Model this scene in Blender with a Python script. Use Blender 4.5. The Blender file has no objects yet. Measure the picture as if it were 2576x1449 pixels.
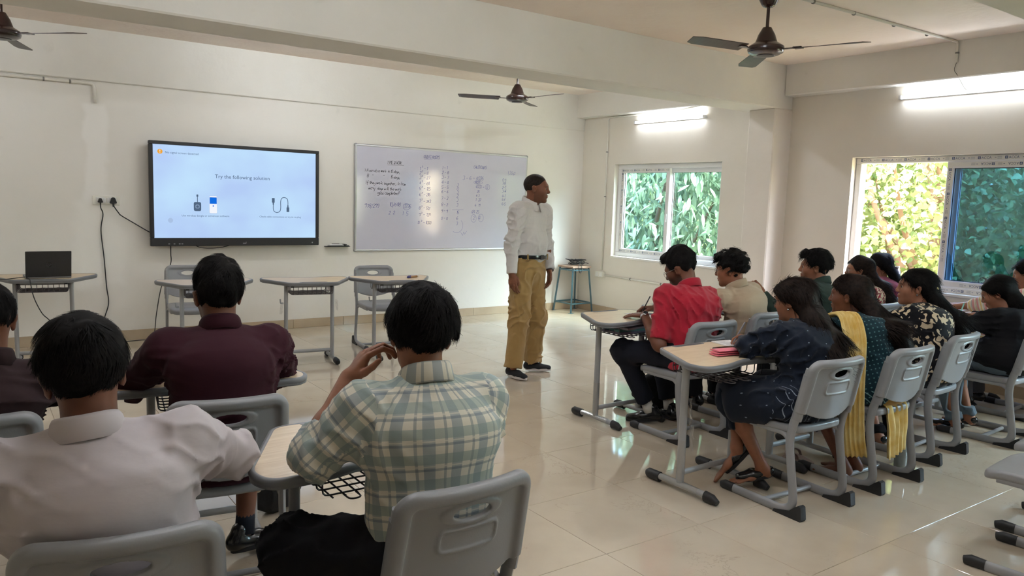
import bpy, math, random
import numpy as np
from mathutils import Vector, Matrix
PI = math.pi
rng = np.random.default_rng(7)
random.seed(7)
SC = bpy.context.scene
COL = SC.collection

# ------------------------------------------------------------------ camera
F_PX, YAW, PITCH, ROLL, CAM_H = 1929.8, math.radians(35.442), math.radians(-6.517), math.radians(1.8377), 1.51
cam = bpy.data.objects.new('camera', bpy.data.cameras.new('camera'))
COL.objects.link(cam)
fwd = Vector((math.sin(YAW)*math.cos(PITCH), math.cos(YAW)*math.cos(PITCH), math.sin(PITCH)))
rt = Vector((math.cos(YAW), -math.sin(YAW), 0.0))
up = rt.cross(fwd)
r2 = math.cos(ROLL)*rt + math.sin(ROLL)*up
u2 = r2.cross(fwd)
Mx = Matrix((r2, u2, -fwd)).transposed().to_4x4()
Mx.translation = Vector((0, 0, CAM_H))
cam.matrix_world = Mx
cam.data.sensor_width = 36.0
cam.data.lens = 36.0*F_PX/2576.0
cam.data.clip_start = 0.05
cam.data.clip_end = 200
SC.camera = cam

# ------------------------------------------------------------------ world, sun, exposure
world = bpy.data.worlds.new('sky'); SC.world = world; world.use_nodes = True
wn = world.node_tree; wn.nodes.clear()
wo = wn.nodes.new('ShaderNodeOutputWorld'); wb = wn.nodes.new('ShaderNodeBackground')
sky = wn.nodes.new('ShaderNodeTexSky'); sky.sky_type = 'NISHITA'; sky.sun_disc = False
sky.sun_elevation = math.radians(55); sky.sun_rotation = math.radians(150); sky.air_density = 1.0; sky.dust_density = 3.0
wb.inputs['Strength'].default_value = 2.4
wn.links.new(sky.outputs[0], wb.inputs[0]); wn.links.new(wb.outputs[0], wo.inputs[0])
sun_d = bpy.data.lights.new('sun', 'SUN'); sun_d.energy = 12.0; sun_d.angle = math.radians(1.0); sun_d.color = (1, .95, .86)
sun = bpy.data.objects.new('sun', sun_d); COL.objects.link(sun)
sun.rotation_euler = (math.radians(28), math.radians(-14), 0)      # high, from the front-left: lights the trees, never reaches through the windows
SC.view_settings.view_transform = 'Standard'; SC.view_settings.look = 'None'
SC.view_settings.gamma = 1.0; SC.view_settings.use_curve_mapping = False
SC.view_settings.exposure = 1.45
cy = SC.cycles
cy.use_denoising = True
cy.max_bounces = 10; cy.diffuse_bounces = 6; cy.glossy_bounces = 4; cy.transmission_bounces = 6; cy.transparent_max_bounces = 12
cy.sample_clamp_indirect = 6.0
cy.caustics_reflective = False; cy.caustics_refractive = False

# ------------------------------------------------------------------ generic helpers
def new_mesh(name, V, Fc, smooth=True):
    me = bpy.data.meshes.new(name)
    V = np.asarray(V, dtype=np.float32)
    if isinstance(Fc, np.ndarray) and Fc.ndim == 2:
        n, k = Fc.shape
        me.vertices.add(len(V)); me.vertices.foreach_set('co', V.ravel())
        me.loops.add(n*k); me.loops.foreach_set('vertex_index', Fc.astype(np.int32).ravel())
        me.polygons.add(n); me.polygons.foreach_set('loop_start', np.arange(0, n*k, k, dtype=np.int32))
        me.update(calc_edges=True)
    else:
        me.from_pydata([tuple(map(float, v)) for v in V], [], [tuple(int(i) for i in f) for f in Fc]); me.update()
    if smooth: me.polygons.foreach_set('use_smooth', np.ones(len(me.polygons), dtype=bool))
    return me
def add_obj(name, me, mt=None, parent=None, loc=None, rotz=None):
    o = bpy.data.objects.new(name, me); COL.objects.link(o)
    if mt is not None and me is not None:
        if len(me.materials) == 0: me.materials.append(mt)
    if parent is not None: o.parent = parent
    if loc is not None: o.location = loc
    if rotz is not None: o.rotation_euler = (0, 0, rotz)
    return o
def tag(o, label=None, cat=None, group=None, kind=None):
    if label: o['label'] = label
    if cat: o['category'] = cat
    if group: o['group'] = group
    if kind: o['kind'] = kind
    return o
def thing(name, label, cat, loc=(0, 0, 0), rotz=0, group=None):
    o = bpy.data.objects.new(name, None); COL.objects.link(o); o.empty_display_size = .1
    o.location = loc; o.rotation_euler = (0, 0, rotz)
    return tag(o, label, cat, group)
def copy_tree(o, parent=None):
    c = o.copy(); COL.objects.link(c); c.parent = parent
    for ch in list(o.children): copy_tree(ch, c)
    return c
class MB:
    """collects simple shapes into one mesh"""
    def __init__(s): s.V = []; s.F = []
    def add(s, V, Fc):
        b = len(s.V); s.V += [tuple(v) for v in V]; s.F += [tuple(int(i)+b for i in f) for f in Fc]; return s
    def box(s, lo, hi, M=None):
        (x0, y0, z0), (x1, y1, z1) = lo, hi
        V = [(x0,y0,z0),(x1,y0,z0),(x1,y1,z0),(x0,y1,z0),(x0,y0,z1),(x1,y0,z1),(x1,y1,z1),(x0,y1,z1)]
        if M is not None: V = [M @ Vector(v) for v in V]
        return s.add(V, [(0,3,2,1),(4,5,6,7),(0,1,5,4),(1,2,6,5),(2,3,7,6),(3,0,4,7)])
    def rbox(s, lo, hi, r=.004, M=None):
        """box with chamfered edges"""
        lo = np.array(lo, float); hi = np.array(hi, float); r = min(r, *(0.49*(hi-lo)))
        V = []; idx = {}
        for sx in (0,1):
            for sy in (0,1):
                for sz in (0,1):
                    c = np.where([sx,sy,sz], hi, lo); sg = np.where([sx,sy,sz], -1, 1)
                    for a in range(3):
                        v = c + sg*r; v[a] = c[a]; idx[(sx,sy,sz,a)] = len(V); V.append(v)
        Fc = []
        for a in range(3):
            b, c = (a+1)%3, (a+2)%3
            for sa in (0,1):
                q = []
                for sb, s_c in ((0,0),(1,0),(1,1),(0,1)):
                    k = [0,0,0]; k[a]=sa; k[b]=sb; k[c]=s_c; q.append(idx[(*k,a)])
                Fc.append(q if sa else q[::-1])
            for sb in (0,1):
                for s_c in (0,1):
                    k0=[0,0,0]; k0[b]=sb; k0[c]=s_c; k1=list(k0); k1[a]=1
                    q=[idx[(*k0,b)],idx[(*k1,b)],idx[(*k1,c)],idx[(*k0,c)]]
                    Fc.append(q if sb!=s_c else q[::-1])
        for sx in (0,1):
            for sy in (0,1):
                for sz in (0,1):
                    q=[idx[(sx,sy,sz,a)] for a in range(3)]
                    Fc.append(q if (sx+sy+sz)%2 else q[::-1])
        if M is not None: V = [M @ Vector(v) for v in V]
        return s.add(V, Fc)
    def sweep(s, path, rx, ry=None, n=8, closed=False, up=(0,0,1), caps=True, rot=0.):
        """tube of elliptic section along a polyline; rx lateral, ry along 'up'"""
        P = np.asarray(path, float); m = len(P)
        rx = np.broadcast_to(np.asarray(rx, float), (m,)); ry = rx if ry is None else np.broadcast_to(np.asarray(ry, float), (m,))
        if closed: T = np.roll(P,-1,0)-np.roll(P,1,0)
        else:
            T = np.empty_like(P); T[1:-1] = P[2:]-P[:-2]; T[0] = P[1]-P[0]; T[-1] = P[-1]-P[-2]
        T /= np.linalg.norm(T,axis=1)[:,None]+1e-12
        U = np.array(up, float); V = []
        side = np.cross(T[0], U)
        if np.linalg.norm(side) < 1e-3: side = np.cross(T[0], (1,0,0.3))
        side /= np.linalg.norm(side)
        a = np.arange(n)*2*PI/n + rot
        for i in range(m):
            side = side - T[i]*np.dot(side,T[i]); side /= np.linalg.norm(side)+1e-12
            u_ = np.cross(side, T[i])
            V += [P[i]+side*rx[i]*math.cos(t)+u_*ry[i]*math.sin(t) for t in a]
        Fc = []
        for i in range(m if closed else m-1):
            j = (i+1)%m
            for k in range(n):
                l = (k+1)%n; Fc.append((i*n+l, i*n+k, j*n+k, j*n+l))
        if caps and not closed: Fc += [tuple(range(n)), tuple((m-1)*n+k for k in reversed(range(n)))]
        return s.add(V, Fc)
    def lathe(s, prof, n=24, M=None):
        V = []; m = len(prof)
        for r, z in prof: V += [(r*math.cos(2*PI*k/n), r*math.sin(2*PI*k/n), z) for k in range(n)]
        Fc = [(i*n+k, i*n+(k+1)%n, (i+1)*n+(k+1)%n, (i+1)*n+k) for i in range(m-1) for k in range(n)]
        Fc += [tuple(reversed(range(n))), tuple((m-1)*n+k for k in range(n))]
        if M is not None: V = [M @ Vector(v) for v in V]
        return s.add(V, Fc)
    def prism(s, poly, z0, z1, M=None):
        n = len(poly); V = [(x,y,z0) for x,y in poly]+[(x,y,z1) for x,y in poly]
        if M is not None: V = [M @ Vector(v) for v in V]
        return s.add(V, [tuple(reversed(range(n))), tuple(range(n,2*n))]+[(i,(i+1)%n,n+(i+1)%n,n+i) for i in range(n)])
    def build(s, name, mt, parent=None, smooth=False, loc=None, rotz=None, auto=None):
        me = new_mesh(name, s.V, s.F, smooth or auto is not None)
        if auto is not None:
            try: me.set_sharp_from_angle(angle=math.radians(auto))
            except Exception: pass
        return add_obj(name, me, mt, parent, loc, rotz)
def arc_path(pts, rad=.05, n=6):
    """polyline with rounded corners"""
    P = [np.array(p, float) for p in pts]; out = [P[0]]
    rads = rad if isinstance(rad, (list, tuple)) else [rad]*len(P)
    for i in range(1, len(P)-1):
        a, b, c = P[i-1], P[i], P[i+1]
        u = (a-b); v = (c-b); lu, lv = np.linalg.norm(u), np.linalg.norm(v)
        d = min(rads[i], .49*lu, .49*lv); p0 = b+u/lu*d; p1 = b+v/lv*d
        for k in range(n+1):
            t = k/n; out.append((1-t)**2*p0+2*t*(1-t)*b+t*t*p1)
    out.append(P[-1]); return np.array(out)
def catmull(pts, n=8, closed=False):
    P = np.array(pts, float); m = len(P); out = []
    rngi = range(m) if closed else range(m-1)
    for i in rngi:
        p0 = P[(i-1)%m] if closed or i>0 else 2*P[0]-P[1]
        p1, p2 = P[i], P[(i+1)%m]
        p3 = P[(i+2)%m] if closed or i+2<m else 2*P[-1]-P[-2]
        for k in range(n):
            t = k/n; out.append(.5*((2*p1)+(-p0+p2)*t+(2*p0-5*p1+4*p2-p3)*t*t+(-p0+3*p1-3*p2+p3)*t**3))
    if not closed: out.append(P[-1])
    return np.array(out)
def round_poly(pts, rads, n=6):
    """closed 2-D polygon with rounded corners"""
    out = []; m = len(pts)
    for i in range(m):
        a, b, c = (np.array(pts[(i+j)%m], float) for j in (-1,0,1))
        u, v = a-b, c-b; lu, lv = np.linalg.norm(u), np.linalg.norm(v)
        r = rads[i] if isinstance(rads,(list,tuple)) else rads
        if r <= 0: out.append(b); continue
        d = min(r, .49*lu, .49*lv); p0 = b+u/lu*d; p1 = b+v/lv*d
        for k in range(n+1):
            t = k/n; out.append((1-t)**2*p0+2*t*(1-t)*b+t*t*p1)
    return np.array(out)

# ------------------------------------------------------------------ signed-distance modelling (smooth unions -> surface nets)
def P_caps(a, b, ra, rb, k=.02, op='u', sc=None):
    """tapered capsule"""
    a = np.array(a, np.float32); b = np.array(b, np.float32); m = max(ra, rb)
    lo = np.minimum(a,b)-m; hi = np.maximum(a,b)+m; ab = b-a; L2 = float(ab@ab)+1e-9
    def f(X,Y,Z):
        px,py,pz = X-a[0],Y-a[1],Z-a[2]
        t = np.clip((px*ab[0]+py*ab[1]+pz*ab[2])/L2,0,1)
        return np.sqrt((px-t*ab[0])**2+(py-t*ab[1])**2+(pz-t*ab[2])**2)-(ra+(rb-ra)*t)
    return (lo,hi,f,k,op)
def P_ell(c, r, R=None, k=.02, op='u'):
    """ellipsoid, R = 3x3 with columns = local axes"""
    c = np.array(c,np.float32); r = np.array(r,np.float32); R = np.eye(3) if R is None else np.asarray(R)
    ext = np.sqrt(((R*r)**2).sum(1)); lo, hi = c-ext, c+ext; mn = float(r.min())
    A = (R/r).T.astype(np.float32)
    def f(X,Y,Z):
        px,py,pz = X-c[0],Y-c[1],Z-c[2]
        q = [A[i,0]*px+A[i,1]*py+A[i,2]*pz for i in range(3)]
        k0 = np.sqrt(q[0]**2+q[1]**2+q[2]**2)
        g = np.sqrt((q[0]/r[0])**2+(q[1]/r[1])**2+(q[2]/r[2])**2)
        return k0*(k0-1)/(g+1e-6)
    return (lo,hi,f,k,op)
def P_ecap(a, b, rxa, rya, rxb, ryb, u, k=.03, op='u'):
    """capsule of elliptic section, u = lateral axis (the wide one)"""
    a = np.array(a,np.float32); b = np.array(b,np.float32); w = b-a; L = float(np.linalg.norm(w))+1e-9; w = w/L
    u = np.array(u,np.float32); u = u-w*(u@w); u /= np.linalg.norm(u); v = np.cross(w,u)
    m = max(rxa,rya,rxb,ryb); lo = np.minimum(a,b)-m; hi = np.maximum(a,b)+m
    def f(X,Y,Z):
        px,py,pz = X-a[0],Y-a[1],Z-a[2]
        s = px*w[0]+py*w[1]+pz*w[2]; t = np.clip(s/L,0,1); e = s-t*L
        du = px*u[0]+py*u[1]+pz*u[2]; dv = px*v[0]+py*v[1]+pz*v[2]
        rx = rxa+(rxb-rxa)*t; ry = rya+(ryb-rya)*t; rm = np.minimum(rx,ry)
        q = np.sqrt((du/rx)**2+(dv/ry)**2+(e/rm)**2)
        g = np.sqrt((du/rx**2)**2+(dv/ry**2)**2+(e/rm**2)**2)
        return q*(q-1)/(g+1e-6)
    return (lo,hi,f,k,op)
def P_fun(lo, hi, f, k=.01, op='u'): return (np.array(lo,float),np.array(hi,float),f,k,op)
def sdf_eval(prims, lo, hi, h, disp=None):
    lo = np.array(lo,float); hi = np.array(hi,float); n = np.maximum(2, np.ceil((hi-lo)/h).astype(int)+1)
    ax = [(lo[i]+h*np.arange(n[i])).astype(np.float32) for i in range(3)]
    Fd = np.full(n, .08, np.float32)
    for (pl,ph,f,k,op) in prims:
        mg = k+h*2+.012
        i0 = np.clip(np.floor((pl-mg-lo)/h).astype(int),0,n); i1 = np.clip(np.ceil((ph+mg-lo)/h).astype(int)+1,0,n)
        if np.any(i1-i0 < 1): continue
        sl = tuple(slice(i0[j],i1[j]) for j in range(3))
        X = ax[0][sl[0]][:,None,None]; Y = ax[1][sl[1]][None,:,None]; Z = ax[2][sl[2]][None,None,:]
        d = f(X,Y,Z); cur = Fd[sl]
        if op == 'u':
            hh = np.maximum(k-np.abs(cur-d),0)/k; Fd[sl] = np.minimum(cur,d)-hh*hh*k*.25
        elif op == 's':
            d = -d; hh = np.maximum(k-np.abs(cur-d),0)/k; Fd[sl] = np.maximum(cur,d)+hh*hh*k*.25
        elif op == 'i': Fd[sl] = np.maximum(cur,d)
    if disp is not None:
        X,Y,Z = ax[0][:,None,None],ax[1][None,:,None],ax[2][None,None,:]
        msk = np.abs(Fd) < .03
        I = np.nonzero(msk)
        if len(I[0]): Fd[I] += disp(ax[0][I[0]],ax[1][I[1]],ax[2][I[2]]).astype(np.float32)
    Fd[0]=np.maximum(Fd[0],.01);Fd[-1]=np.maximum(Fd[-1],.01);Fd[:,0]=np.maximum(Fd[:,0],.01);Fd[:,-1]=np.maximum(Fd[:,-1],.01);Fd[:,:,0]=np.maximum(Fd[:,:,0],.01);Fd[:,:,-1]=np.maximum(Fd[:,:,-1],.01)
    return Fd, lo
def snet(Fd, lo, h):
    """surface nets: returns vertices, quads"""
    ins = Fd < 0; nx,ny,nz = Fd.shape
    s = np.zeros((nx-1,ny-1,nz-1),np.int8)
    C = [(0,0,0),(1,0,0),(0,1,0),(1,1,0),(0,0,1),(1,0,1),(0,1,1),(1,1,1)]
    for c in C: s += ins[c[0]:nx-1+c[0],c[1]:ny-1+c[1],c[2]:nz-1+c[2]]
    act = (s>0)&(s<8); I = np.array(np.nonzero(act)).T
    if len(I)==0: return np.zeros((0,3)), np.zeros((0,4),int)
    idx = np.full(act.shape,-1,np.int64); idx[act] = np.arange(len(I))
    fv = np.stack([Fd[I[:,0]+c[0],I[:,1]+c[1],I[:,2]+c[2]] for c in C],1)
    acc = np.zeros((len(I),3)); cnt = np.zeros(len(I))
    for a in range(8):
        for b in range(a+1,8):
            dlt = [C[b][i]-C[a][i] for i in range(3)]
            if sum(map(abs,dlt)) != 1: continue
            fa, fb = fv[:,a], fv[:,b]; m = (fa<0)!=(fb<0)
            t = np.where(m, fa/np.where(m,fa-fb,1), 0)
            p = np.array(C[a])[None]+t[:,None]*np.array(dlt)[None]
            acc += np.where(m[:,None],p,0); cnt += m
    V = lo+h*(I+acc/cnt[:,None]); Q = []
    for a in range(3):
        b,c = (a+1)%3,(a+2)%3
        sl0=[slice(None)]*3; sl1=[slice(None)]*3; sl0[a]=slice(0,-1); sl1[a]=slice(1,None)
        m = ins[tuple(sl0)] != ins[tuple(sl1)]
        J = np.array(np.nonzero(m)).T
        ok = (J[:,b]>0)&(J[:,c]>0)&(J[:,b]<Fd.shape[b]-1)&(J[:,c]<Fd.shape[c]-1); J = J[ok]
        if not len(J): continue
        q=[]
        for ob,oc in ((-1,-1),(0,-1),(0,0),(-1,0)):
            K = J.copy(); K[:,b]+=ob; K[:,c]+=oc; q.append(idx[K[:,0],K[:,1],K[:,2]])
        q = np.stack(q,1); fl = ~ins[J[:,0],J[:,1],J[:,2]]; q[fl] = q[fl][:,::-1]; Q.append(q)
    return V, np.concatenate(Q)
def relax(V, Q, it=1, lam=.5):
    e = np.concatenate([Q[:,[0,1]],Q[:,[1,2]],Q[:,[2,3]],Q[:,[3,0]]])
    for _ in range(it):
        S = np.zeros_like(V); n = np.zeros(len(V))
        for a,b in ((0,1),(1,0)):
            for d in range(3): S[:,d] += np.bincount(e[:,a],V[e[:,b],d],len(V))
            n += np.bincount(e[:,a],minlength=len(V))
        V = V+lam*(S/np.maximum(n,1)[:,None]-V)
    return V
def prims_bbox(prims, pad=.02):
    L = [p for p in prims if p[4]=='u']
    return np.min([p[0] for p in L],0)-pad, np.max([p[1] for p in L],0)+pad
def sdf_mesh(prims, h, lo=None, hi=None, disp=None, it=1):
    if lo is None: lo, hi = prims_bbox(prims, .015+h*2)
    Fd, lo = sdf_eval(prims, lo, hi, h, disp); V, Q = snet(Fd, lo, h)
    if it and len(V): V = relax(V, Q, it)
    return V, Q
def join_vq(parts):
    V=[];Q=[];b=0
    for v,q in parts:
        if len(v)==0: continue
        V.append(v);Q.append(q+b);b+=len(v)
    return np.concatenate(V), np.concatenate(Q)

# ------------------------------------------------------------------ materials
MATS = {}
def _nodes(name):
    m = bpy.data.materials.new(name); m.use_nodes = True; nt = m.node_tree
    return m, nt, nt.nodes['Principled BSDF']
def N(nt, t, **kw):
    n = nt.nodes.new(t)
    for k, v in kw.items():
        if k.startswith('i_'): n.inputs[k[2:].replace('_',' ')].default_value = v
        else: setattr(n, k, v)
    return n
def col4(c): return (c[0], c[1], c[2], 1.0)
def mat(name, c, rough=.5, metal=0., c2=None, nscale=3., ndetail=4., stretch=(1,1,1), bump=0., bscale=40., bstretch=(1,1,1), spec=.5, sheen=0., coat=0., coords='Object', emis=None, estr=0.):
    if name in MATS: return MATS[name]
    m, nt, b = _nodes(name); L = nt.links
    b.inputs['Base Color'].default_value = col4(c); b.inputs['Roughness'].default_value = rough; b.inputs['Metallic'].default_value = metal
    b.inputs['Specular IOR Level'].default_value = spec
    if sheen: b.inputs['Sheen Weight'].default_value = sheen; b.inputs['Sheen Roughness'].default_value = .6
    if coat: b.inputs['Coat Weight'].default_value = coat; b.inputs['Coat Roughness'].default_value = .1
    tc = N(nt,'ShaderNodeTexCoord')
    if c2 is not None:
        mp = N(nt,'ShaderNodeMapping'); mp.inputs['Scale'].default_value = stretch
        no = N(nt,'ShaderNodeTexNoise'); no.inputs['Scale'].default_value = nscale; no.inputs['Detail'].default_value = ndetail
        rp = N(nt,'ShaderNodeValToRGB'); rp.color_ramp.elements[0].position=.32; rp.color_ramp.elements[1].position=.68
        rp.color_ramp.elements[0].color=col4(c); rp.color_ramp.elements[1].color=col4(c2)
        L.new(tc.outputs[coords],mp.inputs[0]); L.new(mp.outputs[0],no.inputs['Vector']); L.new(no.outputs['Fac'],rp.inputs[0]); L.new(rp.outputs[0],b.inputs['Base Color'])
    if bump:
        mp2 = N(nt,'ShaderNodeMapping'); mp2.inputs['Scale'].default_value = bstretch
        nb = N(nt,'ShaderNodeTexNoise'); nb.inputs['Scale'].default_value = bscale; nb.inputs['Detail'].default_value = 5
        bp = N(nt,'ShaderNodeBump'); bp.inputs['Strength'].default_value = bump; bp.inputs['Distance'].default_value = .01
        L.new(tc.outputs[coords],mp2.inputs[0]); L.new(mp2.outputs[0],nb.inputs['Vector']); L.new(nb.outputs['Fac'],bp.inputs['Height']); L.new(bp.outputs[0],b.inputs['Normal'])
    if emis is not None:
        b.inputs['Emission Color'].default_value = col4(emis); b.inputs['Emission Strength'].default_value = estr
    MATS[name] = m; return m
def srgb(r, g, b):
    f = lambda v: (v/255/12.92) if v/255 <= .04045 else ((v/255+.055)/1.055)**2.4
    return (f(r), f(g), f(b))
# ------------------------------------------------------------------ room shell
D, W, XL, YB, CZ = 8.378, 7.12, -2.45, -2.45, 2.985
def wall_mat(name, c, c2, patch=None, bump=.12, rough=.75):
    m, nt, b = _nodes(name); L = nt.links
    tc = N(nt,'ShaderNodeTexCoord')
    n1 = N(nt,'ShaderNodeTexNoise'); n1.inputs['Scale'].default_value=.9; n1.inputs['Detail'].default_value=6; n1.inputs['Roughness'].default_value=.6
    rp = N(nt,'ShaderNodeValToRGB'); rp.color_ramp.elements[0].position=.3; rp.color_ramp.elements[1].position=.7
    rp.color_ramp.elements[0].color=col4(c); rp.color_ramp.elements[1].color=col4(c2)
    L.new(tc.outputs['Object'],n1.inputs['Vector']); L.new(n1.outputs['Fac'],rp.inputs[0])
    out = rp.outputs[0]
    # scattered scuffs
    n2 = N(nt,'ShaderNodeTexNoise'); n2.inputs['Scale'].default_value=7; n2.inputs['Detail'].default_value=3
    r2_ = N(nt,'ShaderNodeValToRGB'); r2_.color_ramp.elements[0].position=.70; r2_.color_ramp.elements[1].position=.80
    r2_.color_ramp.elements[0].color=(0,0,0,1); r2_.color_ramp.elements[1].color=(.35,.35,.35,1)
    L.new(tc.outputs['Object'],n2.inputs['Vector']); L.new(n2.outputs['Fac'],r2_.inputs[0])
    mx = N(nt,'ShaderNodeMix',data_type='RGBA'); mx.inputs[7].default_value=col4(tuple(v*.86 for v in c))
    L.new(r2_.outputs[0],mx.inputs[0]); L.new(out,mx.inputs[6]); out = mx.outputs[2]
    if patch:   # painted-over strips: (x0,x1,z0,z1,colour)
        sp = N(nt,'ShaderNodeSeparateXYZ'); L.new(tc.outputs['Object'],sp.inputs[0])
        nw = N(nt,'ShaderNodeTexNoise'); nw.inputs['Scale'].default_value=6; L.new(tc.outputs['Object'],nw.inputs['Vector'])
        for (x0,x1,z0,z1,pc,soft) in patch:
            def band(sock,a,b_):
                w = N(nt,'ShaderNodeMath',operation='MULTIPLY_ADD'); w.inputs[1].default_value=.12; w.inputs[2].default_value=-.06; L.new(nw.outputs['Fac'],w.inputs[0])
                ad = N(nt,'ShaderNodeMath',operation='ADD'); L.new(sock,ad.inputs[0]); L.new(w.outputs[0],ad.inputs[1])
                m1 = N(nt,'ShaderNodeMapRange',interpolation_type='SMOOTHSTEP'); m1.inputs[1].default_value=a-soft; m1.inputs[2].default_value=a+soft
                m2 = N(nt,'ShaderNodeMapRange',interpolation_type='SMOOTHSTEP'); m2.inputs[1].default_value=b_+soft; m2.inputs[2].default_value=b_-soft
                L.new(ad.outputs[0],m1.inputs[0]); L.new(ad.outputs[0],m2.inputs[0])
                mm = N(nt,'ShaderNodeMath',operation='MULTIPLY'); L.new(m1.outputs[0],mm.inputs[0]); L.new(m2.outputs[0],mm.inputs[1]); return mm.outputs[0]
            a_, b2 = band(sp.outputs[0],x0,x1), band(sp.outputs[2],z0,z1)
            mm = N(nt,'ShaderNodeMath',operation='MULTIPLY'); L.new(a_,mm.inputs[0]); L.new(b2,mm.inputs[1])
            mx2 = N(nt,'ShaderNodeMix',data_type='RGBA'); mx2.inputs[7].default_value=col4(pc)
            L.new(mm.outputs[0],mx2.inputs[0]); L.new(out,mx2.inputs[6]); out = mx2.outputs[2]
    L.new(out,b.inputs['Base Color']); b.inputs['Roughness'].default_value=rough; b.inputs['Specular IOR Level'].default_value=.25
    nb = N(nt,'ShaderNodeTexNoise'); nb.inputs['Scale'].default_value=18; nb.inputs['Detail'].default_value=7
    bp = N(nt,'ShaderNodeBump'); bp.inputs['Strength'].default_value=bump; bp.inputs['Distance'].default_value=.01
    L.new(tc.outputs['Object'],nb.inputs['Vector']); L.new(nb.outputs['Fac'],bp.inputs['Height']); L.new(bp.outputs[0],b.inputs['Normal'])
    return m
WHITE1, WHITE2 = srgb(222,219,211), srgb(229,226,220)
m_wfront = wall_mat('wall_front_paint', WHITE1, WHITE2, patch=[(.93,1.13,1.32,2.30,srgb(234,232,227),.03),(.84,1.25,.55,1.40,srgb(232,230,224),.06),(4.85,5.15,2.05,2.42,srgb(233,232,228),.05),(3.2,3.45,.65,.9,srgb(226,223,214),.05)])
m_wright = wall_mat('wall_right_paint', srgb(220,214,204), srgb(227,222,213))
m_beam = wall_mat('beam_paint', srgb(217,214,206), srgb(227,225,219), bump=.18)
m_ceil = wall_mat('ceiling_plaster', srgb(232,217,207), srgb(240,230,222), bump=.5)
def struct(name, mb, m, parent=None, smooth=False):
    o = mb.build(name, m, parent, smooth)
    if parent is None: o['kind'] = 'structure'
    return o
struct('wall_front', MB().box((XL-.2,D,-.15),(W+.25,D+.2,CZ+.2)), m_wfront)
struct('wall_left', MB().box((XL-.2,YB-.2,-.15),(XL,D,CZ+.2)), m_wright)
mb = MB()
mb.box((XL,YB-.2,-.15),(W+.25,YB,CZ+.2))
struct('wall_back', mb, m_wright)
WIN = [(5.913,7.715),(2.50,4.31),(-.70,1.10)]; WZ0, WZ1 = .805, 2.033
mb = MB(); T = .23
mb.box((W,YB,-.15),(W+T,D,WZ0)); mb.box((W,YB,WZ1),(W+T,D,CZ+.2))
ys = [YB]+[v for w_ in sorted(WIN) for v in w_]+[D]
for i in range(0,len(ys),2): mb.box((W,ys[i],WZ0),(W+T,ys[i+1],WZ1))
struct('wall_right', mb, m_wright)
struct('ceiling', MB().box((XL,YB,CZ),(W+.0,D,CZ+.2)), m_ceil)
# beams and pillars
struct('trim_1', MB().rbox((XL,5.03,2.54),(W,5.47,CZ+.01),.012), m_beam)           # cross beam over the room
struct('trim_2', MB().rbox((XL,1.42,2.54),(W,1.88,CZ+.01),.012), m_beam)           # next cross beam towards the viewer
struct('trim_3', MB().rbox((6.965,5.47,2.672),(W+.01,D,CZ+.01),.01), m_beam)       # edge beams above the windows
struct('trim_4', MB().rbox((6.965,1.88,2.672),(W+.01,5.03,CZ+.01),.01), m_beam)
struct('trim_5', MB().rbox((XL,D-.022,2.505),(W,D+.01,CZ+.01),.008), m_beam)       # beam over the front wall
struct('trim_6', MB().rbox((6.835,5.03,-.1),(W+.01,5.36,2.545),.012), wall_mat('pillar_paint', srgb(221,214,205), srgb(229,223,215)))
struct('trim_7', MB().rbox((6.835,1.48,-.1),(W+.01,1.82,2.545),.012), MATS.get('x') or m_wright)

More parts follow.
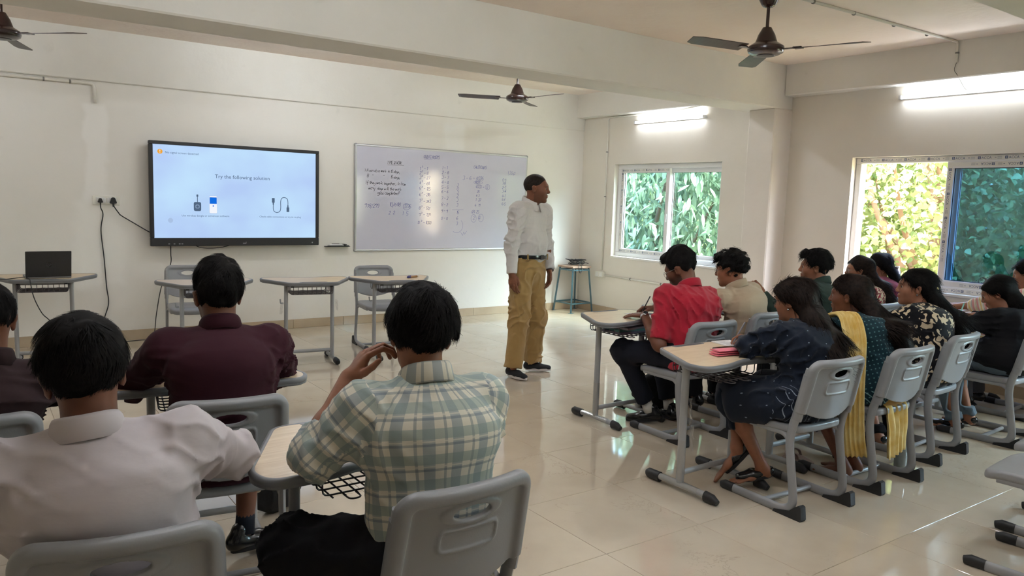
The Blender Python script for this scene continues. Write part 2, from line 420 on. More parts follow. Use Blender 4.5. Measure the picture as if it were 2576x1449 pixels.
# floor: slab + glazed tiles, each its own piece
def tile_mat(name, base, base2, vein):
    m, nt, b = _nodes(name); L = nt.links
    g = N(nt,'ShaderNodeNewGeometry'); oi = N(nt,'ShaderNodeObjectInfo')
    n1 = N(nt,'ShaderNodeTexNoise'); n1.inputs['Scale'].default_value=2.2; n1.inputs['Detail'].default_value=5
    ad = N(nt,'ShaderNodeVectorMath',operation='ADD'); mu = N(nt,'ShaderNodeVectorMath',operation='SCALE'); mu.inputs['Scale'].default_value=40
    cb = N(nt,'ShaderNodeCombineXYZ'); L.new(oi.outputs['Random'],cb.inputs[0]); L.new(oi.outputs['Random'],cb.inputs[1]); L.new(cb.outputs[0],mu.inputs[0])
    L.new(g.outputs['Position'],ad.inputs[0]); L.new(mu.outputs[0],ad.inputs[1]); L.new(ad.outputs[0],n1.inputs['Vector'])
    rp = N(nt,'ShaderNodeValToRGB'); rp.color_ramp.elements[0].position=.3; rp.color_ramp.elements[1].position=.7
    rp.color_ramp.elements[0].color=col4(base); rp.color_ramp.elements[1].color=col4(base2); L.new(n1.outputs['Fac'],rp.inputs[0])
    n2 = N(nt,'ShaderNodeTexNoise'); n2.inputs['Scale'].default_value=3.2; n2.inputs['Detail'].default_value=8; n2.inputs['Roughness'].default_value=.62; n2.inputs['Distortion'].default_value=.6
    L.new(ad.outputs[0],n2.inputs['Vector'])
    s1 = N(nt,'ShaderNodeMath',operation='SUBTRACT'); s1.inputs[1].default_value=.5; L.new(n2.outputs['Fac'],s1.inputs[0])
    s2 = N(nt,'ShaderNodeMath',operation='ABSOLUTE'); L.new(s1.outputs[0],s2.inputs[0])
    r2_ = N(nt,'ShaderNodeValToRGB'); r2_.color_ramp.elements[0].position=0; r2_.color_ramp.elements[1].position=.007
    r2_.color_ramp.elements[0].color=(.3,.3,.3,1); r2_.color_ramp.elements[1].color=(0,0,0,1); L.new(s2.outputs[0],r2_.inputs[0])
    n3 = N(nt,'ShaderNodeTexNoise'); n3.inputs['Scale'].default_value=1.7; L.new(ad.outputs[0],n3.inputs['Vector'])
    r3 = N(nt,'ShaderNodeValToRGB'); r3.color_ramp.elements[0].position=.5; r3.color_ramp.elements[1].position=.62; L.new(n3.outputs['Fac'],r3.inputs[0])
    mm = N(nt,'ShaderNodeMath',operation='MULTIPLY'); L.new(r2_.outputs[0],mm.inputs[0]); L.new(r3.outputs[0],mm.inputs[1])
    mx = N(nt,'ShaderNodeMix',data_type='RGBA'); mx.inputs[7].default_value=col4(vein); L.new(mm.outputs[0],mx.inputs[0]); L.new(rp.outputs[0],mx.inputs[6])
    L.new(mx.outputs[2],b.inputs['Base Color']); b.inputs['Roughness'].default_value=.055; b.inputs['IOR'].default_value=1.55; b.inputs['Specular IOR Level'].default_value=.62
    return m
m_tile = tile_mat('floor_tile', srgb(186,172,153), srgb(200,187,168), srgb(120,92,66))
m_grout = mat('grout', srgb(168,158,140), .8)
floor = struct('floor', MB().box((XL-.2,YB-.2,-.15),(W+.25,D+.2,-.004)), m_grout)
TS, TX0, TY0 = .598, 2.205, 2.927
me_tile = None
i0, i1 = math.ceil((XL-TX0)/TS)-1, math.floor((W-TX0)/TS)
j0, j1 = math.ceil((YB-TY0)/TS)-1, math.floor((D-TY0)/TS)
mbt = MB().rbox((.001,.001,-.008),(TS-.001,TS-.001,0),.0012); me_tile = new_mesh('tile', mbt.V, mbt.F, False); me_tile.materials.append(m_tile)
for i in range(i0, i1+1):
    for j in range(j0, j1+1):
        x, y = TX0+i*TS, TY0+j*TS; x0, x1 = max(x,XL), min(x+TS,W); y0, y1 = max(y,YB), min(y+TS,D)
        if x1-x0 < .03 or y1-y0 < .03: continue
        if x1-x0 > TS-.001 and y1-y0 > TS-.001: o = add_obj('tile', me_tile, None, floor, (x,y,0))
        else:
            o = MB().rbox((.001,.001,-.008),(x1-x0-.001,y1-y0-.001,0),.0012).build('tile', m_tile, floor, loc=(x0,y0,0))
# skirting tiles
m_skirt = mat('skirting_tile', srgb(176,158,134), .12, c2=srgb(188,172,149), nscale=2.5)
bf = struct('baseboard_front', MB().box((XL,D-.004,0),(W,D,.098)), m_grout)
x = XL; 
while x < W-.02:
    x1 = min(x+.6, W-.012); MB().rbox((x+.0015,D-.013,0.001),(x1-.0015,D-.003,.1),.001).build('skirting_tile', m_skirt, bf); x += .6
br = struct('baseboard_right', MB().box((W-.004,5.36,0),(W,D-.013,.098)), m_grout)
y = 5.36
while y < D-.05:
    y1 = min(y+.6, D-.014); MB().rbox((W-.013,y+.0015,.001),(W-.003,y1-.0015,.1),.001).build('skirting_tile', m_skirt, br); y += .6
bs = struct('baseboard_side', MB().box((W-.004,1.88,0),(W,5.03,.098)), m_grout)
y = 1.88
while y < 5.0:
    y1 = min(y+.6, 5.03); MB().rbox((W-.013,y+.0015,.001),(W-.003,y1-.0015,.1),.001).build('skirting_tile', m_skirt, bs); y += .6

# ------------------------------------------------------------------ lettering helpers
def text_mesh(s, size=1., ext=0., font_shear=0.):
    cu = bpy.data.curves.new('t','FONT'); cu.body = s; cu.size = size; cu.extrude = ext; cu.shear = font_shear; cu.resolution_u = 2
    cu.align_x = 'LEFT'
    o = bpy.data.objects.new('t', cu); COL.objects.link(o)
    dg = bpy.context.evaluated_depsgraph_get(); dg.update()
    me = bpy.data.meshes.new_from_object(o.evaluated_get(dg)); bpy.data.objects.remove(o); bpy.data.curves.remove(cu)
    V = np.array([v.co[:] for v in me.vertices]).reshape(-1,3); Fc = [tuple(p.vertices) for p in me.polygons]; bpy.data.meshes.remove(me)
    return V, Fc
TXT = {}
def put_text(mb, s, origin, ux, uy, size, center=False, bold=0.):
    """flat text in the plane (ux,uy) at origin"""
    if s not in TXT: TXT[s] = text_mesh(s)
    V, Fc = TXT[s]; V = V*size
    ux = np.array(ux,float); uy = np.array(uy,float); o = np.array(origin,float)
    if center: o = o-ux*(V[:,0].max()+V[:,0].min())/2
    mb.add(o+V[:,:1]*ux+V[:,1:2]*uy, Fc)

# ------------------------------------------------------------------ windows
m_upvc = mat('white_upvc', srgb(226,226,228), .3)
m_seal = mat('black_seal', srgb(28,30,34), .6)
m_tape = mat('tape_film', srgb(222,220,214), .35)
m_tapeblue = mat('tape_print_blue', srgb(28,62,112), .4)
m_tapegrey = mat('tape_print_grey', srgb(150,155,165), .4)
def glass_mat(name, tint, refl=.12, rough=.0):
    m = bpy.data.materials.new(name); m.use_nodes = True; nt = m.node_tree; nt.nodes.clear(); L = nt.links
    o = N(nt,'ShaderNodeOutputMaterial'); t = N(nt,'ShaderNodeBsdfTransparent'); t.inputs[0].default_value = col4(tint)
    g = N(nt,'ShaderNodeBsdfGlossy'); g.inputs['Roughness'].default_value = rough; g.inputs[0].default_value=(1,1,1,1)
    fr = N(nt,'ShaderNodeLayerWeight'); fr.inputs[0].default_value = .5
    pw = N(nt,'ShaderNodeMath',operation='POWER'); pw.inputs[1].default_value = 5; L.new(fr.outputs['Facing'],pw.inputs[0])
    ad = N(nt,'ShaderNodeMath',operation='ADD'); ad.inputs[1].default_value = refl; ad.use_clamp = True; L.new(pw.outputs[0],ad.inputs[0])
    mx = N(nt,'ShaderNodeMixShader'); L.new(ad.outputs[0],mx.inputs[0]); L.new(t.outputs[0],mx.inputs[1]); L.new(g.outputs[0],mx.inputs[2]); L.new(mx.outputs[0],o.inputs[0])
    return m
m_glass1 = glass_mat('window_glass_green', (.80,.92,.92), .03)
m_glass2 = glass_mat('window_glass_blue', (.42,.60,.74), .12)
def tape(win_part, length, M, unit=.215, h=.036, seed=0, flip=False):
    """printed protective film: white strip with repeated print, laid in local x (length) / y (height), z out"""
    tp = MB().box((0,-h/2,0),(length,h/2,.0006),M).build('tape', m_tape, win_part)
    mb = MB(); g = MB(); x = .02; r = M.to_3x3(); sg = -1 if flip else 1
    ux, uy = np.array(r @ Vector((sg,0,0))), np.array(r @ Vector((0,sg,0)))
    while x+unit*.9 < length:
        c = lambda px, py, pz=.001: np.array(M @ Vector(((length-px) if flip else px, py*sg, pz)))
        # emblem: square with a ring knocked out
        a0, s_ = x, h*.62
        sq = [(-.5,-.5),(.5,-.5),(.5,.5),(-.5,.5)]; ring = [(.3*math.cos(t*PI/6),.3*math.sin(t*PI/6)) for t in range(12)]
        V = [c(a0+s_/2+p*s_, q*s_) for p,q in sq]+[c(a0+s_/2+p*s_, q*s_) for p,q in ring]
        Fq = []
        for kq in range(4):
            i_a = [ (7+3*kq+t)%12 for t in range(4)]
            Fq.append([kq,(kq+1)%4]+[4+t for t in reversed(i_a)])
        mb.add(V, Fq); mb.add([c(a0+s_/2+.16*s_*math.cos(t*PI/4), .16*s_*math.sin(t*PI/4)) for t in range(8)],[tuple(range(8))])
        put_text(mb,'ACCA', c(a0+s_*1.25,-h*.29), ux, uy, h*.82, )
        mb.add([c(a0+.135,-.002),c(a0+.147,-.002),c(a0+.147,.002),c(a0+.135,.002)],[(0,1,2,3)])
        for q in range(3): g.add([c(a0+.155,-.01+q*.008),c(a0+.19,-.01+q*.008),c(a0+.19,-.007+q*.008),c(a0+.155,-.007+q*.008)],[(0,1,2,3)])
        x += unit
    if mb.V: mb.build('lettering', m_tapeblue, win_part)
    if g.V: g.build('fine_print', m_tapegrey, win_part)
def frame_ring(mb, y0, y1, z0, z1, x0, x1, w):
    mb.rbox((x0,y0,z0),(x1,y1,z0+w),.004); mb.rbox((x0,y0,z1-w),(x1,y1,z1),.004)
    mb.rbox((x0,y0,z0+w),(x1,y0+w,z1-w),.004); mb.rbox((x0,y1-w,z0+w),(x1,y1,z1-w),.004)
def sash(win, y0, y1, z0, z1, x0, glass, w=.062):
    mb = MB(); frame_ring(mb,y0,y1,z0,z1,x0,x0+.038,w); s = mb.build('sash', m_upvc, win)
    ms = MB(); frame_ring(ms,y0+w-.004,y1-w+.004,z0+w-.004,z1-w+.004,x0+.012,x0+.026,.008); ms.build('seal', m_seal, s)
    MB().box((x0+.017,y0+w-.002,z0+w-.002),(x0+.021,y1-w+.002,z1-w+.002)).build('pane', glass, s)
    return s
def window(name, y0, y1, kind):
    w = thing(name, None, None); w['kind'] = 'structure'
    x0 = W+.07; mb = MB(); frame_ring(mb,y0+.002,y1-.002,WZ0+.002,WZ1-.002,x0,x0+.10,.055)
    mb.rbox((x0+.045,y0+.05,WZ0+.05),(x0+.055,y1-.05,WZ0+.07),.002)
    fr = mb.build('window_frame', m_upvc, w)
    mid = (y0+y1)/2
    # tape axes: seen from inside the room, local x runs towards -Y (image right), y up, z towards the room
    def MT(y, z, xx, vertical=False, dn=False):
        if not vertical: R = Matrix(((0,0,-1),(-1,0,0),(0,1,0)))
        else: R = Matrix(((0,0,-1),(0,-1,0),(-1,0,0)))      # local x runs down the stile
        m4 = R.to_4x4(); m4.translation = Vector((xx,y,z)); return m4
    zi0, zi1 = WZ0+.05, WZ1-.05
    if kind == 1:
        s1 = sash(w, mid-.03, y1-.05, zi0, zi1, x0+.008, m_glass1); s2 = sash(w, y0+.05, mid+.03, zi0, zi1, x0+.055, m_glass1)
        xx = x0+.0075
        tape(s1, y1-.05-(mid-.03)-.02, MT(y1-.06,zi0+.03,xx)); tape(s1, y1-.05-(mid-.03)-.02, MT(y1-.06,zi1-.03,xx))
        tape(s1, zi1-zi0-.09, MT(y1-.08,zi1-.045,xx,True))
        MB().rbox((x0-.004,mid-.012,1.30),(x0+.008,mid+.008,1.40),.003).build('latch', m_upvc, s1)
    else:
        s1 = sash(w, y0+.05, mid+.035, zi0, zi1, x0+.008, m_glass2); s2 = sash(w, y0+.06, mid+.0, zi0, zi1, x0+.055, m_glass2)
        xx = x0+.0075
        tape(s1, mid-.02-y0-.06, MT(mid+.02,zi0+.03,xx), flip=True); tape(s1, mid-.02-y0-.06, MT(mid+.02,zi1-.03,xx), flip=True)
        tape(s1, zi1-zi0-.09, MT(mid+.005,zi1-.045,xx,True))
        tape(fr, y1-y0-.06, MT(y1-.03,WZ1-.027,x0-.0007)); tape(fr, y1-y0-.06, MT(y1-.03,WZ0+.027,x0-.0007), flip=True)
    return w
window('window_1', *WIN[0], 1); window('window_2', *WIN[1], 2); window('window_3', *WIN[2], 1)
# plaster sills
for i,(a,b_) in enumerate(WIN): struct('trim_%d'%(8+i), MB().rbox((W-.012,a-.004,WZ0-.022),(W+.075,b_+.004,WZ0+.003),.003), mat('sill_paint', srgb(230,228,224), .5))
# ------------------------------------------------------------------ stroke font for the handwriting on the whiteboard
GL = {'a':'5636151433545653','b':'19134354554615','c':'5546361514334354','d':'563615143354 5953','e':'155546361514334354','f':'59493831 1656','g':'563615143354 56513011','h':'1913 1536465553','i':'3633 3838','k':'1913 561453','l':'29242333','m':'1613 152636353 3'.replace(' ','')+' 3546565553','n':'1613 1526465553','o':'361514334354554636','p':'1610 154655544313','r':'1613 152646','s':'5636153454433313','t':'38343353 1656','u':'161433435456 5653','v':'163356','w':'1623364356','y':'163454 565120','x':'1653 5613',
'0':'391814334354584939','1':'283933','2':'184958571353','3':'1949584655544313','4':'391555 4943','5':'591916465554433313','6':'491714334354554615','7':'195933','8':'36171849585746361514334354554636','9':'573717184958575433',
'A':'133953 1555','B':'1319495847461646555443 13'.replace(' ',''),'C':'5849391814334354','D':'13193958544313','E':'59191353 1646','F':'591913 1646','I':'3933','K':'1913 591653','L':'191353','M':'1319365953','N':'13195359','O':'391814334354584939','R':'13194958474616 3653','S':'5849391817465554433313','T':'1959 3933','U':'191433435459','W':'1923364359','-':'1656','>':'0656 475645',',':'343221','?':'184958473635 3333','&':'5318394956141333 55'.replace(' ',''),')':'29474533','"':'2928 4948','.':'3333','/':'1159'}
GL['m'] = '1613 1526363533 3546565553'
def ink(mb, path, w, y):
    P = np.array(path, float)
    for a, b in zip(P[:-1], P[1:]):
        d = b-a; l = np.hypot(*d)
        if l < 1e-6: d = np.array([1,0.]); l = 1; b = a+d*w*.6
        n = np.array([-d[1], d[0]])/l*w/2; e = d/l*w*.35
        q = [a-n-e, b-n+e, b+n+e, a+n-e]
        mb.add([(p[0], y, p[1]) for p in q], [(0,1,2,3)])
def write(mb, s, x, z, h, y, w=.0036, slant=.18, wid=None):
    u = h/6.0; wid = wid or h*.62; rr = random.Random(s+str(x))
    for ch in s:
        if ch in GL:
            jx, jz, js = rr.uniform(-.15,.15)*u, rr.uniform(-.5,.5)*u, rr.uniform(.88,1.12)
            for st in GL[ch].split(' '):
                pts = [(int(st[i]), int(st[i+1])) for i in range(0, len(st)-1, 2)]
                pth = [(x+jx+(px-1)*u*.78*js+(py-3)*u*slant, z+jz+(py-3)*u*js) for px, py in pts]
                if len(pth) > 2: pth = catmull(pth, 3)
                ink(mb, pth, w, y)
        x += wid*(1.0 if ch != ' ' else .8)*(1.25 if ch in 'mwMW' else (.6 if ch in 'il1,.' else 1))
# ------------------------------------------------------------------ whiteboard
m_wb = mat('whiteboard_enamel', srgb(196,196,212), .10, c2=srgb(203,203,216), nscale=1.2, spec=.7)
m_alu = mat('brushed_aluminium', srgb(196,198,200), .32, metal=.9)
m_plgrey = mat('grey_plastic_corner', srgb(150,152,155), .45)
m_inkb = mat('blue_marker', srgb(92,96,172), .5); m_inkk = mat('black_marker', srgb(48,48,60), .5)
wbd = thing('whiteboard', 'large whiteboard with handwritten sums in an aluminium frame on the front wall', 'whiteboard', (4.905, D, .872))
wx0, wx1, wz0, wz1 = -1.22, 1.22, 0, 1.218
MB().box((wx0+.01,-.018,wz0+.01),(wx1-.01,-.003,wz1-.01)).build('panel', m_wb, wbd)
mb = MB(); r_ = .014
for a, b_ in (((wx0,wz0),(wx1,wz0)),((wx1,wz0),(wx1,wz1)),((wx1,wz1),(wx0,wz1)),((wx0,wz1),(wx0,wz0))): 
    p0, p1 = np.array([a[0],-.012,a[1]]), np.array([b_[0],-.012,b_[1]]); mb.sweep([p0,p1],.013,.015,n=8)
mb.build('frame', m_alu, wbd, auto=50)
for (a, b_) in ((wx0,wz0),(wx1,wz0),(wx1,wz1),(wx0,wz1)):
    MB().lathe([(.002,-.02),(.016,-.019),(.019,-.01),(.019,.008)],14,Matrix.Translation((a,-.012,b_)) @ Matrix.Rotation(PI/2,4,'X')).build('corner_cap', m_plgrey, wbd, auto=40)
WBT = [('TIME & WORK',4.081,1.895,0.032,'k'),(') A can do a work in 10 days,',3.790,1.792,0.032,'k'),('B   "         "      15 days,',3.826,1.725,0.032,'k'),('If they work together, In how',3.801,1.648,0.035,'k'),('many  days will the work',3.845,1.585,0.035,'k'),('gets completed?',3.961,1.532,0.036,'k'),('978/299',3.798,1.374,0.042,'b'),('10/648',4.116,1.394,0.043,'b'),('3375',4.301,1.376,0.043,'b'),('2  2',4.109,1.298,0.036,'b'),('1  5',4.289,1.293,0.040,'b'),('CUBIC ROOTS',4.569,1.988,0.033,'b'),('CALENDARS',5.292,1.898,0.035,'b'),('3 - 6 - 4026',5.131,1.751,0.045,'b'),('4025',5.317,1.710,0.032,'b'),('4000 >  0',5.330,1.650,0.035,'b'),('25',5.353,1.593,0.028,'b'),('6 3',5.341,1.545,0.028,'b'),('1  22',5.331,1.486,0.032,'b'),('6  19',5.324,1.420,0.032,'b'),('124 25',5.272,1.331,0.035,'b'),('2  4',5.300,1.246,0.050,'b'),('1,3,5,0',5.821,1.849,0.036,'b')]
for i,t in enumerate(['1','2','3','4','5','6','7','8','9','10']): 
    z = [1.846,1.790,1.733,1.667,1.600,1.528,1.448,1.364,1.284,1.186][i]
    WBT += [(t,4.516-(.02 if t=='10' else 0),z,.034,'b'),('3',4.548,z+.028,.018,'b'),('- '+['1','8','27','64','125','216','343','512','729','1000'][i],4.576,z,.034,'b')]
for i,t in enumerate(['1 - 1','2 - 8','3 - 7','4 - 4','5 - 5','6 - 6','7 - 3','8 - 2','9 - 9','0 - 0']): WBT.append((t,4.828,[1.867,1.810,1.752,1.687,1.628,1.576,1.495,1.413,1.335,1.240][i],.034,'b'))
for i,t in enumerate(['3','0','3','2','3','3','15','6','3']): WBT.append((t,5.05,[1.665,1.618,1.571,1.526,1.474,1.414,1.317,1.243,1.182][i],.040,'b'))
for i,t in enumerate(['0-S','1-M','2-T','3-W','4-T','5-F','6-S']): WBT.append((t,5.741,[1.755,1.710,1.659,1.611,1.545,1.497,1.442][i],.032,'b'))
ib, ik = MB(), MB()
for t,x,z,h,c in WBT: write(ik if c=='k' else ib, t, x-4.905, z-.872, h, -.0187, wid=h*(.54 if c=='k' else .62))
def ell_ink(cx_,cz_,rx_,rz_,a0=0,a1=2*PI): ink(ib,[(cx_-4.905+rx_*math.cos(a0+(a1-a0)*k/20),cz_-.872+rz_*math.sin(a0+(a1-a0)*k/20)) for k in range(21)],.003,-.0187)
ink(ik,[(4.085-4.905,1.880-.872),(4.30-4.905,1.884-.872)],.003,-.0187); ink(ib,[(4.575-4.905,1.972-.872),(4.69-4.905,1.978-.872)],.003,-.0187)
ink(ib,[(4.986-4.905,1.366-.872),(5.152-4.905,1.372-.872)],.003,-.0187)
ell_ink(5.51,1.668,.035,.035); ell_ink(4.345,1.392,.045,.04); ell_ink(5.365,1.722,.065,.022); ell_ink(5.31,1.264,.04,.05); ell_ink(5.42,1.27,.04,.05); ell_ink(5.06,1.17,.09,.09,-2.2,.8)
ink(ib,[(5.12-4.905,1.085-.872),(5.15-4.905,1.045-.872),(5.165-4.905,1.09-.872),(5.18-4.905,1.06-.872),(5.21-4.905,1.10-.872)],.003,-.0187)
ib.build('blue_writing', m_inkb, wbd); ik.build('black_writing', m_inkk, wbd)

# ------------------------------------------------------------------ interactive display
m_tvb = mat('black_display_housing', srgb(18,18,20), .35); m_tvb2 = mat('satin_black_bezel', srgb(30,30,33), .45)
m_icon = mat('marking_grey', srgb(150,150,155), .5)
tv = thing('display_screen', 'big black-framed wall display showing a pale blue no-signal page', 'display', (2.341, D, .943))
tw, th = .866, 1.04; yb = -.115
MB().rbox((-tw+.03,-.09,.05),(tw-.03,-.03,th-.05),.01).build('housing', m_tvb, tv)
MB().rbox((-.35,-.03,.3),(.35,0,.75),.004).build('wall_bracket', m_tvb2, tv)
sx0, sx1, sz0, sz1 = -tw+.036, tw-.036, .083, th-.034
mb = MB()
for lo, hi in (((-tw,yb,0),(tw,-.06,sz0)),((-tw,yb,sz1),(tw,-.06,th)),((-tw,yb,sz0),(sx0,-.06,sz1)),((sx1,yb,sz0),(tw,-.06,sz1))): mb.rbox(lo,hi,.005)
mb.build('bezel', m_tvb2, tv)
def screen_mat():
    m, nt, b = _nodes('screen_page'); L = nt.links
    tc = N(nt,'ShaderNodeTexCoord'); mp = N(nt,'ShaderNodeMapping'); mp.inputs['Scale'].default_value=(1.0,1,1.5)
    n1 = N(nt,'ShaderNodeTexNoise'); n1.inputs['Scale'].default_value=1.6; n1.inputs['Detail'].default_value=2
    rp = N(nt,'ShaderNodeValToRGB'); rp.color_ramp.elements[0].position=.35; rp.color_ramp.elements[1].position=.68
    rp.color_ramp.elements[0].color=col4(srgb(180,206,248)); rp.color_ramp.elements[1].color=col4(srgb(194,228,255))
    L.new(tc.outputs['Object'],mp.inputs[0]); L.new(mp.outputs[0],n1.inputs['Vector']); L.new(n1.outputs['Fac'],rp.inputs[0])
    L.new(rp.outputs[0],b.inputs['Emission Color']); b.inputs['Emission Strength'].default_value=.355
    b.inputs['Base Color'].default_value=(.01,.01,.01,1); b.inputs['Roughness'].default_value=.25; b.inputs['Specular IOR Level'].default_value=.2
    return m
scr = MB().box((sx0,-.1,sz0),(sx1,-.09,sz1)).build('screen', screen_mat(), tv)
def emit(name, c, s=.355): return mat(name, (0,0,0), .5, emis=c, estr=s, spec=0)
e_dark, e_org, e_white, e_blue, e_pale = emit('screen_grey_ink', srgb(84,104,130)), emit('screen_orange', srgb(240,168,60)), emit('screen_white', srgb(245,248,255)), emit('screen_blue', srgb(20,110,225)), emit('screen_pale', srgb(172,196,230))
SW, SH = sx1-sx0, sz1-sz0
def sxy(u, v): return sx0+u*SW, sz1-v*SH
ysc = -.1008
mb = MB(); X_ = (1,0,0); Z_ = (0,0,1)
for s, u, v, size, ctr in (('Try the following solution',.523,.335,.054,True),('No signal screen detected',.068,.092,.030,False),('Use wireless dongle or screencast software',.297,.765,.0265,True),('Check cable connections or try to re-plug',.763,.765,.0265,True)):
    x, z = sxy(u,v); put_text(mb, s, (x,ysc,z), X_, Z_, size, ctr)
mb.build('screen_text', e_dark, scr)
def disc(mb, u, v, rx, rz, n=24, y=ysc):
    x, z = sxy(u,v); mb.add([(x+rx*math.cos(2*PI*k/n),y,z+rz*math.sin(2*PI*k/n)) for k in range(n)],[tuple(reversed(range(n))) if False else tuple(range(n))])
def flat(mb, u, v, w_, h_, r=.006, y=ysc):
    x, z = sxy(u,v); p = round_poly([(x-w_/2,z-h_/2),(x+w_/2,z-h_/2),(x+w_/2,z+h_/2),(x-w_/2,z+h_/2)], r, 4); mb.add([(a,y,b_) for a,b_ in p],[tuple(range(len(p)))])
mb = MB(); disc(mb,.040,.075,.024,.024); mb.build('warning_icon', e_org, scr)
mb = MB(); flat(mb,.040,.068,.006,.020,.002,ysc-.0004); flat(mb,.040,.090,.006,.006,.002,ysc-.0004); mb.build('warning_mark', e_white, scr)
mb = MB(); flat(mb,.248,.655,.072,.092,.018); flat(mb,.248,.565,.007,.08,.001); flat(mb,.248,.535,.018,.022,.004)
mb.build('dongle_icon', e_dark, scr); mb = MB(); flat(mb,.716,.565,.030,.05,.004); flat(mb,.716,.60,.014,.03,.002); flat(mb,.812,.67,.030,.05,.004); flat(mb,.812,.635,.014,.03,.002)
x0_, z0_ = sxy(.716,.61); x1_, z1_ = sxy(.812,.62)
p = catmull([(x0_,z0_),(x0_,z0_-.05),(x0_+.012,z0_-.078),(x0_+.04,z0_-.088),(x0_+.07,z0_-.075),(x0_+.080,z0_-.04),(x0_+.080,z0_+.03),(x0_+.092,z0_+.065),(x0_+.12,z0_+.075),(x0_+.15,z0_+.062),(x1_,z0_+.03),(x1_,z1_)],5)
ink(mb,[tuple(q) for q in p],.007,ysc); mb.build('cable_icon', e_dark, scr)
mb = MB(); flat(mb,.248,.655,.036,.036,.01,ysc-.0004); mb.build('dongle_button', e_pale, scr)
mb = MB(); flat(mb,.248,.655,.028,.028,.008,ysc-.0008); mb.build('dongle_centre', e_dark, scr)
mb = MB(); flat(mb,.341,.63,.078,.18,.012); mb.build('phone_outline', e_pale, scr)
mb = MB(); flat(mb,.341,.63,.074,.176,.011,ysc-.0004); mb.build('phone_body', e_white, scr)
mb = MB(); flat(mb,.341,.585,.070,.066,.001,ysc-.0008); flat(mb,.341,.645,.012,.014,.002,ysc-.0008); mb.build('phone_picture', e_blue, scr)
mb = MB(); disc(mb,.092,.81,.024,.024); mb.build('menu_dot', e_pale, scr)
mb = MB()
for u_ in (.08,.11,.14,.155): x = sx0+u_*SW; mb.box((x-.008,yb-.001,.018),(x+.008,yb,.028))
x = sx0+.53*SW; mb.box((x-.02,yb-.001,.022),(x+.016,yb,.030)); mb.box((x+.012,yb-.001,.03),(x+.016,yb,.042)); x = sx0+.975*SW; mb.lathe([(.002,0),(.008,.001)],12,Matrix.Translation((x,yb-.001,.03)) @ Matrix.Rotation(PI/2,4,'X'))
mb.build('port_marks', m_icon, tv)

# pen tray on the wall
m_blk = mat('matt_black_plastic', srgb(22,22,24), .5); m_white = mat('white_plastic', srgb(228,228,226), .35)
t = thing('pen_tray', 'small black marker tray fixed to the wall beside the display', 'pen tray', (3.456, D, .918))
mb = MB(); mb.rbox((-.145,-.07,0),(.145,0,.006),.002); mb.rbox((-.13,-.075,.004),(.13,-.068,.016),.002); mb.build('shelf', m_blk, t)
MB().sweep([(-.1,-.045,.018),(-.06,-.045,.018),(.05,-.044,.018),(.075,-.044,.017)],[.010,.011,.011,.004],n=10).build('marker', m_white, t, auto=40)
MB().sweep([(.0,-.022,.02),(.09,-.022,.02),(.125,-.022,.02)],[.011,.011,.004],n=10).build('marker', m_blk, t, auto=40)
MB().rbox((-.06,-.035,.012),(.03,-.015,.035),.004).build('duster', m_blk, t)

# ------------------------------------------------------------------ switch boards, plugs, conduits
m_swi = mat('switch_plate', srgb(226,224,214), .4); m_pvc = mat('white_pvc_conduit', srgb(222,219,210), .5)
t = thing('switch_board', 'cream switch board with two sockets on the front wall', 'switch board', (1.105, D, 1.384))
MB().rbox((-.118,-.012,-.045),(.118,0,.045),.004).build('plate', m_swi, t)
for x in (-.055,.055): MB().rbox((x-.032,-.017,-.03),(x+.032,-.011,.03),.003).build('socket', m_white, t)
for x in (-.015,.015): MB().rbox((x-.011,-.018,-.024),(x+.011,-.011,.024),.003).build('switch', m_white, t)
m_cord = mat('black_cable', srgb(16,16,18), .45)
def plug(x, s, lab):
    t = thing('power_plug', lab, 'plug', (x, D-.018, 1.378))
    p = round_poly([(-.03*s,-.02*s),(.03*s,-.02*s),(.012*s,.034*s),(-.012*s,.034*s)], .014*s, 5)
    MB().prism([(a,b) for a,b in p], 0, .034, Matrix.Rotation(PI/2,4,'X')).build('body', m_blk, t)
    MB().sweep([(0,-.02,-.016*s),(0,-.02,-.05*s)],[.010*s,.006*s],n=8).build('strain_relief', m_blk, t, auto=40)
plug(1.051, .8, 'smaller black plug in the left socket above the dangling cord'); plug(1.162, 1.1, 'larger black plug in the right socket feeding the display')
def cord(name, label, pts, r=.0042, cat='cable', n=6):
    P = np.array(pts,float); b0 = P[0].copy(); o = MB().sweep(catmull(P-b0,7), r, n=n).build(name, m_cord, smooth=True, loc=tuple(b0)); return tag(o, label, cat)
Dc = D-.014
cord('wall_cable','black power cord hanging down the wall from the switch board',[(1.051,D-.038,1.345),(1.054,D-.03,1.31),(1.073,Dc,1.246),(1.052,Dc,1.093),(1.072,Dc,.822),(1.086,Dc,.549),(1.10,Dc,.383),(1.058,D-.03,.236),(1.03,D-.05,.08),(1.05,D-.09,.006),(1.2,D-.12,.006)],.005)
cord('screen_cable','black cord running from the socket to the left edge of the display',[(1.163,D-.038,1.34),(1.172,D-.035,1.32),(1.206,D-.03,1.268),(1.233,D-.03,1.238),(1.351,D-.04,1.161),(1.48,D-.06,1.078),(1.56,D-.06,1.04)],.005)
cord('hanging_cable','black cable dropping from under the display down to the floor',[(1.664,D-.08,.945),(1.668,D-.06,.86),(1.672,D-.04,.773),(1.632,D-.04,.653),(1.574,D-.04,.513),(1.524,D-.05,.251),(1.502,D-.06,.08),(1.46,D-.08,.008),(1.35,D-.10,.006),(1.1,D-.13,.006)],.0045)
cord('sagging_cable','short black cable sagging below the middle of the display',[(1.88,D-.07,.96),(1.95,D-.07,.925),(2.05,D-.07,.916),(2.16,D-.07,.924),(2.27,D-.07,.95)],.004)
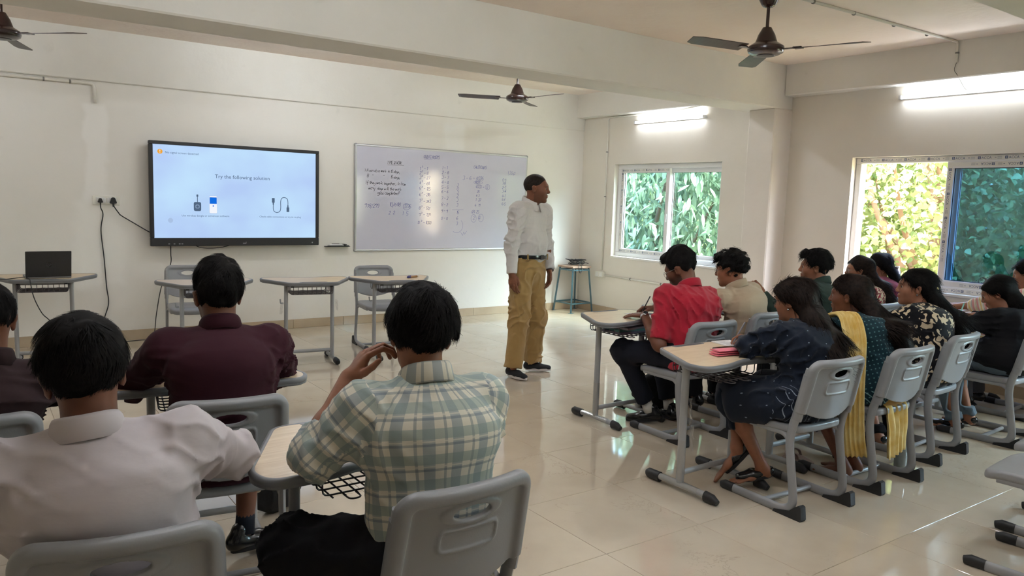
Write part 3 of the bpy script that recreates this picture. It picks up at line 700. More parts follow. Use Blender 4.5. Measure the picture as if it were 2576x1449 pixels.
def conduit(name, label, pts, r=.0115, rad=.05, clips=()):
    b0 = np.array(pts[-1],float); t = thing(name, label, 'conduit', tuple(b0)); MB().sweep(arc_path(np.array(pts,float)-b0,rad,6), r, n=10).build('pipe', m_pvc, t, smooth=True)
    for c, ax in clips:
        c = Vector(c)-Vector(b0)
        mb = MB(); a = {'x':Matrix.Rotation(PI/2,4,'Y'),'y':Matrix.Rotation(PI/2,4,'X'),'z':Matrix()}[ax]
        mb.lathe([(r+.001,-.007),(r+.005,-.006),(r+.005,.006),(r+.001,.007)],12,Matrix.Translation(c) @ a); mb.build('clip', mat('grey_clip', srgb(120,118,114),.5), t, auto=40)
conduit('wall_conduit','white conduit along the front wall top bending down above the socket',[(-1.2,D-.014,2.478),(.95,D-.014,2.478),(1.03,D-.014,2.478),(1.035,D-.014,2.30)],.014,.09,[((.62,D-.014,2.478),'x'),((.83,D-.014,2.478),'x')])
conduit('corner_conduit','white vertical conduit left of the small window down to a socket box',[(7.10,6.86,2.655),(7.105,7.865,2.655),(7.105,7.868,.60)],.010,.05,[((7.105,7.866,2.2),'z'),((7.105,7.866,1.6),'z')])
conduit('low_conduit','white horizontal conduit on the wall under the small window',[(7.105,7.80,.532),(7.105,5.40,.505)],.011,.02,[((7.105,7.3,.527),'y'),((7.105,6.75,.52),'y'),((7.105,6.2,.514),'y')])
t = thing('socket_box', 'cream surface socket box low on the wall near the corner stool', 'socket box', (W, 7.89, .535))
MB().rbox((-.045,-.085,-.042),(0,.085,.042),.005).build('box', m_swi, t)
for y in (-.04,.035): MB().rbox((-.05,y-.03,-.03),(-.044,y+.03,.03),.003).build('socket', m_white, t)
conduit('ceiling_conduit','white conduit crossing the ceiling from the near fan to the side beam',[(4.62,3.40,2.974),(6.90,3.34,2.974),(6.953,3.335,2.974),(6.953,3.33,2.80)],.011,.05,[((x,3.39-.015*(x-5),2.974),'x') for x in (4.95,5.45,6.0,6.5)]+[((6.953,3.33,2.88),'z')])
cord('lamp_wire','thin loose wire from the ceiling conduit to the longer tube light',[(6.953,3.33,2.80),(6.95,3.34,2.74),(6.96,3.32,2.70),(7.0,3.31,2.66),(7.04,3.29,2.60),(7.06,3.27,2.575)],.0022,'wire')
cord('loose_wire','two thin loose wire ends hanging from the ceiling in the far corner',[(6.80,6.70,2.985),(6.80,6.71,2.93),(6.78,6.78,2.86),(6.77,6.90,2.82),(6.77,7.02,2.85)],.002,'wire')
conduit('lamp_conduit','white conduit piece from the cross beam to the shorter tube light',[(6.93,5.95,2.69),(6.99,6.2,2.668),(7.05,6.5,2.655),(7.10,6.86,2.655)],.010,.05)
t = thing('junction_box', 'round grey junction box under the side beam above the shorter tube light', 'junction box', (6.94,6.03,2.655)); MB().lathe([(.036,0),(.04,.006),(.04,.022),(.03,.028)],16).build('box', mat('grey_junction', srgb(150,150,150),.5), t, auto=40)

# ------------------------------------------------------------------ tube lights
m_tube = mat('lit_tube', (1,1,1), .5, emis=(.90,.95,1.0), estr=42.0); m_tubew = mat('lit_wall_tube', (1,1,1), .5, emis=(.90,.95,1.0), estr=11.5); m_fit = mat('lamp_fitting', srgb(225,226,230), .4)
def tube_light(label, y0, y1, x=W, z=2.56, axis='y', face=-1):
    t = thing('tube_light', label, 'tube light', (x,(y0+y1)/2,z)) if axis=='y' else thing('tube_light', label, 'tube light', ((y0+y1)/2,x,z))
    l = (y1-y0)/2
    if axis=='x': t.rotation_euler = (0,0,PI/2*(1 if face<0 else -1))
    f_ = -1 if axis=='y' and face<0 else -1
    MB().rbox((-.032,-l,-.016),(0,l,.016),.004).build('batten', m_fit, t)
    MB().sweep([(-.046,-l+.02,0),(-.046,l-.02,0)],.0135,n=12).build('tube', m_tubew, t, smooth=False)
    for s in (-1,1): MB().rbox((-.062,s*(l-.012)-.012,-.018),(-.02,s*(l-.012)+.012,.018),.003).build('end_cap', m_fit, t)
    return t
tube_light('shorter lit tube light over the small window', 6.17, 7.33, W, 2.555)
tube_light('longer lit tube light over the open window at right', 2.66, 3.87, W, 2.566)

def ceiling_tube(label, x, y, rot=0., drop=0.):
    t = thing('tube_light', label, 'tube light', (x,y,CZ-drop), rot); l = .6
    if drop:
        for s in (-1,1): MB().sweep([(s*.45,0,drop),(s*.45,0,-.002)],.004,n=6).build('hanger', m_fit, t)
    MB().rbox((-l,-.016,-.032),(l,.016,0),.004).build('batten', m_fit, t)
    MB().sweep([(-l+.02,0,-.046),(l-.02,0,-.046)],.0135,n=12).build('tube', m_tube, t)
    for s in (-1,1): MB().rbox((s*(l-.012)-.012,-.018,-.062),(s*(l-.012)+.012,.018,-.02),.003).build('end_cap', m_fit, t)
ceiling_tube('ceiling tube light in the front bay hidden behind the cross beam', 2.75, 6.95)
ceiling_tube('added unseen ceiling tube light over the laptop desk side of the front bay', -.6, 6.7)  # lamp added out of view for more light in the front bay
ceiling_tube('added unseen ceiling tube light in the front bay nearest the small window', 5.1, 6.1)  # added behind the beam to light the whiteboard, standing man and side wall
ceiling_tube('added unseen ceiling tube light above the left students', .9, 2.75, drop=.26)  # added above the frame, hung low so the ceiling catches light too
ceiling_tube('added unseen ceiling tube light in the middle bay above the aisle', 2.7, 2.5, drop=.26)  # out-of-view lamp added to lift the right wall and cross beam
ceiling_tube('added unseen ceiling tube light right above the viewer on the left', 1.7, .75, drop=.26)  # added overhead to brighten the near desks and shirts; never in view
ceiling_tube('added unseen ceiling tube light above the empty chairs at the lower right', 3.6, .9, drop=.26)  # unseen lamp added to brighten the near floor and right-hand chairs
# ------------------------------------------------------------------ ceiling fans
m_fan = mat('dark_brown_fan', srgb(46,26,22), .22, coat=.3); m_blade = mat('fan_blade_brown', srgb(62,48,44), .4)
def fan(label, x, y, a0, drop=.36):
    t = thing('ceiling_fan', label, 'ceiling fan', (x,y,CZ-drop), 0, 'ceiling fans')
    MB().lathe([(.075,drop),(.074,drop-.02),(.05,drop-.07),(.036,drop-.085),(.014,drop-.09)][::-1],24).build('canopy', m_fan, t, auto=45)
    MB().lathe([(.0115,.10),(.0115,drop-.06)],12).build('rod', m_fan, t, auto=45)
    MB().lathe([(.05,-.055),(.09,-.05),(.118,-.035),(.125,-.015),(.122,.005),(.10,.02),(.075,.035),(.066,.06),(.058,.085),(.044,.11),(.03,.135),(.016,.14)],32).build('motor_housing', m_fan, t, auto=35)
    MB().lathe([(.02,-.062),(.06,-.058),(.062,-.05)],24).build('hub_cap', mat('fan_cap', srgb(34,22,20),.3), t, auto=40)
    for k in range(3):
        a = math.radians(a0+120*k); M = Matrix.Rotation(a,4,'Z') @ Matrix.Translation((0,0,-.018))
        mb = MB(); V = []; n = 10
        for i in range(n+1):
            u = i/n; r = .20+.44*u; w = .055+.012*u if i<n else .05; tw_ = math.radians(13-5*u)
            for sgn, zz in ((-1,0),(1,0)):
                V.append(M @ Vector((r+(.03 if sgn>0 and i==n else 0), sgn*w*math.cos(tw_), sgn*w*math.sin(tw_)+.0022))); V.append(M @ Vector((r+(.03 if sgn>0 and i==n else 0), sgn*w*math.cos(tw_), sgn*w*math.sin(tw_)-.0022)))
        Fc = []
        for i in range(n):
            b = i*4; Fc += [(b,b+4,b+6,b+2),(b+1,b+3,b+7,b+5),(b,b+1,b+5,b+4),(b+2,b+6,b+7,b+3)]
        Fc += [(0,2,3,1),(n*4,n*4+1,n*4+3,n*4+2)]
        bl = mb.add(V,Fc).build('blade', m_blade, t)
        mb = MB(); mb.rbox((.10,-.016,-.003),(.24,.016,.003),.002,M); mb.rbox((.19,-.035,-.004),(.25,.035,.004),.003,M); mb.build('blade_arm', m_fan, bl)
fan('dark ceiling fan nearest the viewer in front of the cross beam', 4.60, 3.50, -70)
fan('dark ceiling fan beyond the cross beam above the whiteboard corner', 5.02, 7.07, 157, .34)
fan('dark ceiling fan cut by the left edge above the laptop desk', .262, 6.94, -46, .36)

# ------------------------------------------------------------------ desk
m_lam = None
def laminate():
    m, nt, b = _nodes('light_wood_laminate'); L = nt.links
    tc = N(nt,'ShaderNodeTexCoord'); mp = N(nt,'ShaderNodeMapping'); mp.inputs['Scale'].default_value=(1.4,16,1); L.new(tc.outputs['Object'],mp.inputs[0])
    n1 = N(nt,'ShaderNodeTexNoise'); n1.inputs['Scale'].default_value=5; n1.inputs['Detail'].default_value=6; n1.inputs['Distortion'].default_value=.4; L.new(mp.outputs[0],n1.inputs['Vector'])
    rp = N(nt,'ShaderNodeValToRGB'); rp.color_ramp.elements[0].position=.3; rp.color_ramp.elements[1].position=.7
    rp.color_ramp.elements[0].color=col4(srgb(196,172,140)); rp.color_ramp.elements[1].color=col4(srgb(216,197,168)); L.new(n1.outputs['Fac'],rp.inputs[0]); L.new(rp.outputs[0],b.inputs['Base Color'])
    b.inputs['Roughness'].default_value=.32; b.inputs['Specular IOR Level'].default_value=.4; return m
m_lam = laminate()
m_edge = mat('grey_plastic_edge', srgb(112,114,118), .42); m_steel = mat('grey_powder_coat', srgb(150,152,154), .35, c2=srgb(158,160,161), nscale=6)
m_wire = mat('dark_wire', srgb(72,66,70), .4); m_cap = mat('black_foot_cap', srgb(30,30,32), .5); m_groove = mat('dark_groove', srgb(70,73,78), .5)
m_film = None
def film():
    m = bpy.data.materials.new('clear_wrap'); m.use_nodes = True; nt = m.node_tree; nt.nodes.clear(); L = nt.links
    o = N(nt,'ShaderNodeOutputMaterial'); t = N(nt,'ShaderNodeBsdfTransparent'); t.inputs[0].default_value=(.93,.93,.93,1)
    g = N(nt,'ShaderNodeBsdfGlossy'); g.inputs['Roughness'].default_value=.18; g.inputs[0].default_value=(.9,.9,.9,1)
    mx = N(nt,'ShaderNodeMixShader'); mx.inputs[0].default_value=.22; L.new(t.outputs[0],mx.inputs[1]); L.new(g.outputs[0],mx.inputs[2]); L.new(mx.outputs[0],o.inputs[0]); return m
m_film = film()
DH = .742
def desk_outline(off=0.):
    f, b = .212, .405
    pts = [(-f,0),(f,0),(b,-.385),(b-.03,-.485),(.21,-.488),(0,-.425),(-.21,-.488),(-b+.03,-.485),(-b,-.385)]
    rads = [.05,.05,.05,.085,.10,.16,.10,.085,.05]
    P = round_poly(pts, rads, 6)
    if off:
        Q = np.roll(P,-1,0)-np.roll(P,1,0); n = np.stack([Q[:,1],-Q[:,0]],1); n /= np.linalg.norm(n,axis=1)[:,None]+1e-9; 
        c = P.mean(0); s = np.sign(((P-c)*n).sum(1).mean()); P = P-n*s*off
    return P
def make_desk():
    t = thing('student_desk', 'x', 'desk')
    P = desk_outline(); Pi = desk_outline(.014)
    MB().prism(P[::-1] if False else P, DH-.028, DH-.0035).build('tabletop_core', m_edge, t)
    # laminate sheet
    area = .5*np.sum(P[:,0]*np.roll(P[:,1],-1)-np.roll(P[:,0],-1)*P[:,1])
    if area < 0: P = P[::-1]; Pi = Pi[::-1]
    MB().prism([tuple(p) for p in Pi], DH-.004, DH).build('tabletop', m_lam, t)
    # rounded edge band: profile swept round the outline
    n = len(P); Q = np.roll(P,-1,0)-np.roll(P,1,0); nn = np.stack([Q[:,1],-Q[:,0]],1); nn /= np.linalg.norm(nn,axis=1)[:,None]
    prof = [(-.014,DH+.0005),(-.006,DH+.0012),(.001,DH-.002),(.003,DH-.010),(.001,DH-.020),(-.012,DH-.034),(-.03,DH-.036),(-.03,DH-.020)]
    V = [(P[i,0]+nn[i,0]*o, P[i,1]+nn[i,1]*o, z) for i in range(n) for o, z in prof]; k = len(prof)
    Fc = [(i*k+j, ((i+1)%n)*k+j, ((i+1)%n)*k+(j+1)%k, i*k+(j+1)%k) for i in range(n) for j in range(k)]
    MB().add(V,Fc).build('edge_band', m_edge, t, auto=60)
    g = MB(); pp = round_poly([(-.125,-.012),(.125,-.012),(.115,-.042),(-.115,-.042)],.012,4); g.prism([tuple(p) for p in pp],DH-.002,DH+.0012); g.build('pen_groove', m_edge, t)
    pp = round_poly([(-.108,-.017),(.108,-.017),(.10,-.036),(-.10,-.036)],.008,4); MB().prism([tuple(p) for p in pp],DH,DH+.0019).build('groove_floor', m_groove, t)
    for s in (-1,1):
        lg = MB(); lg.sweep([(s*.205,-.20,.045),(s*.205,-.20,DH-.03)],.023,.017,n=12,up=(1,0,0)); lg.build('leg', m_steel, t, smooth=False, auto=40)
        MB().sweep(arc_path([(s*.205,.005,.032),(s*.205,-.10,.036),(s*.205,-.30,.036),(s*.205,-.405,.032)],.06,4),.018,.017,n=12).build('foot_bar', m_steel, t, auto=40)
        for y0,y1 in ((.035,-.06),(-.375,-.455)):
            MB().sweep([(s*.205,y0,.024),(s*.205,y0*.85+y1*.15,.03),(s*.205,y1,.030)] if y0>0 else [(s*.205,y0,.030),(s*.205,y0*.4+y1*.6,.028),(s*.205,y1,.017)],[.019,.023,.023] if y0>0 else [.023,.022,.016],[.022,.028,.029] if y0>0 else [.029,.026,.016],n=12).build('foot_cap', m_cap, t, auto=50)
    MB().sweep([(-.205,-.20,.10),(.205,-.20,.10)],.012,.016,n=10).build('crossbar', m_steel, t, auto=40)
    MB().sweep([(-.205,-.20,DH-.045),(.205,-.20,DH-.045)],.012,.015,n=10).build('top_rail', m_steel, t, auto=40)
    # wire book basket
    b = MB(); zb = DH-.115; wr = .003
    for y in np.linspace(-.09,-.38,7): b.sweep(arc_path([(-.185,y,DH-.045),(-.185,y,zb),(.185,y,zb),(.185,y,DH-.045)],.02,3),wr,n=5)
    for x in np.linspace(-.16,.16,9): b.sweep(arc_path([(x,-.085,DH-.05),(x,-.085,zb-.002),(x,-.40,zb-.002)],.02,3),wr,n=5)
    for x in (-.10,.02,.13): b.sweep(arc_path([(x-.02,-.38,zb-.004),(x-.02,-.43,zb-.004),(x+.02,-.43,zb-.004),(x+.02,-.38,zb-.004)],.02,4),wr,n=5)
    b.sweep([(-.185,-.085,DH-.05),(.185,-.085,DH-.05)],wr,n=5); b.sweep([(-.185,-.085,zb+.03),(.185,-.085,zb+.03)],wr,n=5)
    b.build('book_basket', m_wire, t)
    for x in (-.17,.17): MB().rbox((x-.012,-.10,DH-.05),(x+.012,-.07,DH-.03),.003).build('basket_clip', m_cap, t)
    h = MB(); h.sweep(arc_path([(.228,-.20,DH-.20),(.252,-.20,DH-.205),(.255,-.20,DH-.165)],.015,4),.006,n=8); h.build('bag_hook', m_steel, t, smooth=True)
    return t
DESK = make_desk()
_first = {'desk':True,'chair':True}
def place_desk(label, x, y, deg, group='student desks'):
    o = DESK if _first['desk'] else copy_tree(DESK); _first['desk'] = False
    o.location = (x,y,0); o.rotation_euler = (0,0,math.radians(deg)); tag(o,label,'desk',group); return o

# ------------------------------------------------------------------ chair: origin on the floor between the rear feet, facing +y
m_shell = mat('grey_chair_plastic', srgb(136,137,140), .38, bump=.05, bscale=220.)
m_tubeg = mat('grey_chair_tube', srgb(142,143,146), .36)
BK0, BK1 = .535, .795            # backrest bottom / top height
def back_frame_y(z):             # y of the back tubes at height z (leaning backwards)
    return .055-(z-.45)*.20
def chair_meshes():
    # --- backrest shell (signed distance): x lateral, s along height, n forward
    tilt = math.atan(.20); ct, st = math.cos(tilt), math.sin(tilt); Hh = (BK1-BK0)/ct; hw = .213
    def shell(X,Y,Z):
        z = Z-BK0; y = Y-back_frame_y(BK0)
        s = z*ct - y*st; n = y*ct + z*st
        # the panel bows backwards in the middle (sides wrap forward)
        nb = n + .040*(1-(X/hw)**2)
        top = Hh+.006*(1-(X/hw)**2); bot = -.004-.045*(1-(X/.19)**2)*(np.abs(X)<.19)
        r = .055
        hwS = hw-.012*(s/Hh)
        # 2-D rounded box distance with round upper corners
        ux = np.abs(X)-hwS; us = s-top
        qx = ux+r; qs = us+r
        dtop = np.where((qx>0)&(qs>0), np.sqrt(np.maximum(qx,0)**2+np.maximum(qs,0)**2)-r, np.maximum(ux,us))
        d2 = np.maximum(dtop, bot-s)
        panel = np.maximum(d2+.004, np.abs(nb)-.0045)
        # rolled rim along top and sides, towards the rear
        rim = np.sqrt(np.maximum(np.abs(dtop+.016)-.004,0)**2+(np.maximum(np.abs(nb+.004)-.006,0))**2)-.0135
        rim = np.maximum(rim, (-.02-s)+(np.abs(X)<.165)*10*0)
        rim = np.maximum(rim, bot-s)
        k=.016; h_ = np.maximum(k-np.abs(panel-rim),0)/k; d = np.minimum(panel,rim)-h_*h_*k*.25
        # handle slot with a soft lip
        hx, hs = X/.058, (s-(Hh-.067))/.0205
        e = (np.sqrt(hx*hx+hs*hs)-1)*.018
        lip = np.sqrt(np.maximum(np.abs(e-.004)-.002,0)**2+np.maximum(np.abs(nb+.002)-.004,0)**2)-.005
        d = np.minimum(d, lip); d = np.maximum(d, -e)
        # raised rounded rectangle under the slot (rear side)
        ex = np.abs(X)-.088+.018; es = np.abs(s-(Hh-.142))-.031+.018
        dr = np.sqrt(np.maximum(ex,0)**2+np.maximum(es,0)**2)+np.minimum(np.maximum(ex,es),0)-.018
        ring = np.sqrt(dr*dr+(nb+.0045)**2)-.0058
        d = np.minimum(d, ring)
        return d
    V,Q = sdf_mesh([P_fun((-.24,-.10,BK0-.07),(.24,.14,BK1+.03),shell,.005)], .0034, it=2); me_back = new_mesh('backrest',V,Q); me_back.materials.append(m_shell)
    # --- seat
    def seat(X,Y,Z):
        yc = Y-.255
        wid = .205-.012*np.clip((.0-yc)/.2,0,1)**2
        ux = np.abs(X)-wid; uy = np.abs(yc)-.20-.012*(1-(X/.2)**2); r=.06
        qx,qy = ux+r,uy+r
        d2 = np.where((qx>0)&(qy>0), np.sqrt(np.maximum(qx,0)**2+np.maximum(qy,0)**2)-r, np.maximum(ux,uy))
        zt = .452-.010*np.exp(-((X/.14)**2+(yc/.15)**2))-.022*np.clip((yc-.10)/.1,0,1.2)**2
        dz = Z-zt; th_ = .040+.004*np.clip(-d2/.03,0,1)
        a = np.maximum(d2, np.maximum(dz, -dz-th_))
        # round the upper edge
        q1 = np.maximum(d2+.014,0); q2 = np.maximum(np.abs(dz+th_/2)-th_/2+.014,0)
        rr = np.sqrt(q1*q1+q2*q2)-.014; a = np.where((q1>0)&(q2>0), rr, a)
        hol = np.maximum(np.maximum(d2+.012, dz+.012), -1)   # hollow underside
        return np.maximum(a, -np.maximum(hol, -(dz+.60)) if False else a)
    V,Q = sdf_mesh([P_fun((-.23,.02,.38),(.23,.50,.475),seat,.005)], .0045, it=2); me_seat = new_mesh('seat',V,Q); me_seat.materials.append(m_shell)
    return me_back, me_seat
def make_chair():
    t = thing('student_chair','x','chair'); mbk, ms = chair_meshes()
    add_obj('backrest', mbk, None, t); add_obj('seat', ms, None, t)
    for s in (-1,1):
        x = s*.198
        pth = arc_path([(x*1.0,.46,.022),(x,.10,.022),(x,.035,.06),(x,.085,.40),(x,.060,.46),(x*.99,back_frame_y(BK0),BK0),(x*.975,back_frame_y(.74),.74)],[0,.0,.06,.07,.10,.05,0],6)
        pth = arc_path([(x,.46,.022),(x,.02,.022),(x,.085,.40),(x*.99,back_frame_y(.56),.56),(x*.97,back_frame_y(.75),.75)],[0,.10,.12,.1,0],8)
        MB().sweep(pth,.013,.024,n=12,up=(0,0,1)).build('side_frame', m_tubeg, t, smooth=False, auto=40)
        MB().sweep([(x*.995,back_frame_y(.47)-.001,.49),(x*.985,back_frame_y(.6),.60),(x*.97,back_frame_y(.72),.72)],.0165,.028,n=12).build('frame_sleeve', m_shell, t, auto=40)
        # rear wedge cap and front cap
        mb = MB(); w = .019
        poly = [(.135,0),(-.028,0),(-.034,.012),(-.026,.072),(-.012,.078),(.012,.060),(.04,.034),(.13,.014)]
        V = [(x-w,y,z) for y,z in poly]+[(x+w,y,z) for y,z in poly]; n = len(poly)
        mb.add(V,[tuple(range(n)),tuple(reversed(range(n,2*n)))]+[((i+1)%n,i,n+i,n+(i+1)%n) for i in range(n)]); mb.build('rear_foot_cap', m_cap, t)
        MB().sweep([(x,.405,.024),(x,.46,.025),(x,.49,.019)],[.017,.018,.013],[.024,.026,.018],n=12).build('front_foot_cap', m_cap, t, auto=50)
        MB().sweep(arc_path([(x,.075,.375),(x*.95,.12,.405),(x*.95,.40,.405)],.03,4),.012,.014,n=8).build('seat_bracket', m_tubeg, t, auto=40)
    MB().sweep([(-.198,.22,.024),(.198,.22,.024)],.013,.013,n=10).build('crossbar', m_tubeg, t, auto=40)
    MB().sweep([(-.19,.30,.400),(.19,.30,.400)],.012,.012,n=8).build('seat_rail', m_tubeg, t, auto=40)
    return t
CHAIR = make_chair()
def place_chair(label, x, y, deg, group='student chairs'):
    o = CHAIR if _first['chair'] else copy_tree(CHAIR); _first['chair'] = False
    o.location = (x,y,0); o.rotation_euler = (0,0,math.radians(deg)); tag(o,label,'chair',group); return o

# front row by the wall, facing the room
place_desk('desk carrying the open laptop near the left edge', .475, 7.32, 180-8)
place_desk('empty desk in front of the left empty chair behind the maroon shirt head', 1.61, 6.52, 180-7)
place_desk('empty desk without a chair between the two empty chairs by the wall', 2.45, 6.42, 180-9)
place_desk('desk with markers lying on it below the whiteboard', 3.253, 6.31, 180-8)
place_chair('empty chair under the display by the front wall', 1.70, 7.72, 180-6)
place_chair('empty chair under the whiteboard by the front wall', 3.40, 7.24, 180-8)
# left students
place_chair('chair of the man in the white shirt, cut by the bottom edge', .24, 1.74, -9.5)
place_chair('chair of the man in the maroon shirt', .725, 2.72, -8)
place_chair('chair of the man in the checked shirt in front', 1.02, 1.62, 1.5)
place_chair('chair of the dark-clad man cut by the left edge', -.03, 2.86, -5)
place_desk('desk under the elbow of the man in the checked shirt', 1.005, 2.46, 0)
place_desk('desk in front of the man in the maroon shirt', .83, 3.60, -8)
place_desk('desk in front of the man in the white shirt', .19, 2.65, -7)
# right students, front row
place_chair('chair of the man in the red shirt', 3.834, 3.18, -2)
place_chair('chair of the man in the beige shirt', 4.57, 3.30, 0)
place_chair('chair of the man in the dark green shirt', 5.28, 3.18, 4)
place_chair('chair of the woman with glasses and a scrunchie by the window', 5.98, 3.22, 5)
place_chair('chair of the woman in red nearest the open window', 6.60, 3.42, 4)
place_desk('desk of the man in the red shirt with books in its basket', 3.71, 4.08, 0)
place_desk('desk of the man in the beige shirt with paper on it', 4.43, 4.21, 0)
place_desk('desk of the man in the dark green shirt', 5.28, 4.14, 0)
place_desk('desk of the woman with glasses by the window', 6.12, 4.20, 0)
# right students, second row
place_chair('chair of the woman in the navy tunic', 3.46, 2.10, -3)
place_chair('chair of the woman with the yellow scarf', 4.147, 2.087, -1)
place_chair('chair of the woman in the black floral dress', 4.92, 2.175, 4)
place_chair('chair of the woman in the black top at the right', 5.73, 2.05, 3)
place_chair('chair of the person in striped sleeves at the right edge', 6.55, 2.25, 3)
place_desk('desk of the woman in the navy tunic with a pink cloth on it', 3.25, 2.88, 0)
place_desk('desk of the woman with the yellow scarf', 4.08, 2.93, 0)
place_desk('desk of the woman in the black floral dress', 4.90, 3.0, 0)
place_desk('desk of the woman in the black top writing', 5.80, 2.97, 2)
place_desk('desk of the person in striped sleeves by the side wall', 6.64, 3.14, 0)
# empty chairs at the lower right
place_chair('empty chair at the right edge behind the black top woman', 3.73, .97, 5)
place_chair('empty chair at the right edge beyond the nearest empty one', 4.27, 1.07, 5)
place_chair('empty chair in the bottom right corner showing its back', 1.955, .60, -3)
# ------------------------------------------------------------------ people
def rotm(yaw=0, pitch=0, roll=0):
    """columns = axes; yaw about z, pitch about x (positive looks up), roll about y"""
    a,b,c = map(math.radians,(yaw,pitch,roll))
    Rz = np.array([[math.cos(a),-math.sin(a),0],[math.sin(a),math.cos(a),0],[0,0,1]])
    Rx = np.array([[1,0,0],[0,math.cos(b),-math.sin(b)],[0,math.sin(b),math.cos(b)]])
    Ry = np.array([[math.cos(c),0,math.sin(c)],[0,1,0],[-math.sin(c),0,math.cos(c)]])
    return Rz@Rx@Ry
def nrm(v): v = np.array(v,float); return v/(np.linalg.norm(v)+1e-12)
def skin_mat(name, c):
    if name in MATS: return MATS[name]
    m, nt, b = _nodes(name); L = nt.links
    at = N(nt,'ShaderNodeVertexColor'); at.layer_name = 'tint'
    tc = N(nt,'ShaderNodeTexCoord'); n1 = N(nt,'ShaderNodeTexNoise'); n1.inputs['Scale'].default_value=30; n1.inputs['Detail'].default_value=4; L.new(tc.outputs['Object'],n1.inputs['Vector'])
    rp = N(nt,'ShaderNodeValToRGB'); rp.color_ramp.elements[0].position=.3; rp.color_ramp.elements[1].position=.7
    rp.color_ramp.elements[0].color=col4(tuple(v*.90 for v in c)); rp.color_ramp.elements[1].color=col4(tuple(min(1,v*1.08) for v in c)); L.new(n1.outputs['Fac'],rp.inputs[0])
    mx = N(nt,'ShaderNodeMix',data_type='RGBA',blend_type='MULTIPLY'); mx.inputs[0].default_value=1; L.new(rp.outputs[0],mx.inputs[6]); L.new(at.outputs[0],mx.inputs[7])
    L.new(mx.outputs[2],b.inputs['Base Color']); b.inputs['Roughness'].default_value=.48; b.inputs['Specular IOR Level'].default_value=.35
    b.inputs['Subsurface Weight'].default_value=.08; b.inputs['Subsurface Radius'].default_value=(.01,.004,.002); b.inputs['Subsurface Scale'].default_value=.5
    n2 = N(nt,'ShaderNodeTexNoise'); n2.inputs['Scale'].default_value=260; L.new(tc.outputs['Object'],n2.inputs['Vector'])
    bp = N(nt,'ShaderNodeBump'); bp.inputs['Strength'].default_value=.06; bp.inputs['Distance'].default_value=.003; L.new(n2.outputs['Fac'],bp.inputs['Height']); L.new(bp.outputs[0],b.inputs['Normal'])
    MATS[name] = m; return m
SKIN = {'a':srgb(122,78,56),'b':srgb(140,92,68),'c':srgb(106,66,48),'d':srgb(150,102,78)}
def cloth(name, c, c2=None, rough=.85, bump=.25, bscale=9., weave=True, **kw):
    if name in MATS: return MATS[name]
    return mat(name, c, rough, c2=c2 or tuple(v*.9 for v in c), nscale=kw.get('nscale',4.), bump=bump, bscale=bscale, bstretch=kw.get('bstretch',(1,1,2.2)), spec=.2, sheen=kw.get('sheen',.12 if max(c)>.1 else .02))
def hair_mat(name='hair_black', c=(.004,.0035,.0035), c2=(.009,.0075,.007), rough=.7):
    return mat(name, c, rough, c2=c2, nscale=60, spec=.10)
M_HAIR = hair_mat(); M_HAIRB = hair_mat('hair_brown', (.007,.0045,.004), (.020,.012,.009), .6)
m_eyew = mat('eye_white', srgb(168,158,150), .25); m_iris = mat('eye_iris', srgb(28,16,12), .15)
m_black_leather = mat('black_leather', srgb(18,18,20), .25, coat=.2); m_sole = mat('dark_sole', srgb(26,24,24), .7)
m_gold = mat('gold_metal', srgb(200,160,90), .3, metal=1); m_silver = mat('silver_metal', srgb(190,190,195), .25, metal=1)

def head_prims(C, R, s, fem=False, jaw=1.0):
    T = lambda p: C+R@(np.array(p,float)*s)
    E = lambda c,r,k=.02,op='u',rx=None: P_ell(T(c), np.array(r)*s, R if rx is None else R@rx, k*s, op)
    Cp = lambda a,b,ra,rb,k=.012,op='u': P_caps(T(a),T(b),ra*s,rb*s,k*s,op)
    L = [E((0,-.014,.036),(.0755,.095,.084)), E((0,.028,-.012),(.063,.066,.092),.03), E((0,.036,-.070),(.051*jaw,.050,.042),.03), E((0,.074,-.098),(.025*jaw,.019,.017),.022),
         E((0,.078,.030),(.052,.020,.018),.02)]
    for sx in (-1,1):
        L += [E((sx*.040,.062,-.022),(.024,.026,.028),.025), E((sx*.031,.102,.004),(.019,.0155,.0125),.012,'s')]
        rx = rotm(sx*-18,0,sx*8)
        L += [E((sx*.0785,-.006,-.006),(.0075,.019,.031),.006,'u',rx), E((sx*.0815,-.012,.010),(.008,.018,.016),.006,'u',rx), E((sx*.0865,.000,-.004),(.0055,.009,.016),.004,'s',rx)]
    L += [Cp((0,.088,.022),(0,.106,-.018),.0085,.0110,.016), E((0,.108,-.022),(.012,.010,.0095),.010)]
    for sx in (-1,1): L.append(E((sx*.0125,.103,-.027),(.0085,.011,.0075),.006))
    L += [E((0,.090,-.052),(.024,.014,.0065),.006), E((0,.0885,-.0655),(.021,.013,.0075),.006), P_ell(T((0,.103,-.0585)),np.array((.025,.006,.0016))*s,R,.003*s,'s')]
    return L
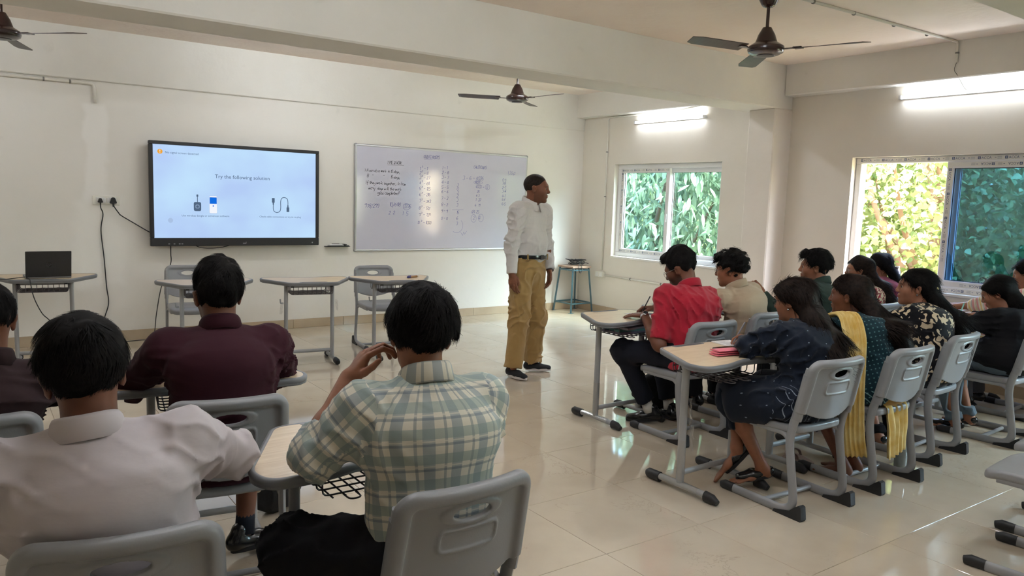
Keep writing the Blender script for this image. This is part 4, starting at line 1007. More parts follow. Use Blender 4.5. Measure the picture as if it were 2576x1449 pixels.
def head_tint(V, C, R, s, beard=0., lips=(1.05,.72,.70), brow=True):
    P = ((V-C)@R)/s; t = np.ones((len(V),3))
    x,y,z = P[:,0],P[:,1],P[:,2]
    lp = np.exp(-((x/.020)**4+((z+.059)/.011)**4))*(y>.08); t *= (1-lp[:,None]*(1-np.array(lips)))
    if brow:
        for sx in (-1,1):
            b = np.exp(-(((x-sx*.031)/.019)**4+((z-.026+.18*np.abs(x-sx*.028))/.0048)**2))*(y>.06); t *= (1-.85*b)[:,None]
    if beard:
        m = (1/(1+np.exp(-(-.028-z)/.008)))*(y>-.01)*(1-np.clip(lp*1.5,0,1)); m = np.maximum(m, np.exp(-((x/.026)**4+((z+.043)/.007)**2))*(y>.07))
        t *= (1-beard*np.clip(m,0,1))[:,None]
    # shaded eyelids / eye corners
    for sx in (-1,1):
        e = np.exp(-(((x-sx*.031)/.017)**4+((z-.006)/.010)**4))*(y>.06); t *= (1-.35*e)[:,None]
    return t
def hand_prims(Wp, d, b, s=1., side=1, curl=(15,20,12), spread=3., thumb='out', scale=1.):
    """Wp wrist, d finger direction, b back-of-hand direction, side=+1 thumb on +u where u=d x b"""
    d = nrm(d); b = nrm(np.array(b)-d*np.dot(b,d)); u = np.cross(d,b)*side; h = s*scale
    T = lambda p: Wp+h*(u*p[0]+d*p[1]+b*p[2]); L = []
    L.append(P_ecap(T((0,-.01,0)),T((.002,.070,0)),.026*h,.018*h,.040*h,.0135*h,u,.012))
    L.append(P_ell(T((.026,.032,-.008)),np.array((.018,.030,.015))*h,np.stack([u,d,b],1),.012))
    bases = [(.029,.084),(.010,.089),(-.0105,.085),(-.029,.075)]; lens = [(.043,.026,.021),(.047,.030,.022),(.044,.028,.022),(.035,.021,.019)]
    for i,(bx,by) in enumerate(bases):
        c = curl[i] if isinstance(curl[0],(tuple,list)) else curl
        p = np.array((bx,by,0.)); a = 0.; sp = math.radians((1.5-i)*spread); p_prev = np.array((bx*.9,by-.03,0.)); rr = [.0095,.0085,.0078,.0066][:]
        if i==3: rr = [v*.88 for v in rr]
        L.append(P_caps(T(p_prev),T(p),.010*h,rr[0]*h,.006))
        for k in range(3):
            a += math.radians(c[k]); q = p+lens[i][k]*np.array((math.sin(sp)*math.cos(a),math.cos(sp)*math.cos(a),-math.sin(a)))
            L.append(P_caps(T(p),T(q),rr[k]*h,rr[k+1]*h,.0025)); p = q
    th = {'out':[(.022,.012,-.006),(.050,.040,-.012),(.066,.066,-.016),(.074,.090,-.018)],
          'in':[(.022,.012,-.008),(.040,.042,-.028),(.040,.072,-.040),(.030,.094,-.048)],
          'pinch':[(.022,.012,-.008),(.044,.042,-.026),(.046,.074,-.044),(.036,.098,-.060)],
          'side':[(.022,.012,-.006),(.044,.040,-.010),(.048,.070,-.014),(.044,.094,-.016)]}[thumb]
    r = [.013,.0115,.0098,.0078]
    for k in range(3): L.append(P_caps(T(th[k]),T(th[k+1]),r[k]*h,r[k+1]*h,.006 if k==0 else .003))
    return L
def ik(S, Wt, l1, l2, pole):
    S = np.array(S,float); Wt = np.array(Wt,float); v = Wt-S; d = np.linalg.norm(v)
    if d > .995*(l1+l2): Wt = S+v/d*.995*(l1+l2); d = .995*(l1+l2); v = Wt-S
    a = (l1*l1-l2*l2+d*d)/(2*d); h = math.sqrt(max(l1*l1-a*a,0)); w = v/d
    p = np.array(pole,float); p = p-w*np.dot(p,w); p = nrm(p)
    return S+w*a+p*h, Wt
def waves(seed, n, k0, k1, aniso=(1,1,1)):
    g = np.random.default_rng(seed); K = g.normal(size=(n,3))*np.array(aniso); K = K/np.linalg.norm(K,axis=1)[:,None]*g.uniform(k0,k1,(n,1)); ph = g.uniform(0,6.28,n); am = g.uniform(.5,1,n)
    am = am/np.sqrt((am**2).sum()/2)
    def f(x,y,z):
        o = 0
        for i in range(n): o = o+am[i]*np.sin(K[i,0]*x+K[i,1]*y+K[i,2]*z+ph[i])
        return o
    return f
def folds(seed, amp=.004, k=55., aniso=(.5,.5,1.3), centers=(), base=.45):
    w1 = waves(seed,5,9,20); r1 = waves(seed+1,3,k*.8,k*1.2,aniso); r2_ = waves(seed+2,3,k*.5,k*.8,(1,1,.7)); lo_ = waves(seed+3,5,5,11)
    def f(x,y,z):
        w = w1(x,y,z)*.014
        a = r1(x+w,y-w,z+w*.8); b = r2_(x-w,y+w,z-w)
        rid = np.exp(-(a*2.2)**2); rid2 = np.exp(-(b*2.0)**2)
        m = np.clip(base+.45*lo_(x,y,z),0,1.2)
        for c,r in centers: m = m+1.3*np.exp(-((x-c[0])**2+(y-c[1])**2+(z-c[2])**2)/(r*r))
        return -2.3*amp*m*(rid+.8*rid2-.35)
    return f
def cut_plane(p, nvec, ext=.14):
    p = np.array(p,float); nvec = nrm(nvec)
    return P_fun(p-ext,p+ext,lambda X,Y,Z:-( (X-p[0])*nvec[0]+(Y-p[1])*nvec[1]+(Z-p[2])*nvec[2])+ (np.sqrt((X-p[0])**2+(Y-p[1])**2+(Z-p[2])**2)>ext*.95)*1.0,.004,'s')
def set_tint(me, t):
    ca = me.color_attributes.new('tint','FLOAT_COLOR','POINT'); a = np.ones((len(me.vertices),4),np.float32); a[:,:3] = t; ca.data.foreach_set('color',a.ravel())
def seg_d(P, a, b):
    a = np.array(a,float); b = np.array(b,float); ab = b-a; t = np.clip(((P-a)@ab)/(ab@ab),0,1); return np.linalg.norm(P-a-t[:,None]*ab,axis=1), t
def set_uv(me, V, Q, bones):
    """bones: list of (a,b,r,u_axis); per-face choice, uv in metres round/along the bone"""
    Cn = V[Q].mean(1); best = None; bi = None
    for i,(a,b,r,u) in enumerate(bones):
        d = seg_d(Cn,a,b)[0]-r
        if best is None: best, bi = d.copy(), np.zeros(len(Cn),int)
        else: m = d < best; best[m] = d[m]; bi[m] = i
    uv = np.zeros((len(Q),4,2)); off = 0.
    for i,(a,b,r,u) in enumerate(bones):
        m = bi==i
        if not m.any(): continue
        a = np.array(a,float); b = np.array(b,float); w = nrm(b-a); u_ = nrm(np.array(u)-w*np.dot(u,w)); v_ = np.cross(w,u_)
        P = V[Q[m]]-a; ang = np.arctan2((P@u_),-(P@v_)); ref = ang[:,:1]; ang = ref+((ang-ref+PI)%(2*PI)-PI)
        uv[m,:,0] = ang*r+i*1.37; uv[m,:,1] = P@w
    l = me.uv_layers.new(name='UVMap'); l.data.foreach_set('uv',uv.reshape(-1,2).astype(np.float32).ravel())

def strand_mesh(roots, dirs, nrms, lens, widths, seg=3, lift=.15, curl=.0, seed=0, gravity=0., curlk=60., bend=None, flow=None):
    """flat tapered ribbons"""
    g = np.random.default_rng(seed); n = len(roots); P = roots.copy(); d = dirs.copy(); V = []; side0 = np.cross(dirs,nrms); side0 /= np.linalg.norm(side0,axis=1)[:,None]+1e-9
    ph = g.uniform(0,6.28,n); wv = waves(seed+5,4,20,curlk)
    for k in range(seg+1):
        w = widths*(1-.75*(k/seg)**1.5); V.append(P-side0*w[:,None]*.5); V.append(P+side0*w[:,None]*.5)
        if k < seg:
            dd = d+nrms*lift*((k+.5)/seg)+side0*(curl*np.sin(ph+k*2.1))[:,None]
            dd[:,2] -= gravity*(k+1)/seg
            if bend is not None:
                bc,bR,br = bend; q = ((P-bc)@bR)/br**2; q = q@bR.T; q /= np.linalg.norm(q,axis=1)[:,None]+1e-9; dd -= q*((dd*q).sum(1)-lift*(k+.3)/seg)[:,None]
            if flow is not None: dd = .45*dd+.55*flow(P)
            if curl: dd += .4*curl*np.stack([wv(P[:,0],P[:,1],P[:,2]),wv(P[:,1],P[:,2],P[:,0]),0*P[:,0]],1)
            dd /= np.linalg.norm(dd,axis=1)[:,None]+1e-9; P = P+dd*(lens/seg)[:,None]
    V = np.stack(V,1).reshape(-1,3); m = 2*(seg+1); b = np.arange(n)[:,None]*m
    Q = np.concatenate([b+np.array([[2*k,2*k+1,2*k+3,2*k+2]]) for k in range(seg)])
    return V, Q
def sample_surface(V, Q, n, seed=0):
    g = np.random.default_rng(seed); A,B,Cc,Dd = (V[Q[:,i]] for i in range(4))
    nn = np.cross(Cc-A,Dd-B); ar = np.linalg.norm(nn,axis=1); i = g.choice(len(Q),n,p=ar/ar.sum()); a,b = g.random((n,1)),g.random((n,1))
    P = (A[i]*(1-a)+B[i]*a)*(1-b)+(Dd[i]*(1-a)+Cc[i]*a)*b
    return P, nn[i]/(ar[i][:,None]+1e-12)
def man_hair(C, R, s, style, seed, h=.006, n=4500):
    """style: top (extra height), side (thickness), front (hairline z), length, messy, fade"""
    st = dict(top=.022, side=.010, back=.012, length=.035, messy=.3, nape=-.082, swirl=25., fringe=0., tuft=.004, lift=.05); st.update(style)
    T = lambda p: C+R@(np.array(p,float)*s)
    prims = [P_ell(T((0,-.014-.3*st['back'],.036+st['top']*.45)), np.array((.0755+st['side'],.097+st['back']*.8,.084+st['top']*.6))*s, R, .01)]
    if st['fringe']: prims.append(P_ell(T((st.get('fx',0),.075,.098)), np.array((.05,.03,.022+st['fringe']))*s, R, .03))
    wv = waves(seed,8,60,150); Ri = R.T
    def cutf(X,Y,Z):
        p = [Ri[i,0]*(X-C[0])+Ri[i,1]*(Y-C[1])+Ri[i,2]*(Z-C[2]) for i in range(3)]
        x,y,z = (q/s for q in p)
        # hairline height as a function of y: nape (back) -> behind ear -> sideburn -> temple -> forehead
        hz = np.interp(y,[-.11,-.045,-.022,-.012,.012,.030,.052,.075,.105],[st['nape'],st['nape']+.008,-.022,.018,.018,-.012 if st.get('burn',1) else .02,.050,.078,.086])
        # ears stay free
        return (hz-z)*.7*s
    prims.append(P_fun(C-.2,C+.2,cutf,.008,'i'))
    prims.append(P_ell(T((0,.075,-.035)),np.array((.070,.062,.098))*s,R,.01,'s'))
    disp = lambda x,y,z: st['tuft']*wv(x,y,z)
    V,Q = sdf_mesh(prims,h,disp=disp,it=1)
    P,nn = sample_surface(V,Q,n,seed)
    cr = T((.015,-.055,.118)); axis = R[:,2]
    loc = ((P-C)@R)/s; good = (loc[:,2] > -.075); P,nn,loc = P[good],nn[good],loc[good]
    d = P-cr; d = d-nn*(d*nn).sum(1)[:,None]; d /= np.linalg.norm(d,axis=1)[:,None]+1e-9
    d = d+np.cross(np.broadcast_to(axis,d.shape),d)*math.tan(math.radians(st['swirl'])); d += np.random.default_rng(seed+9).normal(size=d.shape)*(st['messy']+.8*np.exp(-(((P-cr)**2).sum(1)/(.035*s)**2)))[:,None]; d -= nn*(d*nn).sum(1)[:,None]; d /= np.linalg.norm(d,axis=1)[:,None]+1e-9
    ln = st['length']*s*np.random.default_rng(seed+3).uniform(.5,1.1,len(P))*np.interp(loc[:,2],[-.07,0,.06],[.25,.6,1.])
    Vs,Qs = strand_mesh(P-nn*.001,d,nn,ln,np.full(len(P),.0026*s),4,st['lift'],.3*st['messy'],seed,bend=(T((0,-.014,.03)),R,np.array((.085,.105,.10))*s))
    return join_vq([(V,Q),(Vs,Qs)])
def long_hair(C, R, s, path, widths, depths, seed, h=.009, n=2600, wavy=.25, part=True, length=.13):
    """woman's hair: cap + flowing mass along path (list of points below the back of the head)"""
    T = lambda p: C+R@(np.array(p,float)*s); Ri = R.T; u = R[:,0]
    prims = [P_ell(T((0,-.018,.040)), np.array((.090,.112,.099))*s, R, .02)]
    def cutf(X,Y,Z):
        p = [Ri[i,0]*(X-C[0])+Ri[i,1]*(Y-C[1])+Ri[i,2]*(Z-C[2]) for i in range(3)]; x,y,z = (q/s for q in p)
        hz = np.interp(y,[-.11,-.03,-.01,.012,.035,.060,.085,.11],[-.09,-.085,-.012,.012,.010,.048,.068,.072]); return (hz-z)*.7*s
    for sx in (-1,1): prims.append(P_ell(T((sx*.046,.028,.052)), np.array((.044,.062,.052))*s, R, .02))
    prims.append(P_fun(C-.2,C+.2,cutf,.01,'i')); prims.append(P_ell(T((0,.088,-.030)),np.array((.064,.050,.096))*s,R,.01,'s'))
    pts = [T((0,-.055,.02))]+[np.array(p,float) for p in path]; wd = [.070*s]+list(widths); dp = [.055*s]+list(depths)
    for i in range(len(pts)-1): prims.append(P_ecap(pts[i],pts[i+1],wd[i],dp[i],wd[i+1],dp[i+1],u,.03))
    wv = waves(seed,8,25,70,(1.6,1.6,.35)); disp = lambda x,y,z: .0042*wv(x,y,z)
    V,Q = sdf_mesh(prims,h,disp=disp,it=1)
    P,nn = sample_surface(V,Q,n,seed)
    # flow: on the cap towards the nape, below along the path
    pp = np.array(pts); dirs = []
    dd = np.diff(pp,axis=0); dd /= np.linalg.norm(dd,axis=1)[:,None]
    di = np.argmin(np.stack([seg_d(P,pp[i],pp[i+1])[0] for i in range(len(pp)-1)],1),1)
    d = dd[di]; loc = ((P-C)@R)/s; cap = loc[:,2] > -.02
    g = T((0,-.09,-.05))-P; g /= np.linalg.norm(g,axis=1)[:,None]+1e-9; d[cap] = g[cap]
    d = d+np.random.default_rng(seed).normal(size=d.shape)*.12; d -= nn*(d*nn).sum(1)[:,None]; d /= np.linalg.norm(d,axis=1)[:,None]+1e-9
    ln = length*np.random.default_rng(seed+1).uniform(.5,1.1,len(P))*np.where(cap,.45,1.)
    def flow(P):
        di = np.argmin(np.stack([seg_d(P,pp[i],pp[i+1])[0] for i in range(len(pp)-1)],1),1); return dd[di]
    Vs,Qs = strand_mesh(P-nn*.001,d,nn,ln,np.full(len(P),.0040*s),5,.02,wavy,seed,.05)
    Vs[:] = Vs
    return join_vq([(V,Q),(Vs,Qs)])
def collar_mesh(name, mt, parent, Nk, w, fw, r=.066, h1=.058, gap=.20):
    """shirt collar standing round the neck, folded over: Nk neck-base centre, w up axis, fw forward"""
    w = nrm(w*.75+np.array((0,0,.25))); fw = nrm(np.array(fw)-w*np.dot(fw,w)); u = np.cross(fw,w); n = 40; V = []; UV = []
    for i in range(n+1):
        a = gap+(2*PI-2*gap)*i/n; c,s_ = math.cos(a),math.sin(a); fr = ((1+c)/2)**1.3      # a=0 is the front
        base = Nk+w*(.004-.040*fr)-fw*.003; dv = u*s_*r+fw*c*r*1.08; hh = h1*(1-.22*fr)
        V += [base+dv*1.02-w*.02, base+dv*.96+w*hh, base+dv*1.00+w*(hh+.004), base+dv*1.07+w*(hh-.004), base+dv*(1.20+.20*fr)+w*(hh-.048-.030*fr), base+dv*(1.15+.20*fr)+w*(hh-.050-.030*fr)]
        UV += [(a*r,j*.012) for j in range(6)]
    k=6; Q = np.array([(i*k+j,i*k+j+1,(i+1)*k+j+1,(i+1)*k+j) for i in range(n) for j in range(k-1)]+[(i*k+1,i*k+2,i*k+3,i*k+4) for i in (0,n)])
    me = new_mesh(name,np.array(V),Q); l = me.uv_layers.new(name='UVMap'); l.data.foreach_set('uv',np.array(UV)[Q].reshape(-1).astype(np.float32)); o = add_obj(name,me,mt,parent); md = o.modifiers.new('thickness','SOLIDIFY'); md.thickness = .0022; md.offset = 0; return o
def shoe_mesh(A, d, s=1., kind='shoe', h=.006):
    """A ankle point, d foot direction (horizontal); returns upper V,Q and sole MB"""
    d = nrm((d[0],d[1],d[2] if len(d)>2 else 0)); upv = nrm(np.array((0,0,1.))-d*d[2]); u = np.cross(d,upv); R = np.stack([u,d,upv],1)
    B = np.array(A,float)
    T = lambda p: B+R@(np.array(p,float)*s)
    z0 = -.075
    L = [P_ecap(T((0,-.045,z0+.038)),T((.004,.06,z0+.034)),.034*s,.036*s,.040*s,.030*s,u,.02), P_ecap(T((.004,.06,z0+.032)),T((.008,.150,z0+.026)),.041*s,.030*s,.030*s,.020*s,u,.02)]
    if kind != 'flat': L.append(P_caps(T((0,-.03,z0+.05)),T((0,-.022,z0+.085)),.034*s,.033*s,.025))
    L.append(P_fun(B-.3,B+.3,lambda X,Y,Z: (-( (X-B[0])*upv[0]+(Y-B[1])*upv[1]+(Z-B[2])*upv[2]) + (z0+.012)*s),.004,'i'))
    if kind=='flat': L.append(P_ell(T((0,.005,z0+.085)),np.array((.034,.075,.042))*s,R,.008,'s'))
    V,Q = sdf_mesh(L,h)
    sole = MB(); n=28; pr=[]
    for i in range(n):
        a=2*PI*i/n; y = .055+.115*math.cos(a); wd = np.interp(y,[-.06,-.02,.05,.11,.17],[.028,.034,.038,.042,.026]); pr.append((.004*(y>.03)+math.copysign(abs(math.sin(a))**.7,math.sin(a))*wd,y))
    Vv=[T((x,y,z0-.000)) for x,y in pr]+[T((x*1.03,y*1.01,z0+.020)) for x,y in pr]
    sole.add(Vv,[tuple(range(n)),tuple(reversed(range(n,2*n)))]+[((i+1)%n,i,n+i,n+(i+1)%n) for i in range(n)])
    return V,Q,sole

def person(label, loc, rotz, head, hip=(0,.16,.535), arms=None, legs=None, skin='a', fem=False, s=1., top=None, bottom=None, hair=None, lod=1, beard=0., glasses=None, jaw=1., shw=None, bulge=.045, extras=None, collar=True, feet='shoe', seed=1, neck_off=(0,-.042,-.126), shoulder_yaw=0., belly=0., face=True, sh_drop=.030):
    """loc/rotz place the person's frame; everything else in that frame (x right, y forward, z up)"""
    t = thing('person', label, 'person', loc, math.radians(rotz))
    C = np.array(head[0],float); R = rotm(*head[1:]); hs = s*(.96 if fem else 1.)
    Rn = rotm(head[1]*.4,(head[2] if len(head)>2 else 0)*.45,(head[3] if len(head)>3 else 0)*.5)
    Nk = C+Rn@(np.array(neck_off)*hs); hip = np.array(hip,float)
    w = nrm(Nk-hip); yw = math.radians(shoulder_yaw); u = np.array((math.cos(yw),math.sin(yw),0.)); u = nrm(u-w*np.dot(u,w)*.6); fw = np.cross(w,u); fw = nrm(fw)
    waist = hip+.36*(Nk-hip)-fw*bulge*.4; chest = hip+.70*(Nk-hip)-fw*bulge; uppr = Nk-w*.075-fw*bulge*.35
    sw = shw or (.148 if fem else .172)*s
    SH = {sd: Nk-w*.030-np.array((0,0,sh_drop))*s+u*sg*sw+fw*.008 for sd,sg in (('R',1),('L',-1))}
    lod_h = {0:(.0075,.0042,.0034),1:(.0095,.0055,.0042),2:(.012,.0065,.0052)}[lod]
    b = {}
    # ---- arms
    l1,l2 = .300*s*(.93 if fem else 1),.250*s*(.93 if fem else 1); AR = {}
    for sd in 'RL':
        if not arms or sd not in arms: continue
        a = arms[sd]; E_,W_ = (np.array(a['e'],float),np.array(a['w'],float)) if 'e' in a else ik(SH[sd],a['w'],l1,l2,a.get('pole',(0,0,-1))); AR[sd] = (E_,W_,a)
    f = .88 if fem else 1.
    skinprims_arm = {}
    for sd,(E_,W_,a) in AR.items():
        fa = nrm(W_-E_); hd = nrm(a.get('d',fa)); bk = a.get('b',(0,0,1)); side = (1 if sd=='R' else -1)*a.get('flip',1)
        # thumb towards the body midline when the palm faces down: u = d x b
        L = [P_caps(E_-fa*.02,E_+(W_-E_)*.35,.040*s*f,.041*s*f,.03),P_caps(E_+(W_-E_)*.3,W_,.041*s*f,.0255*s*f,.03),P_caps(SH[sd],E_,.046*s*f,.040*s*f,.03)]
        if a.get('hand',True): L += hand_prims(W_,hd,bk,s*(.90 if fem else 1.),-side,a.get('curl',(12,15,10)),a.get('spread',3.),a.get('thumb','side'))
        skinprims_arm[sd] = L
    # ---- skin mesh
    parts=[]; tints=[]
    hp = head_prims(C,R,hs,fem,jaw); nkr = (.048 if fem else .056)*s
    hp += [P_caps(C+R@(np.array((0,-.022,-.045))*hs),Nk-w*.05,nkr,nkr*1.12,.025)]
    lo,hi = C-.155*hs,C+.155*hs; lo = np.minimum(lo,Nk-.08); hi = np.maximum(hi,Nk+.07)
    V,Q = sdf_mesh(hp,lod_h[1],lo,hi,it=1); parts.append((V,Q)); tints.append(head_tint(V,C,R,hs,beard))
    core = [P_ecap(hip,chest,.12*s,.08*s,.12*s,.08*s,u),P_ecap(chest,Nk-w*.04,.12*s,.08*s,.07*s,.06*s,u)]
    for sd in 'RL': core.append(P_caps(Nk-w*.05,SH[sd],.045*s,.045*s,.03))
    LG = {}
    for sd,sg in (('R',1),('L',-1)):
        if legs and sd in legs:
            g = legs[sd]; hj = hip+u*sg*.085*s; LG[sd] = (hj,np.array(g['k'],float),np.array(g['a'],float),g)
            core += [P_caps(hj,LG[sd][1],.06*s,.05*s,.03)]
    V,Q = sdf_mesh(core,.016); parts.append((V,Q)); tints.append(np.ones((len(V),3)))
    for sd,L in skinprims_arm.items():
        V,Q = sdf_mesh(L,lod_h[2],it=1); parts.append((V,Q)); tints.append(np.ones((len(V),3)))
    for sd,(hj,k_,a_,g) in LG.items():
        L = [P_caps(k_,k_+(a_-k_)*.4,.050*s*f,.050*s*f,.03),P_caps(k_+(a_-k_)*.35,a_,.050*s*f,.032*s*f,.03)]
        fd = nrm(g.get('d',(0,1,-.0)))
        if g.get('foot',feet) in ('bare','flat','sandal'):
            uu = nrm(np.cross(fd,(0,0,1))); 
            L += [P_ecap(a_+np.array((0,0,-.035))-fd*.03,a_+fd*.07+np.array((0,0,-.052)),.028*s*f,.030*s*f,.036*s*f,.020*s*f,uu,.03),P_ecap(a_+fd*.06+np.array((0,0,-.052)),a_+fd*.135+np.array((0,0,-.062)),.038*s*f,.018*s*f,.036*s*f,.011*s*f,uu,.02),P_caps(a_,a_-fd*.028+np.array((0,0,-.045)),.030*s*f,.026*s*f,.03)]
            for i in range(5): 
                off = uu*((i-2)*.014)*s*f*(1 if sd=='R' else -1); ln_ = [.165,.172,.166,.158,.146][i if sd=='L' else i]
                L.append(P_caps(a_+fd*.12+off+np.array((0,0,-.062)),a_+fd*ln_+off*1.05+np.array((0,0,-.066)),.009,.0075,.004))
        V,Q = sdf_mesh(L,lod_h[2]*1.15,it=1); parts.append((V,Q)); tints.append(np.ones((len(V),3)))
    V,Q = join_vq(parts); me = new_mesh('body',V,Q); set_tint(me,np.concatenate(tints)); add_obj('body',me,skin_mat('skin_'+skin,SKIN[skin]),t)
    T = lambda p: C+R@(np.array(p,float)*hs)
    if face:
        for sx in (-1,1):
            m4 = Matrix([list(R[i])+[T((sx*.0305,.0795,.005))[i]] for i in range(3)]+[[0,0,0,1]])
            ey = MB(); ey.lathe([(.0005,-.0115),(.0055,-.0100),(.0095,-.0065),(.0112,0),(.0095,.0065),(.0055,.0100),(.0005,.0115)],12,m4 @ Matrix.Scale(hs,4)); e = ey.build('eye',m_eyew,t,smooth=True)
            ir = MB(); ir.lathe([(.0070,.0092),(.0050,.0108),(.001,.0120)],12,m4 @ Matrix.Scale(hs,4) @ Matrix.Rotation(-PI/2,4,'X')); ir.build('iris',m_iris,e,smooth=True)
    # ---- upper garment
    tp = dict(mat=None, sleeve=1.0, loose=1.0, amp=.004, k=55., hem=-.02, hemz=None, skirt=None); tp.update(top or {})
    g = tp['loose']*s; fm = .93 if fem else 1.
    L = [P_ecap(hip+w*tp.get('start',-.05 if tp['skirt'] is None else 0),waist,.172*g*fm*(1.04 if fem else 1),(.122+belly*.5)*g,.155*g*fm*(.92 if fem else 1),(.112+belly)*g,u,.05),P_ecap(waist,chest,.155*g*fm*(.92 if fem else 1),(.112+belly)*g,.170*g*fm,.116*g,u,.05),P_ecap(chest,uppr,.170*g*fm,.116*g,.142*g*fm,.082*g,u,.05)]
    if belly: L.append(P_ell(hip+.42*(Nk-hip)+fw*.05,(.13*g,.09*g+belly*.5,.11*g),np.stack([u,fw,w],1),.06))
    if fem:
        for sg in (-1,1): L.append(P_ell(chest+w*.0+fw*.075+u*sg*.066,(.062*g,.062*g,.062*g),None,.05))
    bones = [(hip,Nk,.15,u)]; cen=[(waist+fw*.05,.12)]; cuts=[]
    for sd in 'RL':
        L.append(P_caps(Nk-w*(.030 if collar else .035),SH[sd],.048*g*fm,.056*g*fm,.05))
        if sd in AR:
            E_,W_,a = AR[sd]; sl = a.get('sleeve',tp['sleeve'])
            L.append(P_caps(SH[sd],SH[sd]+(E_-SH[sd])*.35,.067*g*fm,.062*g*fm,.05))
            if sl <= .5: # short: ends on the upper arm
                e = SH[sd]+(E_-SH[sd])*(sl*2); L.append(P_caps(SH[sd],e+(E_-SH[sd])*.05,.062*g*fm,.060*g*fm,.03)); cuts.append(cut_plane(e,E_-SH[sd],.10))
            else:
                L.append(P_caps(SH[sd],E_,.062*g*fm,.054*g*fm,.03)); e = E_+(W_-E_)*((sl-.5)*2)
                r1_ = .047*g*fm if sl>.85 else .053*g*fm; r0_ = .055*g*fm
                L.append(P_caps(E_,e+(W_-E_)*.08,r0_,min(r1_,.043*g*fm if sl>.9 else r1_),.03)); cuts.append(cut_plane(e,W_-E_,.085)); cen.append((E_,.10)); bones.append((E_,W_,.05,u))
            bones.append((SH[sd],E_,.06,u)); cen.append((SH[sd]-w*.08-fw*.02,.10))
        else:
            L.append(P_caps(SH[sd],SH[sd]-w*.22+fw*.05,.062*g*fm,.052*g*fm,.04))
    if tp['skirt']:    # tunic spreading over the lap / seat: extra prims given in frame coordinates
        for q in tp['skirt']: L.append(q)
    L += cuts
    clip = P_fun((-.212,-.3,.2),(.212,.455,.62),lambda X,Y,Z: np.where((np.abs(X)<.21)&(Y<.455)&(Y>-.0),.456-Z,-1.+0*X+0*Y+0*Z),.004,'i')
    if hip[2] < .7: L.append(clip)
    V,Q = sdf_mesh(L,lod_h[0],disp=folds(seed*11,tp['amp'],tp['k'],centers=cen),it=1)
    me = new_mesh(tp.get('name','shirt'),V,Q); set_uv(me,V,Q,bones); add_obj(tp.get('name','shirt'),me,tp['mat'],t)
    if collar: collar_mesh('collar',tp.get('cmat') or tp['mat'],t,Nk,w,fw,(.060 if fem else .067)*s)
    # ---- lower garment
    bt = dict(mat=None, r=(.090,.070,.064,.056), amp=.0035, hem=1.0); bt.update(bottom or {})
    if LG:
        L=[P_ecap(hip-w*.03,hip+w*.05,.172*s,.122*s,.165*s,.115*s,u,.05)]; cuts=[]; cen=[]
        for sd,(hj,k_,a_,gq) in LG.items():
            r = [v*s for v in bt['r']]; hm = gq.get('hem',bt['hem']); e = k_+(a_-k_)*hm
            L += [P_caps(hj,k_,r[0],r[1],.05),P_caps(k_,e+(a_-k_)*.04,r[2],r[3],.04)]; cuts.append(cut_plane(e,a_-k_,.13)); cen += [(k_,.12),(hj+(0,.06,.05),.12),(e,.09)]
        V,Q = sdf_mesh(L+cuts+([clip] if hip[2]<.7 else []),lod_h[0]*1.1,disp=folds(seed*17+3,bt['amp'],45.,(1,1,1),cen),it=1)
        me = new_mesh(bt.get('name','trousers'),V,Q); set_uv(me,V,Q,[(q[0],q[1],.08,u) for q in LG.values()]+[(q[1],q[2],.06,u) for q in LG.values()]); add_obj(bt.get('name','trousers'),me,bt['mat'],t)
        for sd,(hj,k_,a_,gq) in LG.items():
            ft = gq.get('foot',feet); d_ = nrm(gq.get('d',(0,1,0)))
            if ft in ('shoe','flat','sneaker'):
                V,Q,so = shoe_mesh(a_,d_,s*f,ft if ft!='sneaker' else 'shoe'); sh = add_obj('shoe',new_mesh('shoe',V,Q),gq.get('smat',m_black_leather),t); so.build('sole',gq.get('solemat',m_sole),sh,auto=40)
            if gq.get('sock'):
                MB().sweep([a_+(k_-a_)*.0+np.array((0,0,-.01)),a_+(k_-a_)*gq.get('sockh',.13)],[.040*s,.036*s],n=16).build('sock',gq['sock'],t,smooth=True)
    # ---- hair
    if hair is not None:
        if hair['kind']=='man': V,Q = man_hair(C,R,hs,hair,seed*7,h=.0055 if lod==0 else .007,n=hair.get('n',9500 if lod==0 else 2800))
        else: V,Q = long_hair(C,R,hs,hair['path'],hair['w'],hair['dp'],seed*7,h=.009,n=hair.get('n',2600),wavy=hair.get('wavy',.25),length=hair.get('length',.13))
        add_obj('hair',new_mesh('hair',V,Q),hair.get('mat',M_HAIR),t)
    if glasses:
        gm = glasses; fr = MB(); r_=.0225
        for sx in (-1,1):
            c0 = np.array((sx*.033,.103,.003)); fr.sweep([T(c0+np.array((r_*math.cos(a),-.004*abs(math.cos(a))*(1 if sx*math.cos(a)>0 else 0),r_*.86*math.sin(a)))) for a in np.linspace(0,2*PI,18,endpoint=False)],.0013,n=5,closed=True)
            fr.sweep([T((sx*.055,.098,.008)),T((sx*.074,.075,.010)),T((sx*.082,.005,.010)),T((sx*.080,-.015,-.004))],.0014,n=5)
        fr.sweep([T((-.012,.105,.006)),T((0,.110,.009)),T((.012,.105,.006))],.0013,n=5); fr.build('glasses',gm,t,smooth=True)
    b.update(t=t,C=C,R=R,T=T,Nk=Nk,w=w,u=u,fw=fw,SH=SH,AR=AR,hip=hip,waist=waist,chest=chest,LG=LG,uppr=uppr,hs=hs)
    return b
